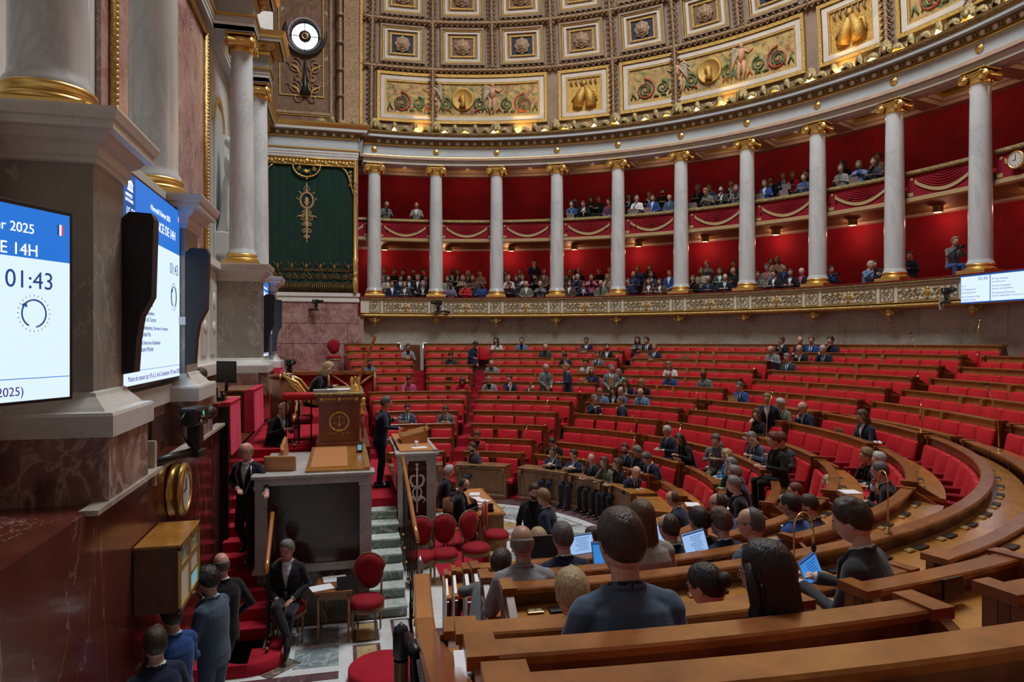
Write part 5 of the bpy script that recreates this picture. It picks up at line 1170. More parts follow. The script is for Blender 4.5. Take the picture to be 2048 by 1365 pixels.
t = thing('president_chair', 'mahogany and gilt tub chair of the president with a sweeping gold arm', 'chair', (0.25, 2.62, -1.93))
b = MB()
for i in range(14):
    a0, a1 = PI*i/14-.0, PI*(i+1)/14
    for (r0, r1, z0, z1) in ((.40, .44, .35, 1.25),):
        P = [(r*math.cos(a), r*math.sin(a), z) for a in (a0, a1) for r in (r0, r1) for z in (z0, z1)]
        b.add(P, [(0, 1, 5, 4), (2, 6, 7, 3), (1, 3, 7, 5), (0, 4, 6, 2)], 'wood_president', True)
b.obj('backrest', t)
b = MB()
for sg in (-1, 1):
    for q in range(3): b.tube([(sg*(.42-.0*q), .15-.05*q, 1.28-.05*q), (sg*(.46+.01*q), -.1, 1.15-.07*q), (sg*.48, -.32, .85-.03*q), (sg*.50, -.62, .72-.02*q)], [.035, .032, .028, .02], 'gold', 8)
    b.tube([(sg*.42+x, .2, 1.25+z) for x, z in spiral(0, 0, .06, 1.2, 1, 12)], .016, 'gold', 6)
b.tube([(.43*math.cos(a), .43*math.sin(a), 1.26) for a in [PI*i/14 for i in range(15)]], .03, 'wood_president', 8); b.obj('gilt_arms', t)
MB().box((0, -.05, .42), (.7, .6, .14), 'red_chair', bev=.04).obj('seat', t)
paper('open white book on the president desk', -.35, 1.72, -.93, .1, .42, .50, .03, nm='open_book'); paper('stack of blue and white folders at the edge of the president desk', -.72, 2.0, -.93, .0, .2, .42, .05, 'off_white', nm='paper_folder')
t = thing('desk_bell', 'gilt bell and inkstand on the president desk', 'bell', (-.55, 1.47, -.93))
MB().lathe([(.10, 0), (.095, .03), (.06, .08), (.055, .12), (.02, .14), (.015, .24), (.03, .26), (0, .28)], 'gold', 16).obj('bell', t)
b = MB(); b.box((0, .0, .01), (.26, .16, .02), 'gold', bev=.005)
for y in (-.06, .06): b.lathe([(.03, .02), (.035, .08), (.02, .10), (.04, .22), (.01, .26)], 'gold', 10, c=(.16, y, 0))
b.obj('inkstand', t)
t = thing('gooseneck_lamp', 'thin dark gooseneck lamp arching over the president desk', 'lamp', (.35, 1.5, -.93)); MB().tube([(0, 0, 0), (0, .05, .15), (-.1, .15, .28), (-.3, .25, .36)], .01, 'black', 6).obj('stem', t); MB().lathe([(.06, -.02), (.05, .0), (.08, .05)], 'black', 10, c=(0, 0, .0)).obj('base', t)
# red upholstered barrier with iron posts on the platform, left of the desk
t = thing('upholstered_barrier', 'low curved red velvet barrier on thin iron posts beside the president desk', 'barrier', (-.35, 2.5, -1.93))
b = MB(); b.sweep([(.46, .84), (.46, 1.00), (.52, 1.02), (.58, 1.00), (.58, .84)], 200, -20+180, 10, 'red_seat')
b = MB(); P = [(-.1-.02*math.sin(PI*i/10), .25-.75*i/10, .92) for i in range(11)]; b.tube(P, .075, 'red_seat', 10); b.obj('velvet_rail', t)
for i in range(4): MB().tube([(-.1, .2-.22*i, .88), (-.1, .2-.22*i, 0)], .013, 'dark_iron', 6).obj('post', t)
MB().lathe([(.45, 0), (.45, .05), (0, .05)], 'red_carpet', 24, c=(.2, 0, 0)).obj('carpeted_step', t)
# clerk's red-cloth counters in the alcove of the long wall
def counter(x0, x1, lab, z=-.95):
    t = thing('cloth_counter', lab, 'counter', group='counters hung with red cloth in the long wall')
    MB().bb((x0, 3.40, z-.05), (x1, 4.0, z), 'wood_rail', bev=.01).obj('counter_top', t)
    b = MB(); vs = []; n = 24
    for i in range(n+1):
        x = x0-.01+(x1-x0+.02)*i/n; vs += [(x, 3.375+.006*math.sin(i*1.7), z-.02), (x, 3.36+.01*math.sin(i*1.3), z-.82)]
    b.add(vs, [(2*i, 2*i+2, 2*i+3, 2*i+1) for i in range(n)], 'red_cloth', True)
    b.bb((x0-.015, 3.37, z-.82), (x0, 3.55, z-.01), 'red_cloth'); b.bb((x0-.01, 3.36, z-.01), (x1+.01, 3.5, z+.008), 'red_cloth', bev=.006); b.obj('red_cloth', t)
    b = MB(); b.bb((x0+.02, 3.42, -1.78), (x0+.06, 3.98, z-.05), 'wood_panel'); b.bb((x1-.06, 3.42, -1.78), (x1-.02, 3.98, z-.05), 'wood_panel'); b.obj('side_panel', t)
counter(-2.3, -1.25, 'counter with a broad red cloth nearest the camera, in the recess of the long wall'); counter(.55, 2.1, 'farther counter with red cloth, beyond the clerk computer'); counter(6.2, 7.0, 'small red cloth counter below the far wall camera', -.75)
t = thing('computer_monitor', 'flat computer monitor with a pale blue page, tilted in front of the clerk', 'monitor', (-.05, 3.78, -.93), 2.5)
emit('scr_soft', (.16, .33, .42), .9)
b = MB(); b.box((0, 0, .36), (.04, .46, .40), 'black', bev=.008); b.obj('case', t); MB().box((-.024, 0, .36), (.006, .42, .35), 'scr_soft').obj('screen', t); MB().tube([(0, 0, 0), (0, 0, .2)], .03, 'black', 8).obj('stand', t)
t = thing('desk_telephone', 'black desk telephone on the nearest red cloth counter', 'telephone', (-1.85, 3.62, -.95)); MB().box((0, 0, .03), (.2, .22, .06), 'black', bev=.01).obj('body', t); MB().tube([(-.08, -.08, .09), (0, -.09, .10), (.08, -.08, .09)], [.03, .018, .03], 'black', 8).obj('handset', t)
for i in range(3): paper('document tray stack on the nearest red cloth counter, %s from the camera' % ORD[i], -2.15+.14*i, 3.75, -.95, 0, .03, .3, .22, 'black' if i % 2 else 'paper', nm='file_folder')
paper('orange folder under the clerk arm on the counter', -.95, 3.55, -.98, .1, .45, .25, .012, 'leather_tan', nm='paper_folder')
t = thing('wooden_cabinet', 'small honey wooden cabinet with a gilt front below the far counter', 'cabinet', (2.3, 2.85, -1.93)); MB().box((0, 0, .3), (.5, .5, .6), 'wood_front', bev=.01).obj('body', t); MB().box((-.255, 0, .3), (.01, .4, .45), 'gold_dull').obj('door', t)
t = thing('wall_sconce', 'gilt wall ornament on the brown marble beyond the second red cloth', 'sconce', (3.5, 3.38, -1.0)); MB().box((0, 0, .05), (.14, .05, .3), 'gold', bev=.01).obj('backplate', t); b = MB(); b.lathe([(.02, -.5), (.07, -.42), (.09, -.25), (.05, -.12), (.03, -.05)], 'gold', 12, c=(0, -.03, 0)); b.obj('torch', t)
# floor furniture: red velvet chairs
def red_chair(t):
    b = MB(); b.lathe([(0, .40), (.20, .40), (.245, .43), (.25, .47), (.20, .52), (0, .545)], 'red_chair', 28); b.obj('seat', t)
    b = MB(); N = 20; out = [(.02*0, .215*math.cos(2*PI*i/N)*(1 if math.sin(2*PI*i/N) > 0 else .82), .82+.24*math.sin(2*PI*i/N)) for i in range(N)]
    vs = [(-.19, y, z) for x, y, z in out]+[(-.25, y, z) for x, y, z in out]+[(-.165, y*.6, .82+(z-.82)*.6) for x, y, z in out]+[(-.155, 0, .82)]+[(-.265, 0, .82)]
    fs = [(i, (i+1) % N, N+(i+1) % N, N+i) for i in range(N)]+[(i, (i+1) % N, 2*N+(i+1) % N, 2*N+i) for i in range(N)]+[(2*N+i, 2*N+(i+1) % N, 3*N) for i in range(N)]+[(N+i, N+(i+1) % N, 3*N+1) for i in range(N)]
    b.add(vs, fs, 'red_chair', True); b.obj('backrest', t)
    b = MB(); b.tube([(-.215, y*1.03, .82+(z-.82)*1.04) for x, y, z in out+out[:1]], .017, 'wood_front', 8); b.tube([(-.2, -.17, .66), (-.19, -.17, .44)], .016, 'wood_front', 6); b.tube([(-.2, .17, .66), (-.19, .17, .44)], .016, 'wood_front', 6); b.lathe([(.235, .35), (.25, .37), (.24, .42), (.2, .42)], 'wood_front', 28); b.obj('frame', t)
    for x, y in ((-.17, -.16), (-.17, .16), (.17, -.16), (.17, .16)): MB().lathe([(.010, 0), (.014, .03), (.012, .1), (.02, .26), (.015, .28), (.022, .31), (.022, .38)], 'wood_front', 10, c=(x, y, 0)).obj('leg', t)
RC = thing('red_velvet_chair', 'x', 'chair', group='round-backed red velvet chairs'); red_chair(RC)
for i, (u, v, rz, lab) in enumerate([(842, 1166, PI-.1, 'round-backed red velvet chair half hidden behind the step handrail'), (888, 1160, PI-.15, 'round-backed red velvet chair in the row on the red rug, second from the pulpit'), (952, 1148, PI+.45, 'round-backed red velvet chair nearest the two stenographers'), (992, 1118, PI+1.25, 'red velvet chair at the right end of the row, turned sideways'), (733, 1268, PI-.25, 'round-backed red velvet chair at the usher table in front of the marble steps')]):
    q = RC if i == 0 else dup(RC); q.location = xyz(u, v, FL+(.012 if i < 4 else .006)); q.rotation_euler[2] = rz; q['label'] = lab
q = dup(RC); q.location = (-3.72, 2.42, FL+.006); q.rotation_euler[2] = PI+.25; q['label'] = 'red velvet chair under the seated usher'
# usher's small table
t = thing('usher_table', 'small tapered-leg wooden table beside the seated usher', 'table', (-3.72, 1.80, FL+.006), -.05)
MB().box((0, 0, .70), (.62, .50, .035), 'wood_rail', bev=.008).obj('table_top', t); MB().box((0, 0, .64), (.56, .44, .09), 'wood_front').obj('apron', t)
for x in (-.26, .26):
    for y in (-.20, .20): MB().tube([(x, y, .68), (x, y, 0)], [.026, .012], 'wood_front', 8).obj('leg', t)
paper('white document with handwriting on the usher table, beside his hand', -3.86, 1.97, FL+.726, .3, .22, .30, .008); paper('second stack of white papers at the back of the usher table', -3.55, 1.80, FL+.726, .1, .25, .32, .012)
t = thing('tablet_case', 'dark tablet in a folding case standing on the usher table', 'tablet', (-3.93, 1.64, FL+.726), .1)
b = MB(); b.add([(-.08, -.13, 0), (-.08, .13, 0), (.08, .13, 0), (.08, -.13, 0), (0, -.13, .16), (0, .13, .16)], [(0, 1, 5, 4), (3, 4, 5, 2), (0, 4, 3), (1, 2, 5), (0, 3, 2, 1)], 'black'); b.obj('case', t)
# stenographers' table
t = thing('stenographers_table', 'long low wooden table with a tan leather top for the two stenographers', 'table', (.62, -1.12, FL+.0))
b = MB(); b.box((0, 0, .71), (2.35, .56, .045), 'wood_desk', bev=.008); b.obj('table_top', t); MB().box((0, 0, .737), (2.2, .44, .008), 'leather_tan').obj('leather_inlay', t)
b = MB(); b.box((0, -.20, .36), (2.2, .03, .66), 'wood_front'); b.obj('modesty_panel', t)
for x in (-1.1, 1.1): MB().box((x, 0, .345), (.05, .50, .69), 'wood_front', bev=.01).obj('end_panel', t)
for i, (x, y, rz) in enumerate(((.2, -1.02, .3), (.75, -1.05, .1), (1.15, -1.1, -.2), (.5, -1.15, .6))): paper('loose white sheet on the stenographers table, %s from the laptop' % ORD[i], x, y, FL+.742+.004*i, rz, .3, .22, .004, grp='loose sheets on the stenographers table')
t = thing('desk_phone', 'black folding gadget on the near end of the stenographers table', 'telephone', (-.42, -1.12, FL+.742)); MB().box((0, 0, .09), (.06, .10, .16), 'black', bev=.01).obj('body', t); MB().box((.03, 0, .03), (.12, .14, .03), 'black', bev=.005).obj('base', t)
t = thing('desk_phone', 'black and blue desk telephone on the corner of the secretaries desk', 'telephone', (-1.75, 1.42, -1.875)); MB().box((0, 0, .08), (.10, .10, .16), 'black', bev=.012).obj('body', t); b = MB(); b.box((-.055, .0, .09), (.01, .07, .09), 'scr_soft'); b.obj('display', t)
t = thing('wooden_chair', 'bentwood wooden armchair under the bearded stenographer', 'chair', (-.2, -.48, FL), -PI/2)
def wood_chair(t):
    MB().box((0, 0, .44), (.46, .46, .05), 'wood_desk', bev=.02).obj('seat', t)
    b = MB()
    for i in range(12):
        a0, a1 = PI*.62+PI*.76*i/12, PI*.62+PI*.76*(i+1)/12
        P = [(r*math.cos(a), r*math.sin(a), z) for a in (a0, a1) for r in (.25, .275) for z in (.50, .98)]
        b.add(P, [(0, 1, 5, 4), (2, 6, 7, 3), (1, 3, 7, 5), (0, 4, 6, 2)], 'wood_panel', True)
    b.obj('backrest', t)
    for x in (-.19, .19):
        for y in (-.19, .19): MB().tube([(x, y, .44), (x*1.15, y*1.15, 0)], [.024, .016], 'wood_panel', 8).obj('leg', t)
wood_chair(t); q = dup(t, (1.3, -.42, FL), -PI/2-.1, 'bentwood wooden armchair under the grey-haired stenographer')
# stored furniture in the corner by the pier
t = thing('folding_trestle', 'dark wooden trestle frame with a red cloth behind the president', 'trestle', (9.2, 2.3, -2.1), 0)
b = MB(); b.bb((-.05, -1.6, 1.02), (.05, 1.3, 1.12), 'wood_rail'); b.bb((-.05, -1.6, .0), (.05, 1.3, .1), 'wood_rail')
for y0 in (-1.6, -.15): b.tube([(0, y0, 0), (0, y0+1.4, 1.05)], .045, 'wood_rail', 6); b.tube([(0, y0+1.4, 0), (0, y0, 1.05)], .045, 'wood_rail', 6); b.tube([(0, y0, 0), (0, y0, 1.1)], .05, 'wood_rail', 6)
b.obj('frame', t); MB().bb((.06, -1.6, -.4), (.09, 1.3, 1.0), 'red_drape').obj('cloth', t)
struct(MB().bb((6.2, 1.0, FL), (14.6, 4.2, -2.1), 'red_carpet').obj('floor_corner_platform'))
b = MB(); b.box((0, 0, 0), (.06, .10, 1.5), 'wood_rail', bev=.01); o = b.obj('wooden_board'); o.location = (9.0, .95, -.55); o.rotation_euler = (.36, 0, 0); tag(o, 'tall wooden board leaning to the left behind the president', 'board')
q = dup(RC, (9.8, 2.0, -1.0), PI, 'red velvet chair stored on the trestle by the pink marble pier'); 
t = thing('storage_table', 'narrow wooden table carrying stored chairs against the pink marble pier', 'table', (9.9, 2.2, -2.1)); MB().bb((-.3, -1.6, 1.02), (.4, 1.4, 1.1), 'wood_front').obj('table_top', t)
for x in (-.2, .3):
    for y in (-1.5, 1.3): MB().bb((x-.03, y-.03, 0), (x+.03, y+.03, 1.02), 'wood_front').obj('leg', t)
q = dup(t, (9.9, 1.5, -1.0), 0, 'upturned stool frame stored beside the red velvet chair'); q.scale = (.7, .14, .5); q['category'] = 'stool'
# ------------------------------------------------------------ wall clock, cabinet, screens, cameras
t = thing('wall_clock', 'round gilt wall clock on the brown marble beside the camera arm', 'clock', (-5.42, 3.49, -1.62), PI/2)
T = Matrix.Rotation(-PI/2, 4, 'Y')
MB().lathe([(.285, 0), (.285, .02), (.27, .03), (.27, .09), (.285, .10), (.285, .13), (.26, .15), (.22, .155), (.215, .14)], 'gold', 40, mat=T).obj('gilt_case', t)
MB().lathe([(0, .135), (.22, .135)], 'off_white', 32, mat=T, smooth=False).obj('dial', t)
b = MB(); b.bb((-.145, -.008, 0), (-.14, .008, .12), 'black'); b.bb((-.148, -.006, 0), (-.143, .15, .012), 'black'); b.obj('hand', t)
for i in range(12):
    a = PI*i/6; pass
t = thing('wall_cabinet', 'honey wooden wall cabinet with a gilt framed notice front', 'cabinet', (-6.40, 3.49, -2.15))
b = MB(); b.bb((-.42, -.36, -.30), (.42, 0, .30), 'wood_panel'); b.bb((-.44, -.38, .29), (.44, 0, .315), 'wood_desk', bev=.005); b.obj('case', t)
b = MB()
for z0, z1 in ((-.31, -.26), (.25, .31)): b.bb((-.43, -.385, z0), (.43, -.36, z1), 'gold', bev=.006)
for x0, x1 in ((-.43, -.38), (.38, .43), (-.02, .02)): b.bb((x0, -.385, -.31), (x1, -.36, .31), 'gold', bev=.006)
b.bb((-.4, -.38, .06), (.4, -.36, .10), 'gold'); b.bb((0, -.38, -.12), (.4, -.36, -.09), 'gold'); b.obj('gilt_frame', t)
b = MB(); b.bb((-.38, -.368, -.26), (-.02, -.362, .06), 'cream_panel'); b.bb((.04, -.368, -.26), (.37, -.362, -.12), 'scr_soft'); b.bb((.04, -.368, -.09), (.37, -.362, .05), 'off_white'); b.bb((-.38, -.368, .10), (.37, -.362, .25), 'marble_green'); b.obj('notices', t)
# text helper
def text(s, loc, rot, size, m, parent=None, name='lettering', align='LEFT'):
    c = bpy.data.curves.new(name, 'FONT'); c.body = s; c.size = size; c.align_x = align; c.extrude = .0005
    c.materials.append(M[m]); o = bpy.data.objects.new(name, c); COL.objects.link(o); o.location = loc; o.rotation_euler = rot
    dg = bpy.context.evaluated_depsgraph_get(); dg.update(); me = bpy.data.meshes.new_from_object(o.evaluated_get(dg)); bpy.data.objects.remove(o); bpy.data.curves.remove(c)
    me.materials.clear(); me.materials.append(M[m]); q = mkobj(name, me, parent, loc); q.rotation_euler = rot
    return q
emit('led_white', (.66, .80, 1.), 1.15); emit('led_blue', (.012, .16, .62), 1.1); emit('led_deep', (.006, .09, .36), .9); emit('led_ink', (.02, .12, .45), .5); emit('led_violet', (.10, .04, .42), .5); emit('led_text', (.9, .95, 1), 1.3); emit('led_red', (.8, .05, .12), 1.)
def screen(t, W, H, full, aw=None):     # local: +x to the right, z up, facing -y ; origin bottom left
    MB().bb((0, 0, 0), (W, .10, H), 'black', bev=.006).obj('housing', t)
    b = MB(); b.bb((.03, -.004, .02), (W-.03, 0, H*.725), 'led_white'); b.bb((.03, -.004, H*.725), (W-.03, 0, H-.03), 'led_blue')
    b.obj('display', t)
    b = MB(); 
    if full: b.bb((.03, -.006, .2), (.42, -.003, H*.50), 'led_blue'); b.bb((.03, -.006, H-.5), (.40, -.003, H-.03), 'led_deep')
    b.bb((.03, -.006, .155), (W-.03, -.003, .16), 'led_blue'); b.obj('colour_blocks', t)
    R = (PI/2, 0, 0); y = -.008; tx = lambda s, x, z, sz, m='led_ink': text(s, (x, y, z), R, sz, m, t)
    if full:
        tx('Mercredi 5 février 2025', .95, H-.24, .085, 'led_text'); tx('SÉANCE DE 14H', .95, H-.42, .15, 'led_text'); tx('15:55', .10, H-.45, .13, 'led_text'); tx('ASSEMBLÉE', .08, H-.26, .045, 'led_text'); tx('NATIONALE', .08, H-.31, .045, 'led_text')
        b = MB(); b.bb((.14, y-.001, H-.20), (.32, y, H-.185), 'led_text')
        for i in range(4): b.bb((.16+.042*i, y-.001, H-.185), (.18+.042*i, y, H-.13), 'led_text')
        b.add([(.13, y, H-.13), (.33, y, H-.13), (.23, y, H-.07)], [(0, 1, 2)], 'led_text'); b.obj('temple_emblem', t)
        z = H*.655
        for a_, c_, m in (('Orateurs', '', 'led_violet'), ('M. Philippe Juvin', 'Droite Républicaine', 'led_violet'), ('Mme Christine Arrighi', 'Écologiste et Social', 'led_ink'), ('M. Marc Fesneau', 'Les Démocrates', 'led_ink'), ('M. Paul Christophe', 'Horizons & Indépendants', 'led_ink'), ('M. Charles de Courson', 'Libertés, Indépendants, Outre-mer et Territoires', 'led_ink'), ('M. Stéphane Peu', 'Gauche Démocrate et Républicaine', 'led_ink'), ('M. Maxime Michelet', 'UDR', 'led_ink')):
            tx(a_, .46, z, .072, m)
            if c_: tx(c_, .46, z-.085, .06, m)
            z -= .155 if c_ else .09
        tx('Motion de censure (art. 49, al. 3, de la Constitution ; PLF pour 2025)', .16, .06, .075, 'led_violet')
        tx('01:43', W-.52, H*.60, .18); cx_, cz_, R_ = W-.34, H*.47, .12
    else:
        tx('Mercredi 5 février 2025', W-1.12, H-.19, .085, 'led_text'); tx('SÉANCE DE 14H', W-1.02, H-.33, .105, 'led_text')
        tx('01:43', W-.50, H*.575, .155); cx_, cz_, R_ = W-.30, H*.45, .085
        tx('Outre-mer et Territoires', W-1.45, H*.235, .062); tx('Motion de censure (art. 49, al. 3, de la Constitution ; PLF pour 2025)', W-2.55, .055, .078, 'led_violet')
    b = MB(); b.tube([(cx_+R_*math.cos(a), y, cz_+R_*math.sin(a)) for a in [2*PI*i/40 for i in range(-9, 28)]], .006, 'led_ink', 4, caps=False)
    for i in range(24): a = 2*PI*i/24; b.tube([(cx_+R_*1.25*math.cos(a), y, cz_+R_*1.25*math.sin(a)), (cx_+R_*1.38*math.cos(a), y, cz_+R_*1.38*math.sin(a))], .0022, 'led_ink', 4)
    b.tube([(cx_-R_*.95, y, cz_+R_*.55), (cx_-R_*.7, y, cz_+R_*.75), (cx_-R_*.65, y, cz_+R_*.45)], .008, 'led_ink', 4); b.obj('countdown_ring', t)
    b = MB(); b.bb((W-.13, y-.001, H-.17), (W-.115, y, H-.10), 'led_ink'); b.bb((W-.115, y-.001, H-.17), (W-.10, y, H-.10), 'led_text'); b.bb((W-.10, y-.001, H-.17), (W-.085, y, H-.10), 'led_red'); b.obj('tricolour_flag', t)
t = thing('display_screen', 'large hanging screen listing the speakers of the session, between the first two pedestals', 'screen', (-6.56, 3.66, -.45)); screen(t, 2.28, 2.08, True)
t = thing('display_screen', 'slim sliver of a session screen seen edge-on between the far pedestals', 'screen', (4.42, 3.72, -.42)); screen(t, 2.15, 2.05, True)
a_ = math.atan2(-.437, .922); L_ = 2.1
t = thing('display_screen', 'nearest session screen, cut off by the left edge of the picture', 'screen', (-8.33-.922*L_, 3.42+.437*L_, -.39), a_); screen(t, L_, 1.25, False)
SP = thing('column_speaker', 'x', 'loudspeaker', group='tall curved black loudspeakers beside the screens')
b = MB(); prof = [(0, -.30), (.10, -.28), (.12, .02), (.15, .22), (.24, .40), (.26, 1.10), (.24, 1.15), (.06, 1.16), (0, 1.1)]
b.prism([(y, z) for y, z in prof], -.09, .09, 'black'); me = b.mesh('cabinet'); me.transform(Matrix(((0, 0, 1, 0), (-1, 0, 0, 0), (0, 1, 0, 0), (0, 0, 0, 1)))); mkobj('cabinet', me, SP)
b = MB(); b.bb((-.09, .0, .2), (.09, .12, .3), 'steel'); b.obj('bracket', SP)
for i, (x, y, lab) in enumerate([(-6.68, 3.60, 'curved black loudspeaker left of the big session screen'), (-4.26, 3.58, 'curved dark blue-lit loudspeaker right of the big session screen'), (4.38, 3.60, 'curved black loudspeaker left of the far session screen'), (6.62, 3.62, 'curved black loudspeaker right of the far session screen')]):
    q = SP if i == 0 else dup(SP); q.location = (x, y, 0); q['label'] = lab
# TV cameras
def tvcam(t, arm=True):
    b = MB(); b.box((0, 0, 0), (.34, .17, .20), 'black', bev=.03); b.box((-.02, 0, .0), (.20, .19, .16), 'black_gloss', bev=.03); b.obj('body', t)
    b = MB(); T = Matrix.Translation((.17, 0, 0)) @ Matrix.Rotation(PI/2, 4, 'Y'); b.lathe([(.06, 0), (.065, .05), (.055, .07), (.06, .16), (.075, .18), (.075, .24), (.06, .24), (0, .2)], 'black', 20, mat=T); b.obj('lens', t)
    b = MB(); b.box((.02, 0, -.20), (.12, .14, .20), 'black', bev=.02); b.lathe([(.05, -.36), (.05, -.28)], 'black', 16, c=(.02, 0, 0)); b.obj('pan_head', t)
    b = MB(); b.tube([(-.17, .02, .05), (-.26, .03, -.02), (-.24, .03, -.14), (-.08, .06, -.24), (.0, .05, -.32)], .012, 'black', 6); b.tube([(.12, .09, -.05), (.16, .1, -.14), (.08, .09, -.2)], .005, 'steel', 5); b.obj('cable', t)
    b = MB(); emit('led_green', (.02, .8, .3), 2)
    for i in range(3): b.box((-.0, -.096, .05-.014*i), (.03, .004, .006), 'led_green')
    b.box((-.06, -.096, -.04), (.01, .004, .012), 'led_green'); b.obj('status_light', t)
TC = thing('tv_camera', 'black television camera on a wall arm in front of the brown marble', 'camera', (-5.65, 3.22, -.80), -.22); tvcam(TC)
b = MB(); b.tube([(-.55, .16, -.40), (-.3, .08, -.38), (.1, 0, -.38)], .045, 'black', 8); b.box((.06, 0, -.40), (.2, .14, .08), 'black', bev=.02); b.obj('wall_arm', TC)
b = MB(); b.bb((-.6, .12, -.62), (-.56, .26, -.18), 'beige_paint'); b.obj('mounting_plate', TC)
text('PUR160', (-.06, -.0975, -.01), (PI/2, 0, 0), .028, 'off_white', TC)
for (x, y, z, rz, s, lab) in [(7.1, 3.2, -.62, -.3, .9, 'black television camera on a shelf above the far red cloth counter'), (XP-.35, 2.75, 1.55, -2.2, .8, 'small black camera clamped on the white ledge of the pink marble pier')]: q = dup(TC, (x, y, z), rz, lab); q.scale = (s, s, s)
x, y, _ = at_r(877, 14.3); q = dup(TC, (x, y, 1.55), 2.2, 'small black camera on the gallery parapet below the second column'); q.scale = (.9, .9, .9)
x, y, _ = at_r(1893, 14.2); q = dup(TC, (x, y, 1.36), 2.9, 'black camera with a blue side on the gallery parapet left of the right-hand screen'); q.scale = (.8, .8, .8)
# right LED screen on the parapet
xa, ya, _ = at_r(1921, 14.42); xb, yb, _ = at_r(2075, 14.35); ang = math.atan2(yb-ya, xb-xa)
t = thing('display_screen', 'wide blue-framed results screen on the gallery parapet at the right edge', 'screen', (xa, ya, 1.0), ang)
W_ = math.hypot(xb-xa, yb-ya); b = MB(); b.bb((0, 0, 0), (W_, .12, .74), 'led_deep'); b.obj('housing', t)
b = MB(); b.bb((.02, -.006, .03), (.86, 0, .70), 'led_white'); b.bb((.89, -.006, .03), (W_, 0, .70), 'led_white'); b.obj('display', t)
for s, x, z, sz in (('01:43', .55, .58, .12), ('Inscrits :', .04, .44, .05), ('M. Philippe Juvin', .04, .34, .065), ('Droite Républicaine', .04, .26, .055), ('Mme Christine Arrighi', .04, .15, .06), ('Écologiste et Social', .04, .07, .055), ('M. Marc Fesneau', .93, .56, .065), ('Les Démocrates', .93, .49, .055), ('M. Paul Christophe', .93, .38, .065), ('Horizons & Indépendants', .93, .31, .055), ('M. Charles de Courson', .93, .20, .065), ('Libertés, Indépendants, Outre-mer et Territoires', .93, .13, .055)): text(s, (x, -.009, z), (PI/2, 0, 0), sz, 'led_ink', t)
# balcony clock at the right edge
x, y, _ = at_r(2034, 15.2); t = thing('balcony_clock', 'round white clock with roman dial on the red balcony at the right edge', 'clock', (x, y, 4.68), math.atan2(y, x))
T = Matrix.Rotation(-PI/2, 4, 'Y'); MB().lathe([(.0, .05), (.19, .05)], 'off_white', 28, mat=T, smooth=False).obj('dial', t); MB().lathe([(.19, .05), (.21, .07), (.23, .05), (.23, 0)], 'gold', 28, mat=T).obj('gilt_bezel', t)
b = MB()
for i in range(12): a = PI*i/6; b.box((-.055, .15*math.sin(a), .15*math.cos(a)), (.004, .012, .03), 'black', mat=None)
b.bb((-.062, -.006, 0), (-.058, .006, .13), 'black'); b.bb((-.062, -.01, -.005), (-.058, .08, .008), 'black'); b.obj('hand', t)
x, y, _ = at_r(1148, ROW['K'][0]-.097); aa = math.atan2(y, x)
o = text('C O M M I S S I O N S', (x, y, ROW['K'][1]-.135), (PI/2, 0, aa-PI/2), .085, 'gold'); o.name = 'gilt_lettering'; tag(o, 'gilt word COMMISSIONS along the wooden rail of a centre bench', 'lettering')
# doorway lights at the top of the small aisle
for i, u in enumerate((798, 849)):
    x, y, _ = at_r(u, 14.2); emit('door_light', (.6, .8, .9), 1.5); MB().box((0, 0, 0), (.05, .14, .22), 'door_light').obj('exit_light'); o = bpy.data.objects['exit_light' if i == 0 else 'exit_light.001']; o.location = (x, y, -.18); tag(o, 'small pale light box on the %s side of the top doorway' % ('left', 'right')[i], 'lamp')
struct(MB().bb((14.4, -1.35, -1.3), (15.1, -.75, -.16), 'wood_panel').obj('door_2'))
# ================================================================== PEOPLE
def ss(x, a, b): t = max(0, min(1, (x-a)/(b-a))); return t*t*(3-2*t)
def G_(x, s): return math.exp(-(x/s)**2)
def head_r(az, el, feat=True):       # radius of the head in direction az (0 = forward), el
    x, y, z = math.cos(el)*math.sin(az), math.cos(el)*math.cos(az), math.sin(el)
    a, b, c = .076, .098, .119
    if z < 0: a *= 1-.20*(-z)**1.2; b *= 1-.10*(-z)
    if y < 0: b *= 1.02
    p_ = 2.35; r = (abs(x/a)**p_+abs(y/b)**p_+abs(z/c)**p_)**(-1/p_)
    if feat and y > 0:
        A = abs(az)
        r += .022*G_(az, .13)*G_(el+.13, .13)+.010*G_(az, .10)*G_(el-.10, .16)+.005*G_(A-.3, .3)*G_(el-.30, .10)-.010*G_(A-.36, .17)*G_(el-.13, .12)
        r += .004*G_(A-.62, .22)*G_(el+.15, .2)+.006*G_(az, .24)*G_(el+.50, .07)-.003*G_(az, .3)*G_(el+.62, .05)+.007*G_(az, .25)*G_(el+.82, .16)
    if el < -.9 and y < 0: r *= .9
    return r
def sphdir(az, el): return Vector((math.cos(el)*math.sin(az), math.cos(el)*math.cos(az), math.sin(el)))
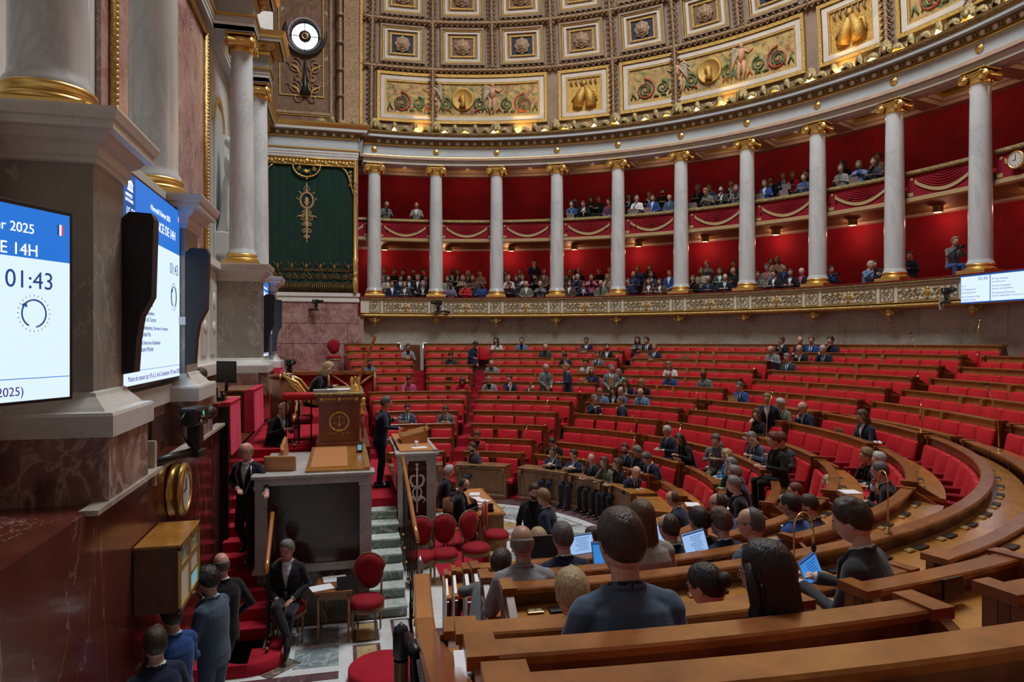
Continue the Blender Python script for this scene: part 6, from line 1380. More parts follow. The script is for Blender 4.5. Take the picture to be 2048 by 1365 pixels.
def add_head(b, T, skin, n=28):
    vs = []; fs = []; m = n*3//4
    for j in range(m+1):
        el = PI/2-PI*j/m
        for i in range(n*2): az = PI*i/n; vs.append(sphdir(az, el)*head_r(az, el))
    for j in range(m):
        for i in range(2*n): a = j*2*n+i; q = j*2*n+(i+1) % (2*n); fs.append((a, a+2*n, q+2*n, q))
    b.add(vs, fs, skin, True, T)
    for s in (-1, 1):
        E = sphdir(s*.345, .12)*(head_r(s*.345, .12)-.0025)
        b.ball(E, .0125, 'eye_white', 6, mat=T); b.ball(E+Vector((0, .0085, 0)), .0062, 'eye_dark', 5, mat=T)
        b.ball((s*.076, -.004, -.002), (.010, .022, .032), skin, 7, mat=T)
    L = [sphdir(a, -.50-.02*math.cos(a*8))*(head_r(a, -.5)+.0015) for a in (-.26, -.15, 0, .15, .26)]
    b.tube(L, [.002, .0055, .0065, .0055, .002], 'lips', 5)
    if T is not None:
        for i in range(len(b.v)-len(L)*5, len(b.v)): b.v[i] = tuple(T @ Vector(b.v[i]))
plain('eye_white', (.55, .53, .50), .3); plain('eye_dark', (.03, .02, .015), .15); plain('lips', (.36, .14, .11), .5)
SKIN = {}
for k_, c_ in (('light', (.56, .33, .24)), ('pale', (.64, .42, .33)), ('tan', (.42, .235, .15)), ('ruddy', (.58, .29, .21)), ('dark', (.10, .05, .03)), ('brown', (.20, .105, .065))):
    m_ = plain('skin_'+k_, c_, .5, nscale=25, nvar=.06); m_.node_tree.nodes['Principled BSDF'].inputs['Subsurface Weight'].default_value = 0; SKIN[k_] = m_
def hairmat(k, c):
    m, N, L, b = nt('hair_'+k); v = coords(N, L, 'Object', (1, 1, .18)); n = noise(N, L, v, 90, 3, .6)
    L.new(ramp(N, L, n.outputs['Fac'], [(.3, tuple(q*.45 for q in c)), (.7, c)]), b.inputs['Base Color']); b.inputs['Roughness'].default_value = .42; bump(N, L, b, n.outputs['Fac'], .9, .01); return m
HAIR = {k_: hairmat(k_, c_) for k_, c_ in (('black', (.018, .014, .012)), ('dark', (.05, .032, .022)), ('brown', (.12, .065, .035)), ('auburn', (.20, .055, .03)), ('sandy', (.32, .20, .10)), ('blond', (.58, .42, .22)), ('grey', (.26, .25, .24)), ('white', (.62, .61, .58)), ('salt', (.14, .135, .13)))}
CL = {}
def cloth(c, rough=.85):
    if isinstance(c, str): c = CLN[c]
    if c not in CL:
        m = plain('cloth_%02d' % len(CL), c, rough, 0, .25, 60, .10, .15); m.node_tree.nodes['Principled BSDF'].inputs['Sheen Weight'].default_value = .15; CL[c] = m
    return CL[c]
CLN = dict(navy=(.012, .020, .050), dark=(.012, .013, .018), black=(.008, .008, .009), grey=(.14, .15, .16), lgrey=(.26, .28, .30), char=(.045, .05, .058), blue=(.02, .07, .25), azure=(.01, .25, .62), lblue=(.12, .22, .36), steel=(.07, .11, .17), white=(.70, .72, .74), cream=(.62, .60, .55), beige=(.42, .35, .26), pink=(.50, .10, .20), red=(.50, .02, .03), green=(.03, .09, .075), mint=(.25, .52, .47), brown=(.10, .06, .04), olive=(.16, .17, .12), purple=(.09, .06, .13), mauve=(.18, .15, .24), rust=(.30, .12, .05), coral=(.62, .16, .13), taupe=(.30, .29, .26), sky=(.45, .58, .75), tie=(.02, .03, .07), rtie=(.25, .02, .03), sequin=(.05, .055, .065))
def hair_obj(style, n=26):
    b = MB()
    def lim(az):       # lower edge of the hair
        A = abs(az)
        pts = {'short': [(0, .70), (.55, .66), (.95, .32), (1.25, .05), (1.5, .05), (1.75, -.30), (2.2, -.50), (3.2, -.55)], 'long': [(0, .72), (.5, .60), (.85, .15), (1.2, -.35), (3.2, -.6)]}['long' if style in ('long', 'bob', 'wavy') else 'short']
        for (a0, e0), (a1, e1) in zip(pts, pts[1:]):
            if A <= a1: return e0+(e1-e0)*(A-a0)/(a1-a0)
        return pts[-1][1]
    th = {'short': .10, 'crop': .035, 'bald': .03, 'thin': .05, 'messy': .17, 'curly': .24, 'long': .13, 'bob': .15, 'wavy': .20, 'bun': .07, 'side': .12}[style]
    vs = []; fs = []; m = n; nn = 2*n
    for j in range(m+1):
        el = PI/2-PI*.86*j/m
        for i in range(nn):
            az = PI*i/n; A = min(az, 2*PI-az); k0 = ss(el, lim(A)-.08, lim(A)+.03); k = ss(el, lim(A)-.06, lim(A)+.55)
            if style == 'bald': q_ = 1-ss(el, .35, .55); k *= q_; k0 *= q_
            if style == 'thin': q_ = 1-ss(el, .30, .5)*ss(2.1-A, 0, .7); k *= q_; k0 *= q_
            d = sphdir(az, el); nz = mnoise.noise(d*(9 if style in ('curly', 'wavy') else 5)+Vector((7.3, 0, 0)))+.5*mnoise.noise(Vector((d.x*26, d.y*26, d.z*7)))
            t = th*(1+(.45 if style in ('curly', 'messy', 'wavy') else .16)*nz)*(1+.25*ss(el, .4, 1.3)*(1 if style in ('messy', 'side', 'short') else .4))
            if style == 'side': t *= 1+.5*G_(az-.6 if az < PI else az-2*PI-.6, .6)*ss(el, .5, .9)
            r = head_r(az, el, False)*(1+t*k)+.005*k0-(1-k0)*.016
            vs.append(d*r)
    for j in range(m):
        for i in range(nn): a = j*nn+i; q = j*nn+(i+1) % nn; fs.append((a, a+nn, q+nn, q))
    b.add(vs, fs, HAIR['dark'], True)
    H = HAIR['dark']
    if style in ('long', 'bob', 'wavy'):
        zb = {'long': -.30, 'bob': -.16, 'wavy': -.27}[style]; n2 = 36; vs = []; fs = []; L_ = 9
        for j in range(L_):
            f_ = j/(L_-1); z = .02+(zb-.02)*f_
            for i in range(n2):
                a = RAD(62)+RAD(236)*i/(n2-1); rx = .088*(1+.10*f_*(1.6 if style == 'wavy' else 1)); ry = .098*(1+.02*f_)
                k = 1+.05*math.sin(i*1.9+f_*2.5)+.07*mnoise.noise(Vector((i*.35, f_*3, 1.1))); 
                if f_ > .9: k *= .82
                vs.append((rx*k*math.sin(a), ry*k*math.cos(a)-.012-.02*f_, z+.012*mnoise.noise(Vector((i*.8, 0, 0)))*f_))
        for j in range(L_-1):
            for i in range(n2-1): a = j*n2+i; fs.append((a, a+1, a+n2+1, a+n2))
        N0 = len(vs); vs += [(x*.86, y*.86, z) for x, y, z in vs]; k_ = len(fs)
        fs += [tuple(N0+q for q in reversed(f)) for f in fs[:k_]]
        for i in range(n2-1): fs.append(((L_-1)*n2+i, (L_-1)*n2+i+1, N0+(L_-1)*n2+i+1, N0+(L_-1)*n2+i))
        for j in range(L_-1): fs.append((j*n2, (j+1)*n2, N0+(j+1)*n2, N0+j*n2)); fs.append((j*n2+n2-1, N0+j*n2+n2-1, N0+(j+1)*n2+n2-1, (j+1)*n2+n2-1))
        b.add(vs, fs, H, True)
        for s in (-1, 1): b.tube([(s*.070, .045, .06), (s*.086, .03, -.03), (s*.088, .02, zb*.5), (s*.08, .01, zb*.95)], [.018, .026, .026, .012], H, 8)
    if style == 'bun': b.ball((0, -.125, .03), (.045, .04, .045), H, 8)
    for s in (-1, 1): b.tube([sphdir(s*a, .27+.03*math.sin((a-.15)*5))*(head_r(a, .27)+.001) for a in (.18, .34, .52)], [.003, .0045, .002], H, 5)
    return b.mesh('hair')
HM = {}
def get_hair(s):
    if s not in HM: HM[s] = hair_obj(s)
    return HM[s]
def beard_mesh():
    b = MB(); vs = []; fs = []; n = 26; m = 12
    for j in range(m+1):
        el = -.36-.95*j/m
        for i in range(n+1):
            az = -1.35+2.7*i/n; k = ss(1.4-abs(az), 0, .2)*(1-.9*G_(az, .3)*G_(el+.46, .10)); k *= ss(-.25-el+.25*abs(az), 0, .12)
            vs.append(sphdir(az, el)*(head_r(az, el)+.007*k-.004))
    for j in range(m):
        for i in range(n): a = j*(n+1)+i; fs.append((a, a+1, a+n+2, a+n+1))
    b.add(vs, fs, HAIR['dark'], True); return b.mesh('beard')
BEARD = beard_mesh()
def glasses_mesh():
    b = MB()
    for s in (-1, 1):
        c = Vector((s*.033, .096, .014)); b.tube([c+Vector((.023*math.cos(a), -.003*abs(math.cos(a)), .018*math.sin(a))) for a in [2*PI*i/12 for i in range(13)]], .0022, 'black', 4); b.tube([(s*.056, .093, .018), (s*.079, .05, .016), (s*.082, -.01, .010)], .0022, 'black', 4)
    b.tube([(-.010, .100, .016), (.010, .100, .016)], .002, 'black', 4); return b.mesh('glasses')
GLASS = glasses_mesh()
def loft(b, secs, m, n=20):      # secs: (centre, rx, ry, up axis tilt about x)
    vs = []; fs = []
    for c, rx, ry, tilt in secs:
        R = Matrix.Rotation(-tilt, 3, 'X')
        for i in range(n):
            a = 2*PI*i/n; e = Vector((rx*math.copysign(abs(math.cos(a))**.85, math.cos(a)), ry*math.copysign(abs(math.sin(a))**.9, math.sin(a)), 0)); vs.append(Vector(c)+R @ e)
    for j in range(len(secs)-1):
        for i in range(n): a = j*n+i; q = j*n+(i+1) % n; fs.append((a, q, q+n, a+n))
    fs += [tuple(reversed(range(n))), tuple((len(secs)-1)*n+i for i in range(n))]
    b.add(vs, fs, m, True)
def capsule(b, P, R, m, n=12):
    b.tube(P, R, m, n); b.ball(P[0], R[0]*.98, m, 6); b.ball(P[-1], R[-1]*.98, m, 6)
    for p, r in zip(P[1:-1], R[1:-1]): b.ball(p, r*.99, m, 6)
def remesh(b, voxel, smooth=2, name='body'):
    me = b.mesh('tmp'); o = bpy.data.objects.new('tmp', me); COL.objects.link(o)
    md = o.modifiers.new('r', 'REMESH'); md.mode = 'VOXEL'; md.voxel_size = voxel; md.use_smooth_shade = True
    if smooth: sm = o.modifiers.new('s', 'SMOOTH'); sm.factor = .5; sm.iterations = smooth
    dg = bpy.context.evaluated_depsgraph_get(); dg.update(); r = bpy.data.meshes.new_from_object(o.evaluated_get(dg)); r.name = name
    bpy.data.objects.remove(o); bpy.data.meshes.remove(me); r.materials.clear(); return r
def hand(b, w, d, m, curl=.5, side=1, grip=0):
    # w wrist point, d direction of the forearm; palm, four fingers of different length and a thumb on its side
    d = Vector(d).normalized(); up = Vector((0, 0, 1)); s = d.cross(up)
    if s.length < .2: s = Vector((1, 0, 0))
    s.normalize(); s *= side; n = s.cross(d)*side; w = Vector(w)
    if n.z > 0: pass
    pc = w+d*.045
    T = Matrix((( *s, 0), (*d, 0), (*n, 0), (0, 0, 0, 1))).transposed(); T.translation = pc
    b.ball((0, 0, 0), (.040, .052, .016), m, 8, mat=T)
    for i, (off, ln) in enumerate(((-.030, .066), (-.010, .076), (.010, .071), (.029, .056))):
        p0 = pc+s*off+d*.040; c = curl*(1+.12*i)
        p1 = p0+(d*math.cos(c*.5)-n*math.sin(c*.5))*ln*.42; p2 = p1+(d*math.cos(c*1.3)-n*math.sin(c*1.3))*ln*.33; p3 = p2+(d*math.cos(c*2)-n*math.sin(c*2))*ln*.25
        b.tube([p0, p1, p2, p3], [.0092, .0085, .0078, .006], m, 7)
    t0 = w+d*.018-s*.030; b.tube([t0, t0-s*.022+d*.030-n*.01, t0-s*.026+d*.058-n*.018], [.012, .0105, .0075], m, 7)
ARM = {     # elbow, wrist for the right arm (x > 0) and the left; seated: floor at 0, hips at .53
    'desk': [((.26, .10, .76), (.11, .35, .80)), ((-.26, .10, .76), (-.11, .35, .80))],
    'read': [((.25, .20, .76), (.06, .40, .84)), ((-.25, .20, .76), (-.07, .38, .83))],
    'chin': [((.17, .32, .79), (.045, .27, 1.02)), ((-.24, .14, .76), (-.02, .34, .79))],
    'arms': [((.26, .06, .90), (-.07, .22, .96)), ((-.26, .06, .90), (.08, .19, .92))],
    'lap': [((.27, .00, .76), (.10, .22, .64)), ((-.27, .00, .76), (-.10, .22, .64))],
    'type': [((.25, .13, .74), (.10, .42, .80)), ((-.25, .13, .74), (-.10, .42, .80))],
    'slump': [((.30, .36, .78), (.05, .50, .80)), ((-.30, .36, .78), (-.06, .48, .80))],
    'brow': [((.20, .34, .79), (.09, .26, 1.12)), ((-.24, .14, .76), (-.02, .34, .79))],
    'camera': [((.22, .20, .84), (.06, .34, 1.02)), ((-.24, .20, .84), (-.08, .36, .98))],
    'chest': [((.24, .10, .84), (.03, .19, 1.00)), ((-.25, .10, .78), (-.06, .34, .80))],
    'stand': [((.25, -.03, 1.14), (.25, .06, .89)), ((-.25, -.03, 1.14), (-.25, .06, .89))],
    'clasp': [((.25, .02, 1.13), (.05, .20, 1.00)), ((-.25, .02, 1.13), (-.05, .20, .99))],
    'think': [((.20, .16, 1.12), (.05, .19, 1.42)), ((-.24, .06, 1.12), (.10, .20, 1.12))],
    'phone': [((.30, .06, 1.30), (.13, .10, 1.52)), ((-.24, .06, 1.14), (-.10, .33, 1.14))],
    'point': [((.27, .08, 1.16), (.30, .36, 1.12)), ((-.25, -.03, 1.14), (-.24, .06, .89))],
    'fold': [((.27, .06, 1.15), (-.08, .22, 1.18)), ((-.27, .06, 1.15), (.09, .19, 1.14))],
    'pulpit': [((.27, .10, 1.18), (.14, .34, 1.14)), ((-.26, .12, 1.20), (-.10, .30, 1.30))],
    'descend': [((.27, .02, 1.16), (.06, .22, 1.10)), ((-.32, .10, 1.18), (-.44, .34, 1.10))],
    'hold': [((.26, .00, 1.15), (.10, .18, .98)), ((-.26, .04, 1.16), (-.10, .22, 1.02))],
    'step': [((.30, -.06, 1.15), (.22, .12, .98)), ((-.28, .0, 1.15), (-.15, .16, 1.04))],
}
LEANS = dict(desk=.16, read=.38, chin=.24, arms=.02, lap=-.02, type=.14, slump=.95, brow=.28, camera=.2, chest=.1, stand=0, clasp=0, think=.05, phone=.04, point=.14, fold=0, pulpit=.12, descend=.05, hold=0, step=0)
STANDING = {'stand', 'clasp', 'think', 'phone', 'point', 'fold', 'pulpit', 'descend', 'hold', 'step'}
BASE = {}
def base(pose, hq, cross=False):
    key = (pose, hq, cross)
    if key in BASE: return BASE[key]
    st = pose in STANDING; lean = LEANS[pose]; H = Vector((0, 0, .93 if st else .55)); U = Vector((0, math.sin(lean), math.cos(lean)))
    Y = Vector((0, math.cos(lean), -math.sin(lean))); S = H+U*.47; N = H+U*.535
    dS = S-(Vector((0, 0, .93 if st else .55))+Vector((0, 0, .47)))
    sh = [S-U*.015+Vector((.168, 0, 0)), S-U*.015+Vector((-.168, 0, 0))]
    arms = [[sh[i], Vector(ARM[pose][i][0]), Vector(ARM[pose][i][1])] for i in (0, 1)]
    if st: legs = [[H+Vector((s*.09, 0, -.02)), Vector((s*.10, .03, .50)), Vector((s*.11, -.02, .09))] for s in (1, -1)]
    else: legs = [[H+Vector((s*.09, .02, -.02)), Vector((s*.11, .44, .53)), Vector((s*.11, .42, .10))] for s in (1, -1)]
    if pose == 'descend': legs = [[H+Vector((.09, 0, -.02)), Vector((.10, .10, .50)), Vector((.10, -.12, .20))], [H+Vector((-.09, 0, -.02)), Vector((-.10, .16, .50)), Vector((-.10, .12, .09))]]
    if pose == 'point': legs = [[H+Vector((s*.09, 0, -.02)), Vector((s*.10, .02+s*.06, .50)), Vector((s*.11, -.02+s*.12, .09))] for s in (1, -1)]
    if pose == 'step': legs = [[H+Vector((.09, 0, -.02)), Vector((.12, .18, .52)), Vector((.13, .36, .10))], [H+Vector((-.09, 0, -.02)), Vector((-.10, .03, .50)), Vector((-.11, -.05, .09))]]
    if cross: legs = [[H+Vector((.09, .02, -.02)), Vector((.06, .46, .62)), Vector((-.12, .62, .30))], [H+Vector((-.09, .02, -.02)), Vector((-.10, .44, .52)), Vector((-.08, .50, .10))]]
    def torso(b, g, mat):
        P = lambda k, y=0.: H+U*k+Y*y
        loft(b, [(P(-.10), .13+g, .10+g, lean*.5), (P(-.03), .165+g, .115+g, lean*.6), (P(.12), .150+g, .105+g, lean), (P(.26), .165+g, .115+g, lean), (P(.38), .175+g, .115+g, lean), (P(.455), .155+g, .092+g, lean), (P(.50, -.005), .095+g*.6, .068+g*.6, lean), (P(.53), .062+g*.5, .060+g*.4, lean)], mat)
        for s in sh: b.ball(s-U*.02, .052+g, mat, 8)
        b.tube([sh[0]+U*.0, P(.505), sh[1]+U*.0], [.042+g*.7, .062+g*.6, .042+g*.7], mat, 10)
    sk = SKIN['light']; vb = .0075 if hq else .014
    b = MB(); torso(b, -.012, sk)
    hc = N+Vector((0, .02, 0))+U*.02
    b.tube([N-U*.06, N+U*.03, N+U*.10+Vector((0, .012, 0))], [.062, .057, .056], sk, 14)
    for i, (a_, e_, w_) in enumerate(arms): capsule(b, [a_, e_, w_+(w_-e_).normalized()*.02], [.045, .036, .025], sk)
    for h_, k_, a_ in legs: capsule(b, [h_, k_, a_], [.075, .05, .036], sk); d = Vector((0, 1, -.12)) if not (cross and h_.x > 0) else Vector((.2, .75, -.6)); capsule(b, [a_-Vector((0, .03, .03)), a_+d*.15-Vector((0, 0, .04))], [.035, .028], sk, 8)
    if hq:
        for i in (0, 1): hand(b, arms[i][2], arms[i][2]-arms[i][1], sk, .45 if pose not in ('chin', 'think', 'phone') else .9, 1 if i == 0 else -1)
        body = remesh(b, .0055 if True else vb, 1, 'body')
    else:
        body = remesh(b, vb, 1, 'body'); hb = MB()
        for i in (0, 1): hand(hb, arms[i][2], arms[i][2]-arms[i][1], sk, .5, 1 if i == 0 else -1)
        bm = bmesh.new(); bm.from_mesh(body); hm = hb.mesh('h'); bm.from_mesh(hm); bm.to_mesh(body); bm.free(); bpy.data.meshes.remove(hm)
    # jacket
    vj = .0095 if hq else .017
    J = MB(); torso(J, .022, sk)
    if st: loft(J, [(H+Vector((0, 0, -.14)), .185, .135, 0), (H, .185, .135, 0), (H+U*.12, .168, .122, lean)], sk)
    for a_, e_, w_ in arms: capsule(J, [a_, e_, e_+(w_-e_)*.88], [.064, .053, .042], sk); J.tube([e_+(w_-e_)*.8, e_+(w_-e_)*.93], [.043, .044], sk, 12)
    jac = remesh(J, vj, 2 if hq else 1, 'jacket')
    # shirt front: the V between the lapels is cut along two planes and becomes its own mesh
    bm = bmesh.new(); bm.from_mesh(jac); top = N+U*.02; z1 = .505; z0 = .20
    fr = lambda p: ((p-H).dot(U), (p-H).dot(Y), p.x)
    for s in (1, -1):
        A = H+U*z0+Vector((s*.004, 0, 0)); B = H+U*z1+Vector((s*.068, 0, 0)); nrm = (B-A).cross(Y); bmesh.ops.bisect_plane(bm, geom=bm.verts[:]+bm.edges[:]+bm.faces[:], plane_co=A, plane_no=nrm)
    def inV(p, zz=z0):
        u, y, x = fr(p); return y > .01 and u > zz and abs(x) < .004+.064*(u-zz)/(z1-zz)+1e-4
    keep = [f for f in bm.faces if inV(f.calc_center_median())]
    bm2 = bm.copy(); bmesh.ops.delete(bm, geom=keep, context='FACES_ONLY'); bm.to_mesh(jac)
    kill = [f for f in bm2.faces if not inV(f.calc_center_median())]; bmesh.ops.delete(bm2, geom=kill, context='FACES'); shirt = bpy.data.meshes.new('shirt'); 
    for v in bm2.verts: v.co -= Y*.004
    bm2.to_mesh(shirt); bm2.free(); bm.free()
    bmc = bmesh.new(); bmc.from_mesh(shirt); cb = MB()
    ring = [N+U*.008+Vector((.064*math.cos(a), 0, 0))+Y*(.064*math.sin(a)+.004)-U*.012*math.sin(a) for a in [PI*.5+.25+(2*PI-.5)*i/18 for i in range(19)]]
    cb.tube(ring, .0145, sk, 6)
    for i in (0, 1):
        e_, w_ = arms[i][1], arms[i][2]; cb.tube([e_+(w_-e_)*.90, e_+(w_-e_)*.98], [.036, .037], sk, 12)
    cm = cb.mesh('c'); bmc.from_mesh(cm); bmc.to_mesh(shirt); bmc.free(); bpy.data.meshes.remove(cm)
    col = MB()      # lapels
    for s in (1, -1):
        P = [H+U*(z0+.02)+Y*.145+Vector((s*.012, 0, 0)), H+U*.36+Y*.148+Vector((s*.05, 0, 0)), H+U*.46+Y*.118+Vector((s*.078, 0, 0)), H+U*.525+Y*.05+Vector((s*.080, 0, 0)), H+U*.545-Y*.04+Vector((s*.055, 0, 0)), H+U*.548-Y*.065]
        col.tube(P, [.006, .016, .018, .017, .018, .018], sk, 6)
    cm = col.mesh('c'); bmj = bmesh.new(); bmj.from_mesh(jac); bmj.from_mesh(cm); bmj.to_mesh(jac); bmj.free(); bpy.data.meshes.remove(cm)
    tb = MB(); tb.tube([H+U*.505+Y*.085, H+U*.46+Y*.118, H+U*.36+Y*.143, H+U*.23+Y*.146], [.016, .015, .024, .022], sk, 8); tie = tb.mesh('tie')
    # trousers and shoes
    Tt = MB(); loft(Tt, [(H+Vector((0, 0, -.09)), .15, .115, 0), (H+U*.0, .178, .128, 0), (H+U*.08, .165, .118, lean*.5)], sk)
    for h_, k_, a_ in legs: capsule(Tt, [h_, h_+(k_-h_)*.5, k_, k_+(a_-k_)*.5, a_+Vector((0, 0, .0))], [.098, .085, .068, .062, .050], sk)
    tro = remesh(Tt, vj*1.1, 1, 'trousers')
    sb_ = MB()
    for h_, k_, a_ in legs:
        cr = cross and h_.x > 0; d = Vector((0, 1, 0)) if not cr else Vector((-.1, .72, -.68)); q = a_-Vector((0, 0, .05)) if not cr else a_+Vector((0, .02, -.02))
        sb_.tube([q-d*.07, q-d*.02, q+d*.07, q+d*.15, q+d*.19], [.028, .042, .040, .042, .022], 'black_gloss', 12); sb_.ball(q-d*.06, .036, 'black_gloss', 7); sb_.ball(q+d*.175, .032, 'black_gloss', 7)
    shoe = sb_.mesh('shoes')
    for v in shoe.vertices:
        if not cross and pose != 'descend' and v.co.z < .005: v.co.z = .005
    for me in (jac, shirt, tro, tie):
        me.materials.clear(); me.materials.append(CL.get('x') or sk); me.polygons.foreach_set('use_smooth', [True]*len(me.polygons)); me.polygons.foreach_set('material_index', [0]*len(me.polygons))
    body.materials.clear(); body.materials.append(sk); body.polygons.foreach_set('material_index', [0]*len(body.polygons)); body.polygons.foreach_set('use_smooth', [True]*len(body.polygons))
    BASE[key] = dict(body=body, jacket=jac, shirt=shirt, tie=tie, trousers=tro, shoes=shoe, N=N, U=U, lean=lean); return BASE[key]
BODY = {}
def head_mat(B, hy, hp):
    c = B['N']+B['U']*.10+Vector((0, .018, 0)); R = Matrix.Rotation(hy, 4, 'Z') @ Matrix.Rotation(-hp, 4, 'X')
    return Matrix.Translation(c) @ R @ Matrix.Translation((0, .014, .060)) @ Matrix.Scale(1.07, 4)
def body_mesh(pose, hq, cross, hy, hp):
    key = (pose, hq, cross, round(hy, 1), round(hp, 1))
    if key not in BODY:
        B = base(pose, hq, cross); b = MB(); T = head_mat(B, key[3], key[4]); add_head(b, T, SKIN['light'], 34 if hq else 22)
        hm = b.mesh('head'); me = B['body'].copy(); off = len(me.materials)
        for m_ in list(hm.materials)[1:]: me.materials.append(m_)
        bm = bmesh.new(); bm.from_mesh(me); bm.from_mesh(hm); bm.to_mesh(me); bm.free(); bpy.data.meshes.remove(hm); me.name = 'body'; BODY[key] = (me, T)
    return BODY[key]
def slot(o, m, i=0): o.material_slots[i].link = 'OBJECT'; o.material_slots[i].material = m
NP = [0]
def person(label, loc, rz, pose='desk', hair=('short', 'dark'), jacket='navy', shirt='white', tie=None, skin='light', hy=0., hp=.1, hq=False, cross=False, glasses=False, beard=None, trousers=None, s=1., group=None, legs=True, nm='person', cat='person'):
    NP[0] += 1
    B = base(pose, hq, cross); me, T = body_mesh(pose, hq, cross, hy, hp)
    t = mkobj(nm, None, None, loc, rz); t.empty_display_size = .1; tag(t, label, cat, group); t.scale = (s, s, s)
    o = mkobj('body', me, t); slot(o, SKIN[skin])
    e = T.to_euler(); hs = (1.07,)*3
    if hair:
        o = mkobj('hair', get_hair(hair[0]), t); o.location = T.translation; o.rotation_euler = e; o.scale = hs; slot(o, HAIR[hair[1]])
    if beard: o = mkobj('beard', BEARD, t); o.location = T.translation; o.rotation_euler = e; o.scale = hs; slot(o, HAIR[beard])
    if glasses: o = mkobj('glasses', GLASS, t); o.location = T.translation; o.rotation_euler = e; o.scale = hs
    o = mkobj('jacket', B['jacket'], t); slot(o, cloth(jacket))
    o = mkobj('shirt', B['shirt'], t); slot(o, cloth(shirt))
    if tie: o = mkobj('tie', B['tie'], t); slot(o, cloth(tie))
    if legs:
        o = mkobj('trousers', B['trousers'], t); slot(o, cloth(trousers or (jacket if jacket in ('navy', 'dark', 'black', 'grey', 'char', 'steel') else 'dark')))
        mkobj('shoes', B['shoes'], t)
    return t
def facing(x, y, turn=0): return math.atan2(-y, -x)-PI/2+turn
def seat(u, row, label, v=None, near=False, turn=0., off=.28, dz=0., **kw):
    r, h = ROW[row]; zf = ROWF[row]
    if v is not None:
        t = -(h+.18+dz)*FPX/(v-682); x, y = at_t(u, t)
    elif near: x, y, _ = near_pt(row, u, 0, -off)
    else: x, y, _ = at_r(u, r-off)
    return person(label, (x, y, zf+dz), facing(x, y, turn), **kw)
def laptop(lab, x, y, z, rz, lit=None, ang=1.9, s=1., nm='laptop', case='steel', grp=None):
    t = thing(nm, lab, 'laptop', (x, y, z), rz, grp); t.scale = (s, s, s)
    b = MB(); b.box((0, 0, .008), (.32, .22, .014), case, bev=.004); b.box((0, -.02, .0155), (.27, .10, .002), 'black'); b.box((0, .075, .0155), (.10, .06, .0015), 'off_white'); b.obj('base', t)
    b = MB(); T = Matrix.Translation((0, -.11, .012)) @ Matrix.Rotation(-(ang-PI/2)*-1, 4, 'X')
    b.box((0, -.004, .105), (.32, .008, .21), case, mat=T, bev=.003); b.obj('lid', t)
    b = MB(); b.box((0, .001, .105), (.30, .003, .19), 'black' if not lit else lit, mat=T)
    if lit:
        b.box((0, .003, .190), (.30, .002, .012), 'scr_dark', mat=T)
        for i in range(9): b.box((-.03+.01*((i*7) % 3), .003, .165-.015*i), (.17-.02*((i*5) % 4), .001, .0035), 'scr_dark', mat=T)
    b.obj('screen', t); return t
emit('scr_blue', (.03, .22, .62), 1.0); emit('scr_pale', (.28, .45, .75), 1.1); emit('scr_dark', (.015, .08, .25), .5)
# ================================================================== WHO SITS WHERE
COLW = dict(navy='navy', dark='dark', black='black', grey='grey', lgrey='pale grey', char='charcoal', blue='bright blue', azure='azure', lblue='light blue', steel='slate blue', white='white', cream='cream', beige='beige', pink='pink', red='red', green='dark green', mint='mint', brown='brown', olive='olive', purple='purple', mauve='mauve', rust='rust', coral='coral', taupe='taupe', sequin='sequinned')
HS = dict(s='short', c='crop', b='bald', t='thin', m='messy', u='curly', l='long', o='bob', w='wavy', n='bun', d='side'); HC = dict(k='black', d='dark', b='brown', a='auburn', y='sandy', o='blond', g='grey', w='white', s='salt')
HW = dict(s='short', c='cropped', b='balding', t='thin', m='tousled', u='curly', l='long', o='bobbed', w='wavy', n='tied', d='swept')
HCW = dict(k='black', d='dark', b='brown', a='auburn', y='sandy', o='blond', g='grey', w='white', s='greying')
seen_lab = set()
def gal(tier, data):
    for e in data.split(';'):
        e = e.split()
        if not e: continue
        u, row, hair, jk, sh = float(e[0]), int(e[1]), e[2], e[3], e[4]; opt = e[5] if len(e) > 5 else ''
        if tier == 'lower': r, zf = ((15.62, 1.16), (16.34, 1.49), (16.95, 1.82))[row-1]
        else: r, zf = ((15.92, 4.55), (16.66, 4.87))[row-1]
        x, y, _ = at_r(u, r); a = math.degrees(math.atan2(y, x)); bay = int((A0-a)/DA)
        rnd = random.Random(int(u*7)); pose = 'chin' if 'h' in opt else 'camera' if 'p' in opt else 'read' if 'r' in opt else rnd.choice(['desk', 'lap', 'lap', 'arms', 'desk'])
        if 'S' in opt: pose = 'clasp'
        who = 'woman' if 'f' in opt else 'man' if 'm' in opt else 'person'
        rn = ('front', 'second', 'back')[row-1] if tier == 'lower' else ('front', 'rear')[row-1]
        lab = '%s with %s %s hair in %s, %s row, %s bay of the %s gallery' % (who, HW[hair[0]], HCW[hair[1]], COLW[jk], rn, ORD[bay], tier)
        if 'S' in opt: lab = 'standing man in a navy suit with a white badge in the third lower gallery bay'
        if lab in seen_lab: lab = lab.replace('with ', 'with glasses and ' if 'g' in opt else 'turned aside with ')
        seen_lab.add(lab)
        sk = 'dark' if 'K' in opt else 'brown' if 'B' in opt else rnd.choice(['light', 'pale', 'tan', 'ruddy'])
        person(lab, (x, y, zf-(.0)), facing(x, y, rnd.uniform(-.3, .3) if 'S' not in opt else .2), pose, (HS[hair[0]], HC[hair[1]]), jk, sh, 'tie' if 't' in opt else None, sk, rnd.choice([-.3, 0, 0, .3]), .5 if pose == 'read' else .15, glasses='g' in opt, beard=HC[hair[1]] if 'q' in opt else None, s=rnd.uniform(.96, 1.03) if 'S' not in opt else 1.02, group='visitors in the %s gallery' % tier)
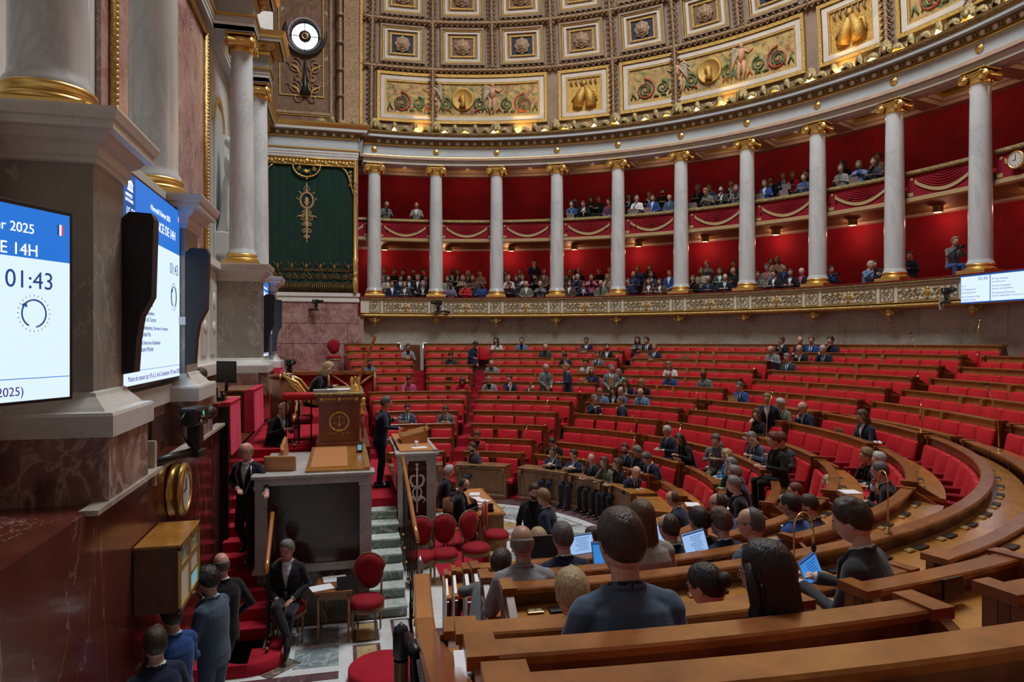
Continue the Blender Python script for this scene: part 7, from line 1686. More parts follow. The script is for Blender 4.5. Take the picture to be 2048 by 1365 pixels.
gal('lower', '''768 3 sk lblue white m;773.5 2 ld beige cream f;783 1 sk navy white m;788 3 sd black black mg;800.6 2 sd navy white mt;806 3 ud brown dark ;810 1 bs char white m;817 2 bb dark sky m;826 3 sd char dark mq;836 2 ug black white f;844.5 1 og black white fh;847 3 sk dark dark m;851 2 ck navy lblue m;
895 2 ld taupe brown f;901 1 bd mauve mauve Kmg;903 3 ck green white K;917 3 ld black white f;925 2 ly olive beige f;936 3 lo navy white g;933 1 sk red red mh;947 2 wb brown brown f;962 3 mb beige beige ;964 1 bk blue blue Kmg;
1013 3 ld navy white f;1020 2 sg cream white h;1022 1 sd dark dark mr;1034 2 wd char dark fg;1042 3 sd char white mt;1046 2 lb taupe white fg;1052.5 1 tg olive cream m;1068 3 sd navy white mtSg;1071 2 ck black black mq;1081 1 tg grey green m;1087 3 sg lgrey white m;
1138 3 ck grey brown m;1149 3 ck black white K;1155 2 sw navy dark mh;1160 3 lb dark white f;1140 1 ld brown white f;1166 1 sb navy white mr;1182 2 nb pink dark f;1200 3 sb black black m;1202 1 td olive dark m;1216 2 sy beige taupe h;1222 3 sy white white ;
1261 1 sb navy blue mgh;1268.6 2 tg navy blue m;1276 3 sb blue blue mg;1298 3 lb black dark f;1302 2 wd char white f;1299 1 ld brown white f;1323 1 ld brown white f;1339 2 sb blue white mg;
1388 1 ob black black fgh;1405 2 lb beige olive fg;1415 3 sy lblue sky mg;1416.5 1 sw navy steel mg;1440 2 ob green white ;1452 1 tb dark sky m;1467 3 sb char white m;1471 2 bd black dark mg;
1516 1 nb olive olive fg;1534 2 ug lgrey coral fg;1542 3 sk black white m;1556 3 lb cream white f;1569 2 cd black blue mg;1552 1 uk dark white f;1583 1 ld black white f;1604 1 bs dark pink m;
1825 2 md navy dark''')
gal('upper', '''771 1 bs grey dark m;834 1 by taupe white m;1144 1 uk blue lblue hg;1151 2 sd char dark mgq;1167 1 sd black white mr;1184 2 ld black black fr;1200 2 sb black black m;1218 1 sk purple red m;
1263 2 ld dark white fh;1276 1 ob white white fhg;1303 2 sb black white hm;1306 1 ld blue sky f;1325 2 dk black black mq;1339.5 1 by steel lblue m;
1399 2 ug black grey ;1424 2 sb steel lblue mh;1419 1 my olive grey r;1443 1 sk char white mhq;1463.5 2 sd black white mh;1472.5 1 wg grey dark f;
1533 1 ob blue white fg;1542 2 sk navy white mt;1568 2 sb navy sky mt;1586 2 ub red dark f;1613 2 md dark dark m;1609.5 1 sb steel blue m;1685 1 sg taupe grey mg;1691.5 2 wd black dark f;1719.6 1 ob lblue blue f;1756.6 2 ud beige dark m;1755.5 1 ld char dark fh''')
# press photographers in the lower gallery
def long_lens(lab, x, y, z, rz, L_=.45, r=.055, white=False, rx=0):
    t = thing('photo_camera', lab, 'camera', (x, y, z), rz); t.rotation_euler[0] = rx
    MB().box((0, -.02, 0), (.15, .07, .11), 'black', bev=.02).obj('body', t); b = MB(); T = Matrix.Rotation(-PI/2, 4, 'X')
    b.lathe([(.035, .02), (.04, .08), (r*.8, L_*.5), (r, L_*.8), (r, L_), (r*.8, L_), (r*.8, L_-.03), (0, L_-.05)], 'off_white' if white else 'black', 20, mat=T); b.obj('lens', t)
for (u, lab, pose, hair, jk, sh, turn, r, zf, lens) in [(1658, 'photographer in a bright blue sweater aiming a camera over the gallery parapet', 'camera', ('short', 'dark'), 'blue', 'blue', -.9, 15.6, 1.16, .3), (1734, 'white-haired photographer in a light blue shirt behind a very long lens', 'camera', ('short', 'white'), 'lblue', 'sky', -1.2, 15.6, 1.2, .8), (1748, 'standing photographer dressed in black holding a white-ringed lens', 'hold', ('messy', 'black'), 'black', 'black', -.7, 15.9, .85, .35), (1905, 'young man in a grey striped sweater sitting on the parapet with a camera', 'camera', ('messy', 'sandy'), 'grey', 'char', -1.0, 15.5, 1.6, .25)]:
    x, y, _ = at_r(u, r); a = facing(x, y, -turn); person(lab, (x, y, zf), a, pose, hair, jk, sh, None, 'light', 0, .1, trousers='blue' if 'striped' in lab else 'dark')
    st = pose == 'hold'; d = Vector((-math.sin(a), math.cos(a))); x2, y2 = x+d.x*.42, y+d.y*.42; long_lens('camera lens held by the ' + {1658: 'photographer in bright blue', 1734: 'white-haired photographer', 1748: 'standing photographer in black', 1905: 'young man on the parapet'}[u], x2, y2, zf+(1.30 if st else 1.05), a, lens, .07 if u == 1734 else .05, white=(u == 1748), rx=-.1)
# laptops in the upper gallery and on the benches (far)
LP0 = laptop('x', 0, 0, 0, 0, None, s=1.0)
def lap_at(u, r, z, lab, turn=0., far=True, row=None):
    x, y, _ = at_r(u, r); q = dup(LP0, (x, y, z), facing(x, y, PI+turn), lab); return q
for i, (u, r, z) in enumerate([(1142, 15.5, 5.12), (1265, 15.5, 5.12), (1298, 15.5, 5.12), (1388, 15.5, 5.12), (1523, 15.5, 5.12), (1571, 15.5, 5.12), (1712, 15.5, 5.12), (1576, 16.25, 5.5)]):
    lap_at(u, r, z, 'laptop on the ledge of the upper gallery, %s from the left' % ORD[i])['group'] = 'laptops in the upper gallery'
# ---- deputies on the far benches
D = lambda **k: k
S = seat
S(994, 'A', 'woman with long dark hair in a white blouse at the top marble wall', pose='chin', hair=('long', 'dark'), jacket='cream', shirt='white', hy=-.5)
S(1044, 'A', 'man in a blue jacket over a black turtleneck on the top bench', hair=('short', 'dark'), jacket='lblue', shirt='black')
S(1174, 'A', 'man in a navy suit behind a laptop on the top bench', hair=('short', 'dark'), jacket='navy', glasses=True, pose='type', hp=.3); lap_at(1167, 13.45, -.47, 'grey laptop of the man in navy on the top bench')
S(1276, 'A', 'woman with curly dark hair and crossed arms on the top bench', pose='arms', hair=('wavy', 'dark'), jacket='grey', shirt='char')
S(1296, 'A', 'man in a dark suit leaning back beside the woman with crossed arms', hair=('side', 'dark'), jacket='dark', hy=-.5, tie='tie')
S(1091, 'B', 'bald man in a dark grey jacket and black polo neck, eleventh row', hair=('bald', 'dark'), jacket='char', shirt='black', hy=.7)
S(1216, 'B', 'bearded man in a black jacket and open white shirt with a laptop', hair=('side', 'dark'), jacket='black', beard='dark', hy=.3); lap_at(1203, 12.78, -.73, 'open laptop left of the bearded man in the open white shirt')
S(1311, 'B', 'man with glasses in a navy suit with a laptop below the top bench', hair=('short', 'sandy'), jacket='navy', glasses=True, tie='tie', pose='type'); lap_at(1298, 12.78, -.73, 'grey laptop in front of the man with sandy hair'); lap_at(1376, 12.78, -.73, 'closed brown laptop left alone on an empty bench, eleventh row')
S(816, 'B', 'man in a grey jacket with a laptop at the far left doorway', hair=('short', 'dark'), jacket='lgrey', shirt='black', pose='type', hp=.35); lap_at(816, 12.78, -.73, 'dark laptop of the man by the far left doorway')
S(738, 'D', 'bearded man in a pale blue jacket behind a silver laptop, far left', hair=('short', 'dark'), jacket='lblue', shirt='char', beard='dark', pose='type', hp=.4); lap_at(740, 11.2, -1.25, 'silver laptop of the man in pale blue, far left')
S(902, 'C', 'boyish man in a dark patterned shirt on the far left block', hair=('messy', 'dark'), jacket='char', shirt='purple', hp=.5, pose='read')
x, y, _ = at_r(944, 12.4); person('person in a navy top and jeans bending over a bench at the aisle, far left', (x, y, ROWF['C']), facing(x, y, .9), 'point', ('short', 'black'), 'navy', 'navy', trousers='blue', hp=.7)
S(1133, 'C', 'woman in navy bending her dark head over her desk, tenth row', hair=('bun', 'black'), jacket='navy', pose='read', hp=.7)
S(1198, 'C', 'dark-haired man in a grey suit beside an arched microphone, tenth row', hair=('side', 'dark'), jacket='grey', tie='tie', skin='tan', pose='chin')
S(985, 'D', 'grey-haired man in a pale grey jacket reading his phone, ninth row', hair=('thin', 'grey'), jacket='lgrey', shirt='grey', pose='read', hp=.6)
S(1174, 'D', 'person with curly dark hair in a light grey top behind a tablet', hair=('curly', 'dark'), jacket='cream', shirt='lgrey', pose='desk', hp=.3); lap_at(1166, 11.2, -1.25, 'dark red tablet in front of the curly dark-haired person')
S(1345, 'D', 'blond woman in a white jacket, ninth row', hair=('bob', 'sandy'), jacket='white', shirt='cream', pose='read', hp=.4)
S(1186, 'E', 'woman with long ombre blond hair in navy behind a laptop', hair=('long', 'sandy'), jacket='navy', shirt='purple', pose='type'); lap_at(1170, 10.4, -1.51, 'brown laptop of the woman with long ombre hair')
S(1243, 'E', 'grey-haired woman in a mint cardigan with glasses', hair=('bob', 'grey'), jacket='mint', shirt='mint', glasses=True, pose='read', hp=.3)
S(1345, 'E', 'balding man in a bright blue suit typing on his phone', hair=('bald', 'dark'), jacket='blue', shirt='grey', pose='read', hp=.5, beard='salt')
S(1412, 'E', 'bald dark-skinned man in a grey suit and purple tie', hair=('bald', 'black'), jacket='grey', shirt='lgrey', tie='purple', skin='dark', pose='desk', hp=.4)
S(980, 'F', 'grey-haired woman in a grey jacket reading her phone on the far block', hair=('crop', 'grey'), jacket='lgrey', shirt='char', pose='read', hp=.5)
S(1018, 'F', 'dark-haired man in navy with his hand on his mouth, leaning right', hair=('short', 'dark'), jacket='navy', pose='chin', hy=-.7, turn=.3)
S(1050, 'F', 'person slumped asleep over the desk in a dark jacket', hair=('thin', 'dark'), jacket='dark', pose='slump', hp=.8, turn=.6)
S(817, 'F', 'person in a pink top holding their head on the far left block', hair=('short', 'dark'), jacket='pink', shirt='pink', pose='brow', hp=.6)
S(926, 'F', 'person in red bending over a desk near the far aisle', hair=('bob', 'brown'), jacket='red', shirt='red', pose='read', hp=.8)
def at_row(u, row, off=.30): x, y, t = at_r(u, ROW[row][0]-off); return x, y
for (u, row, lab, pose, hair, jk, kw, turn) in [(1090, 'F', 'standing man in a light grey jacket over a teal vest facing right', 'hold', ('thin', 'grey'), 'grey', D(shirt='green', trousers='steel', skin='light'), .9),
        (1137, 'F', 'standing man in navy holding papers out and one hand to his ear', 'phone', ('side', 'sandy'), 'navy', D(tie='tie'), -1.1), (1222, 'F', 'standing grey-haired man in a grey suit with an orange folder', 'hold', ('short', 'grey'), 'grey', D(tie='tie', trousers='grey', hy=.3), .5)]:
    x, y = at_row(u, row); person(lab, (x, y, ROWF[row]), facing(x, y, turn), pose, hair, jk, hp=.1, **kw)
x, y = at_row(1222, 'F', .48); paper('orange folder held by the standing grey-suited man', x, y, ROWF['F']+1.05, .3, .22, .012, .30, 'leather_tan', nm='paper_folder')
x, y = at_row(1122, 'F', .5); paper('white papers held out by the standing man in navy', x, y, ROWF['F']+1.14, .3, .30, .21, .01, nm='paper_sheet')
S(1207, 'G', 'man in a sky blue jacket looking down, behind the scarfed man', hair=('crop', 'sandy'), jacket='lblue', shirt='sky', pose='read', hp=.5, skin='ruddy')
S(1231, 'G', 'woman with short black hair in a black leather jacket, centre', hair=('bob', 'black'), jacket='black', shirt='white', pose='desk', hp=.3)
S(1251, 'G', 'man with thin dark hair in a slate jacket turned to the left, centre', hair=('thin', 'dark'), jacket='steel', shirt='black', turn=-.7, pose='desk')
S(1286, 'G', 'bald man in a pale blue suit resting folded hands on the rail', hair=('bald', 'sandy'), jacket='lblue', shirt='sky', tie='tie', pose='desk', hp=.5)
S(1258, 'F', 'woman with dark brown hair in a navy jacket, seventh row centre', hair=('bob', 'brown'), jacket='navy', shirt='white', pose='read', hp=.4)
S(1291, 'F', 'woman with wavy light brown hair in black, seventh row centre', hair=('wavy', 'sandy'), jacket='black', shirt='black', pose='read', hp=.5)
S(1186, 'H', 'grey-haired man with glasses and a beige scarf twisting towards his neighbours', hair=('side', 'grey'), jacket='navy', shirt='beige', glasses=True, turn=.9, pose='chest')
S(1248, 'H', 'grey-haired man in navy with a hand on his chest, looking left', hair=('short', 'salt'), jacket='navy', shirt='sky', turn=-.8, pose='chest', tie='tie')
for (u, row, lab, hair, jk, kw) in [(1566, 'A', 'dark-haired man on the top right bench turning to his neighbour', ('short', 'brown'), 'dark', D(hy=-.7, pose='chest')), (1604, 'A', 'smiling fair-haired man on the top right bench', ('thin', 'sandy'), 'navy', D(hy=.5)), (1627, 'A', 'man in a bright blue suit on the top right bench', ('short', 'brown'), 'blue', D(hy=.4, tie='tie')), (1668, 'A', 'dark-haired man in navy alone at the right of the top bench group', ('messy', 'dark'), 'navy', D(pose='chin', shirt='dark')),
        (1551, 'B', 'bald man in a pale grey suit reading his phone near the top right', ('bald', 'sandy'), 'lgrey', D(shirt='sky', pose='read', hp=.4)), (1606, 'B', 'bald man in a dark suit with a hand on his mouth near the top right', ('bald', 'dark'), 'dark', D(pose='chin', hp=.3)), (1655, 'B', 'white-haired man in navy resting his head on his hand', ('short', 'white'), 'navy', D(pose='brow', hp=.4, tie='tie')), (1580, 'C', 'grey-haired man with a blue tie below the top right group', ('side', 'grey'), 'char', D(tie='azure', pose='desk', hp=.3)),
        (1485, 'F', 'man in a blue suit behind an open laptop on the right-centre block', ('short', 'salt'), 'blue', D(shirt='sky', tie='tie', pose='type', hp=.2)), (1523, 'H', 'woman with long curly brown hair in black on the right-centre block', ('wavy', 'brown'), 'black', D(shirt='black', pose='desk', hp=.1, hy=.4)),
        (1572, 'G', 'white-haired man in a grey-green suit on the right-centre block', ('side', 'white'), 'olive', D(glasses=True, tie='tie', pose='desk', hp=.4)), (1620, 'G', 'bald man in navy with a hand on his face beside the grey-green suit', ('bald', 'grey'), 'navy', D(glasses=True, shirt='sky', pose='chin', hp=.3)),
        (1524, 'I', 'grey-haired man in a slate suit reading papers at a bench end', ('short', 'grey'), 'steel', D(tie='tie', pose='read', hp=.4, turn=.3)), (1343, 'J', 'white-haired man in a navy suit and tie sitting upright with both hands on the desk', ('crop', 'white'), 'navy', D(tie='tie', glasses=True, dz=.14)), (1381, 'J', 'woman with long dark hair in black writing behind a laptop', ('long', 'dark'), 'black', D(shirt='dark', pose='read', hp=.4, dz=.08)),
        (1437, 'J', 'man with greying hair in a grey jacket leaning left over the desk', ('messy', 'salt'), 'grey', D(shirt='grey', pose='read', turn=.9, hp=.2, dz=.22)), (1737, 'G', 'brown-haired woman in a navy coat typing on a laptop at the right', ('bob', 'brown'), 'navy', D(shirt='white', pose='type', hp=.3, turn=.15)),
        (814, 'I', 'man in a blue-grey suit with a laptop behind the speaker', ('short', 'dark'), 'steel', D(tie='tie', pose='type', hp=.3)), (892, 'I', 'brown-haired man in a grey suit reading papers behind the speaker', ('short', 'brown'), 'grey', D(tie='tie', pose='read', hp=.4)),
        (956, 'K', 'woman in a red jacket behind a laptop near the front left', ('messy', 'brown'), 'red', D(shirt='black', pose='type', hp=.4)), (955, 'L', 'bearded man in a dark sweater looking left at the front left desk', ('short', 'dark'), 'char', D(shirt='char', beard='dark', pose='desk', turn=-.8)),
        (1116, 'K', 'dark-haired man in a black suit bowing his head behind the ministers', ('short', 'dark'), 'black', D(shirt='pink', pose='read', hp=.6, off=.3))]:
    S(u, row, lab, hair=hair, jacket=jk, **kw)
x, y = at_row(1470, 'E', .30); lap_at(1472, 9.62, -1.73, 'open laptop of the man in the blue suit, right-centre'); lap_at(1367, 5.78, -2.83, 'grey laptop in front of the writing woman in black'); lap_at(1694, 8.5, -1.99, 'dark laptop of the typing woman in the navy coat'); lap_at(806, 6.62, -2.53, 'laptop on the desk of the man behind the speaker'); lap_at(947, 5.15, -3.09, 'dark laptop in front of the woman in red')
x, y, _ = at_r(1503, 6.7); paper('white sheets raised by the grey-haired man at the bench end', x, y, -2.10, .4, .3, .24, .008, tilt=.6, nm='paper_sheet'); x, y, _ = at_r(1508, 6.65); paper('white papers lying on the desk of the man reading at the bench end', x, y, -2.54, .4, .34, .24, .01)
x, y, _ = at_r(1752, 8.6); t = thing('scarf', 'crumpled black and white scarf on the desk beside the typing woman', 'scarf', (x, y, -1.97)); b = MB()
for i in range(9): b.ball((random.uniform(-.12, .12), random.uniform(-.06, .06), .03), (.06, .03, .03), 'black' if i % 3 else 'paper', 5)
b.obj('cloth', t)
x = -.02; y = -8.25; person('standing fair-haired man in navy leaning on the bench end at the right-hand aisle', (x+.75, y+.15, ROWF['H']), facing(x, y, .8), 'point', ('short', 'sandy'), 'navy', 'white', hp=.2, s=1.0)
# ---- ministers' front bench
for (u, row, lab, hair, jk, kw) in [(1107, 'L', 'bearded minister in a blue suit and dark tie, leftmost on the front bench', ('crop', 'dark'), 'navy', D(tie='tie', skin='tan', pose='arms')), (1150, 'L', 'smiling dark-haired minister in a navy suit with crossed arms', ('short', 'dark'), 'navy', D(tie='steel', pose='arms', hy=-.2)),
        (1190, 'L', 'elderly thin-haired minister in a dark suit with hands on the front desk', ('thin', 'sandy'), 'dark', D(shirt='sky', tie='tie', hy=.5, skin='ruddy')), (1220, 'L', 'brown-haired woman minister in an olive jacket, chin on her hand', ('bob', 'brown'), 'olive', D(shirt='olive', pose='chin', hy=.3)),
        (1244, 'L', 'brown-haired person in black half hidden behind the bald minister', ('wavy', 'brown'), 'black', D(shirt='dark')), (1258, 'K', 'dark-haired bearded man in a blue suit with a tablet behind the ministers', ('short', 'dark'), 'navy', D(tie='tie', beard='dark', hy=.5)),
        (1284, 'K', 'woman with short grey hair in a navy blouse with a blue badge', ('curly', 'grey'), 'navy', D(shirt='navy', hy=.3, hp=.4)), (1316, 'K', 'grey-haired man in a navy suit with a blue badge looking down', ('messy', 'salt'), 'navy', D(shirt='white', hp=.6, pose='read'))]:
    S(u, row, lab, hair=hair, jacket=jk, **kw)
def freeseat(u, v, zh, zf, lab, turn, hq=False, **kw):      # a seated person whose head top lies at (u, v) and height zh
    t = -zh*FPX/(v-682); x, y = at_t(u, t); return person(lab, (x, y, zf), turn, hq=hq, **kw), x, y
freeseat(1256, 937, -2.85, -4.10, 'bald minister in a navy suit reading with a folder of notes at the curved desk', PI*.5+.25, hair=('bald', 'sandy'), jacket='navy', shirt='sky', pose='read', hp=.35, s=1.02, tie='tie')
# ---- right-hand and near deputies (placed by the point where the crown of the head shows)
near_list = [(1446, 888, 'J', 'grey-haired man with glasses in a navy suit, arm stretched along the desk', ('side', 'grey'), 'navy', D(tie='tie', glasses=True, pose='desk', turn=.3)), (1467, 905, 'J', 'blond woman in an azure jacket with glasses', ('bob', 'blond'), 'azure', D(glasses=True, pose='desk', hp=.2, turn=.2)),
    (1482, 922, 'J', 'woman with straight grey hair beside the azure jacket', ('bob', 'grey'), 'green', D(shirt='green', pose='chin', turn=.2)), (1492, 940, 'J', 'grey-haired man in navy with a hand on his cheek, behind the slim arched microphone', ('side', 'grey'), 'navy', D(pose='chin', glasses=True)),
    (1486, 963, 'J', 'silver-haired man in a black suit turned left in front of the arched microphone', ('side', 'grey'), 'black', D(pose='desk', turn=.2)), (1377, 990, 'K', 'thin-haired man with glasses in a navy suit in profile at a curved desk', ('thin', 'brown'), 'navy', D(shirt='sky', glasses=True, pose='read', turn=-.1)),
    (1470, 1000, 'I', 'man with dark greying hair and glasses in a blue jacket holding his ear', ('thin', 'dark'), 'blue', D(shirt='sky', glasses=True, pose='phone_', turn=.2)), (1356, 1050, 'H', 'back of a balding dark head below the tall microphone', ('thin', 'dark'), 'navy', D()),
    (1418, 1036, 'H', 'back of a black-haired head beside the pale blue laptops', ('short', 'black'), 'dark', D(skin='tan')), (1462, 1040, 'H', 'back of a tousled brown head left of the balding man with glasses', ('messy', 'brown'), 'navy', D()),
    (1611, 975, 'J', 'man with short reddish hair and glasses in profile, right of the armchairs', ('crop', 'auburn'), 'grey', D(glasses=True, turn=.2, skin='pale')), (1606, 1004, 'H', 'man with short black hair in a blue jacket seen from behind, right of centre', ('crop', 'black'), 'blue', D(shirt='sky', skin='tan')),
    (1652, 1003, 'I', 'bearded man with glasses and dark hair resting his chin on his fist', ('short', 'dark'), 'dark', D(glasses=True, beard='dark', pose='chin', turn=.3)), (1677, 960, 'J', 'woman with long straight blond hair in black, turned left', ('long', 'blond'), 'black', D(shirt='black', turn=.2)),
    (1757, 905, 'I', 'fair curly-haired woman in black holding her chin at the right', ('curly', 'sandy'), 'black', D(pose='chin', glasses=True, shirt='black')), (1777, 914, 'I', 'white-haired person between the fair woman and the dark-suited man', ('side', 'white'), 'black', D(pose='desk')), (1792, 934, 'H', 'man with short dark hair and a black suit stroking his chin at the right', ('crop', 'salt'), 'dark', D(pose='chin', skin='light')),
    (1086, 1076, 'J', 'back of a straight blond head behind the standing men', ('bob', 'blond'), 'beige', D()), (1211, 1066, 'J', 'man with short dark hair and beard looking left, in front of the blue laptop', ('crop', 'dark'), 'dark', D(beard='dark', turn=.9)), (1232, 1040, 'L', 'woman with wavy blond hair seen from behind at the front curve', ('wavy', 'blond'), 'dark', D()),
    (1252, 1064, 'K', 'back of a light brown head beside the long-haired woman', ('bob', 'sandy'), 'brown', D()), (1236, 1066, 'K', 'back of a grey head beside the light brown one', ('bob', 'grey'), 'grey', D()), (970, 1094, 'H', 'dark-haired person in a grey jacket leaning forward at the left bench end', ('short', 'dark'), 'grey', D(pose='slump', turn=-.4))]
for (u, v, row, lab, hair, jk, kw) in near_list:
    kw = dict(kw)
    if kw.get('pose') == 'phone_': kw['pose'] = 'brow'
    S(u, row, lab, v=v, hair=hair, jacket=jk, **kw)
S(1575, 'I', 'woman with curly auburn hair in a sequinned jacket holding a sheaf of papers', hair=('curly', 'auburn'), jacket='sequin', shirt='black', pose='chin', turn=.5, v=878, s=1.05)
S(1562, 'H', 'curly-haired person in black behind the woman in sequins', hair=('curly', 'auburn'), jacket='black', shirt='black', pose='desk', v=874, turn=.4)
x, y = at_t(1548, 12.6); paper('white leaflet with a crimson cover in the hands of the woman in sequins', x, y, -2.15, .8, .32, .24, .012, tilt=.5, nm='leaflet')
# foreground people, modelled finer
for (u, v, row, lab, hair, jk, kw) in [(1268, 1136, 'E', 'large man with short dark hair and a slate jacket in the foreground, seen from behind', ('short', 'dark'), 'steel', D(shirt='black', hy=.15, s=1.10)), (1176, 1190, 'F', 'person with short platinum blond hair seen from behind in the foreground', ('side', 'blond'), 'dark', D(pose='read', hp=.3, dz=-.06)),
    (1474, 1170, 'F', 'woman with black hair pinned up in a bun, glasses, in the foreground', ('bun', 'black'), 'dark', D(glasses=True, pose='read', hy=.5, hp=.3, dz=-.12)), (1580, 1164, 'E', 'woman with long straight black hair in a blue dress in the foreground', ('long', 'black'), 'azure', D(glasses=True, hy=.7, shirt='azure', s=1.04, dz=-.05)),
    (1052, 1085, 'G', 'bald man in a grey suit seen from behind on the long curved bench', ('bald', 'grey'), 'lgrey', D(skin='tan', shirt='grey')), (1136, 1070, 'H', 'grey-haired man in a blue suit from behind, left of the blue laptop', ('short', 'salt'), 'navy', D(shirt='white')),
    (1302, 1050, 'G', 'woman with long dark brown hair and a taupe jacket seen from behind', ('long', 'brown'), 'taupe', D(shirt='taupe', s=1.05)), (1526, 1045, 'G', 'balding man with red-framed glasses in a dark blue suit, working at a laptop', ('thin', 'salt'), 'steel', D(glasses=True, pose='type', shirt='white', hy=.55))]:
    kw = dict(kw); S(u, row, lab, v=v, hair=hair, jacket=jk, hq=True, **kw)
S(1752, 'F', 'young dark-haired man in a charcoal suit typing on a laptop at the foreground right', v=1055, hair=('messy', 'dark'), jacket='char', shirt='white', hq=True, pose='type', turn=.35, hy=.2, hp=.35, s=1.06, skin='pale', dz=.02)
# laptops near
def lap_near(u, v, z, rz, lab, lit, ang=1.95, s=1.): x, y, t = at_z(u, v, z); return laptop(lab, x, y, z, rz, lit, ang, s)
def lap_to(u, v, z, lab, lit, ang=2.0, s=1., turn=0.):
    x, y, t = at_z(u, v, z); return laptop(lab, x, y, z, facing(x, y, PI+turn), lit, ang, s)
lap_to(1676, 1192, -1.78, 'open silver laptop with a bright blue document under the young man hands', 'scr_blue', 1.95, 1.15, .45)
lap_to(1420, 1122, -1.99, 'open silver laptop with a pale text page beside the bald man with glasses', 'scr_pale', 1.9, 1.1, .25)
lap_to(1236, 1148, -2.0, 'open laptop with a bright blue page left of the long-haired woman', 'scr_blue', 1.9, 1.1, -.1)
lap_to(1100, 1128, -2.2, 'laptop with a dark screen beside the bald man in grey', None, 1.9, 1.1, -.1)
lap_to(1352, 1092, -2.1, 'second pale blue laptop behind the one with the text page', 'scr_pale', 1.9, 1.0, .2); lap_to(1176, 1118, -2.2, 'light blue laptop seen past the grey-haired man', 'scr_pale', 1.9, 1.0, .1)
x, y = at_t(1690, 1.52); laptop('dark laptop at the bottom edge of the picture, its lid towards the camera', x, y, -.98, facing(x, y, 0.02), None, 1.75, 1.1)
laptop('open silver laptop of the bearded stenographer', .05, -1.02, FL+.742, PI+.3, None, 2.0)
# foreground desk objects
x, y, _ = at_z(985, 1325, -1.27); paper('blank white sheet on the foreground desk beside the handrail', x, y, -1.268, 1.45, .30, .22, .004)
x, y, _ = at_z(1450, 1292, -1.27); t = thing('mobile_phone', 'white mobile phone lying on the foreground desk', 'phone', (x, y, -1.268), -1.35); MB().box((0, 0, .005), (.075, .155, .009), 'off_white', bev=.004).obj('case', t); b = MB(); b.box((-.015, .05, .011), (.035, .035, .004), 'black_gloss', bev=.001); b.obj('camera_bump', t)
x, y, _ = at_z(1508, 1272, -1.27); t = thing('dark_bottle', 'small dark bottle with a green glint on the foreground desk', 'bottle', (x, y, -1.27)); MB().lathe([(0, 0), (.022, 0), (.024, .02), (.024, .11), (.010, .14), (.010, .17), (0, .17)], 'black_gloss', 16).obj('glass', t); MB().lathe([(.0245, .03), (.0245, .09)], 'green_curtain', 16).obj('bottle_label', t)
x, y, _ = at_z(1905, 1305, -1.26); t = thing('voting_box', 'grey voting box with three pale keys on the foreground desk', 'control box', (x, y, -1.262), facing(x, y, PI)); MB().box((0, 0, .02), (.20, .15, .03), 'dark_iron', bev=.006).obj('case', t)
for i in range(3): MB().box((-.06+.03*i+.0, .05, .038), (.018, .012, .006), 'off_white').obj('key', t)
x, y, _ = at_z(1905, 1196, -1.5); t = thing('tablet_stand', 'small dark tablet standing on the desk behind the young man', 'tablet', (x, y, -1.50), facing(x, y, PI)); MB().box((0, 0, .06), (.17, .02, .12), 'black', bev=.004).obj('case', t)
x, y, _ = at_z(1190, 1300, -1.27); paper('glossy dark brochure under the arm of the large man', x, y, -1.267, .9, .2, .28, .006, 'black_gloss', nm='brochure')
for i, (u, v, z, w) in enumerate(((1560, 995, -2.5, .3), (1385, 1010, -2.9, .3), (1440, 1015, -2.6, .3), (1700, 985, -2.1, .25), (1590, 1058, -2.0, .2), (1248, 905, -3.1, .35), (1150, 938, -3.25, .4), (1215, 950, -3.25, .4), (1120, 930, -3.25, .35))):
    x, y, _ = at_z(u, v, z); paper(['white papers on the desk behind the tall brass microphone', 'white sheet before the thin-haired man in profile', 'open notebook pages beside the man holding his ear', 'blue and white booklets beside the fair woman', 'folded page by the black-haired man in blue', 'green and white booklets between the two navy jackets', 'blue and white papers before the smiling minister', 'stack of white papers before the woman minister', 'papers before the leftmost minister'][i], x, y, z, facing(x, y, .2*i), w, .24, .012)
# ---- figures on the floor and at the tribune
H = dict(hq=True)
person('bearded man in a dark coat standing on the mosaic floor, looking left', at_t(1068, 11.2)+(FL,), 1.2, 'stand', ('short', 'dark'), 'black', 'black', beard='dark', skin='light', hy=.3, **H)
person('brown-haired man in a navy suit standing with his back turned on the mosaic floor', at_t(1102, 10.75)+(FL,), -.55, 'point', ('side', 'sandy'), 'navy', 'white', hy=-.3, skin='light', **H)
person('grey-haired speaker in a dark navy suit addressing the chamber at the pulpit', (.10, .98, -2.86), PI, 'pulpit', ('short', 'salt'), 'navy', 'white', tie='tie', skin='ruddy', hy=0., hp=.12, s=1.01, **H)
person('blond woman president in a black jacket reading on the rostrum', (.22, 2.28, -1.72), PI-.15, 'read', ('bob', 'blond'), 'black', 'black', skin='pale', hp=.6, **H)
person('bearded balding stenographer typing in a dark suit', (-.10, -.50, FL), PI-.1, 'type', ('thin', 'dark'), 'dark', 'black', beard='dark', hp=.4, **H)
person('grey-haired stenographer in a dark suit at the far side of the bearded one', (1.35, -.42, FL), PI, 'desk', ('side', 'white'), 'dark', 'white', skin='ruddy', hp=.2, **H)
x, y = at_t(442, 10.6); person('dark-haired clerk in a grey suit resting his head on his hand at the counter', (x, 3.95, -1.78), -PI*.62, 'brow', ('short', 'dark'), 'char', 'sky', skin='light', hp=.35, **H)
person('balding man in a black tailcoat seated with his back turned below the president', (-.15, 2.95, -2.45), PI*.75, 'read', ('bald', 'salt'), 'black', 'white', hp=.3, **H)
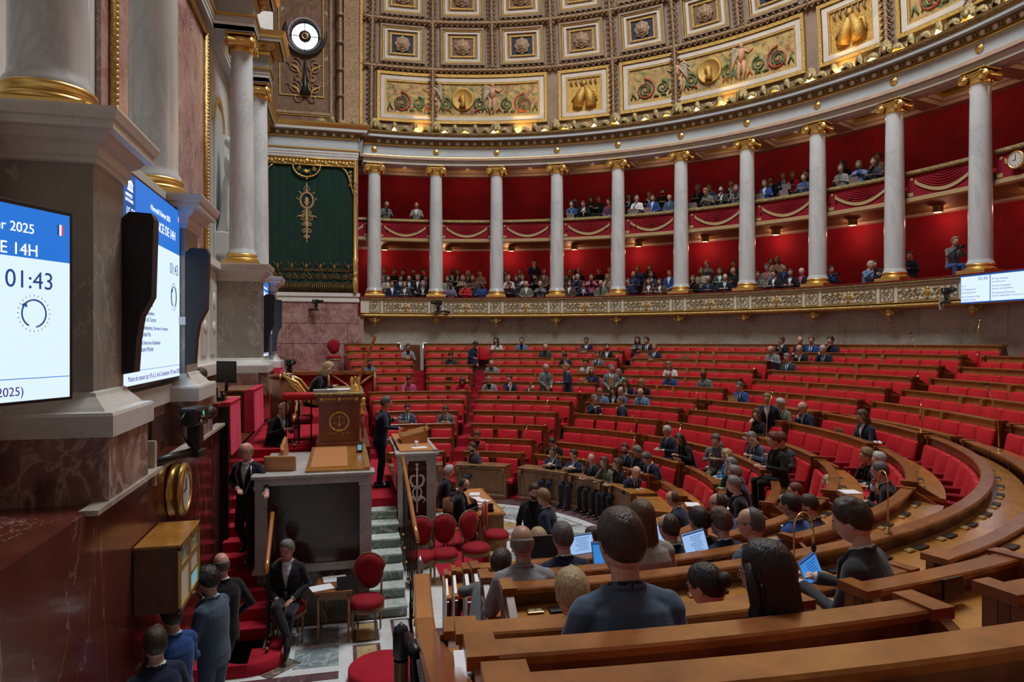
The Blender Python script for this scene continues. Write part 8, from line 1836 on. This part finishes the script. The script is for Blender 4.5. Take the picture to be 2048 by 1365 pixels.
zc = FL+.155*6; t = person('bald usher in a tailcoat and white bow tie walking down the red stair', (-2.95, 3.02, zc-.02), PI/2-.35, 'descend', ('bald', 'sandy'), 'dark', 'white', skin='ruddy', hy=-.55, hp=.1, glasses=True, s=.98, **H)
CHAIN = MB(); CHAIN.tube([(-.10, .13, 1.42), (-.12, .165, 1.25), (-.06, .20, 1.06), (0, .21, 1.0), (.08, .20, 1.08), (.06, .18, 1.1), (.12, .16, 1.3), (.10, .12, 1.44)], .007, 'steel', 6); CHAIN.obj('silver_chain', t)
b = MB(); b.box((.0, .125, 1.455), (.085, .02, .03), 'paper', bev=.008); b.obj('bow_tie', t)
t = person('seated usher in tailcoat and bow tie with crossed legs beside the small table', (-3.72, 2.42, FL), PI/2-.12, 'lap', ('side', 'grey'), 'dark', 'white', skin='ruddy', hy=-.35, hp=.05, glasses=True, cross=True, **H)
b = MB(); b.box((0, .10, 1.075), (.085, .02, .03), 'paper', bev=.008); b.obj('bow_tie', t); b = MB(); b.ball((-.02, .28, .72), (.035, .02, .05), 'black', 6); b.obj('glasses_case', t)
def standing(u, v, zh, lab, rz, pose, hair, jk, **kw):       # crown of the head at (u, v)
    s = kw.pop('s', 1.); t = -(FL+1.775*s)*FPX/(v-682); x, y = at_t(u, t); return person(lab, (x, y, FL), rz, pose, hair, jk, s=s, hq=True, **kw)
standing(428, 1135, 0, 'dark-haired man in a slate suit standing with a hand at his mouth at the stair foot', -.45, 'think', ('curly', 'black'), 'steel', shirt='sky', skin='light', hy=-.2, hp=.25, trousers='steel')
standing(445, 1104, 0, 'balding grey man in black half hidden behind the slate suit', -.9, 'step', ('bald', 'salt'), 'black', shirt='white', skin='ruddy', hy=-.3, glasses=True)
standing(347, 1203, 0, 'young dark-haired man in a royal blue jacket with folded arms by the brown wall', -.75, 'fold', ('side', 'dark'), 'blue', shirt='sky', skin='light', hy=-.2, s=.97)
standing(313, 1256, 0, 'dark-haired man in a navy jacket at the bottom left, nearest the wall', -.9, 'stand', ('side', 'dark'), 'navy', shirt='white', skin='light', hy=-.3, s=.99)

for c_ in kids(LP0): bpy.data.objects.remove(c_)
bpy.data.objects.remove(LP0)
for o_ in bpy.data.objects:
    if o_.get('label') and len(o_['label'].replace('-', ' ').split()) > 15: o_['label'] = o_['label'].replace(' of the lower gallery', ', lower gallery').replace(' of the upper gallery', ', upper gallery').replace(' with glasses and ', ' with glasses, ').replace(' row from the floor', ' row up').replace(' from the left', ' from left')
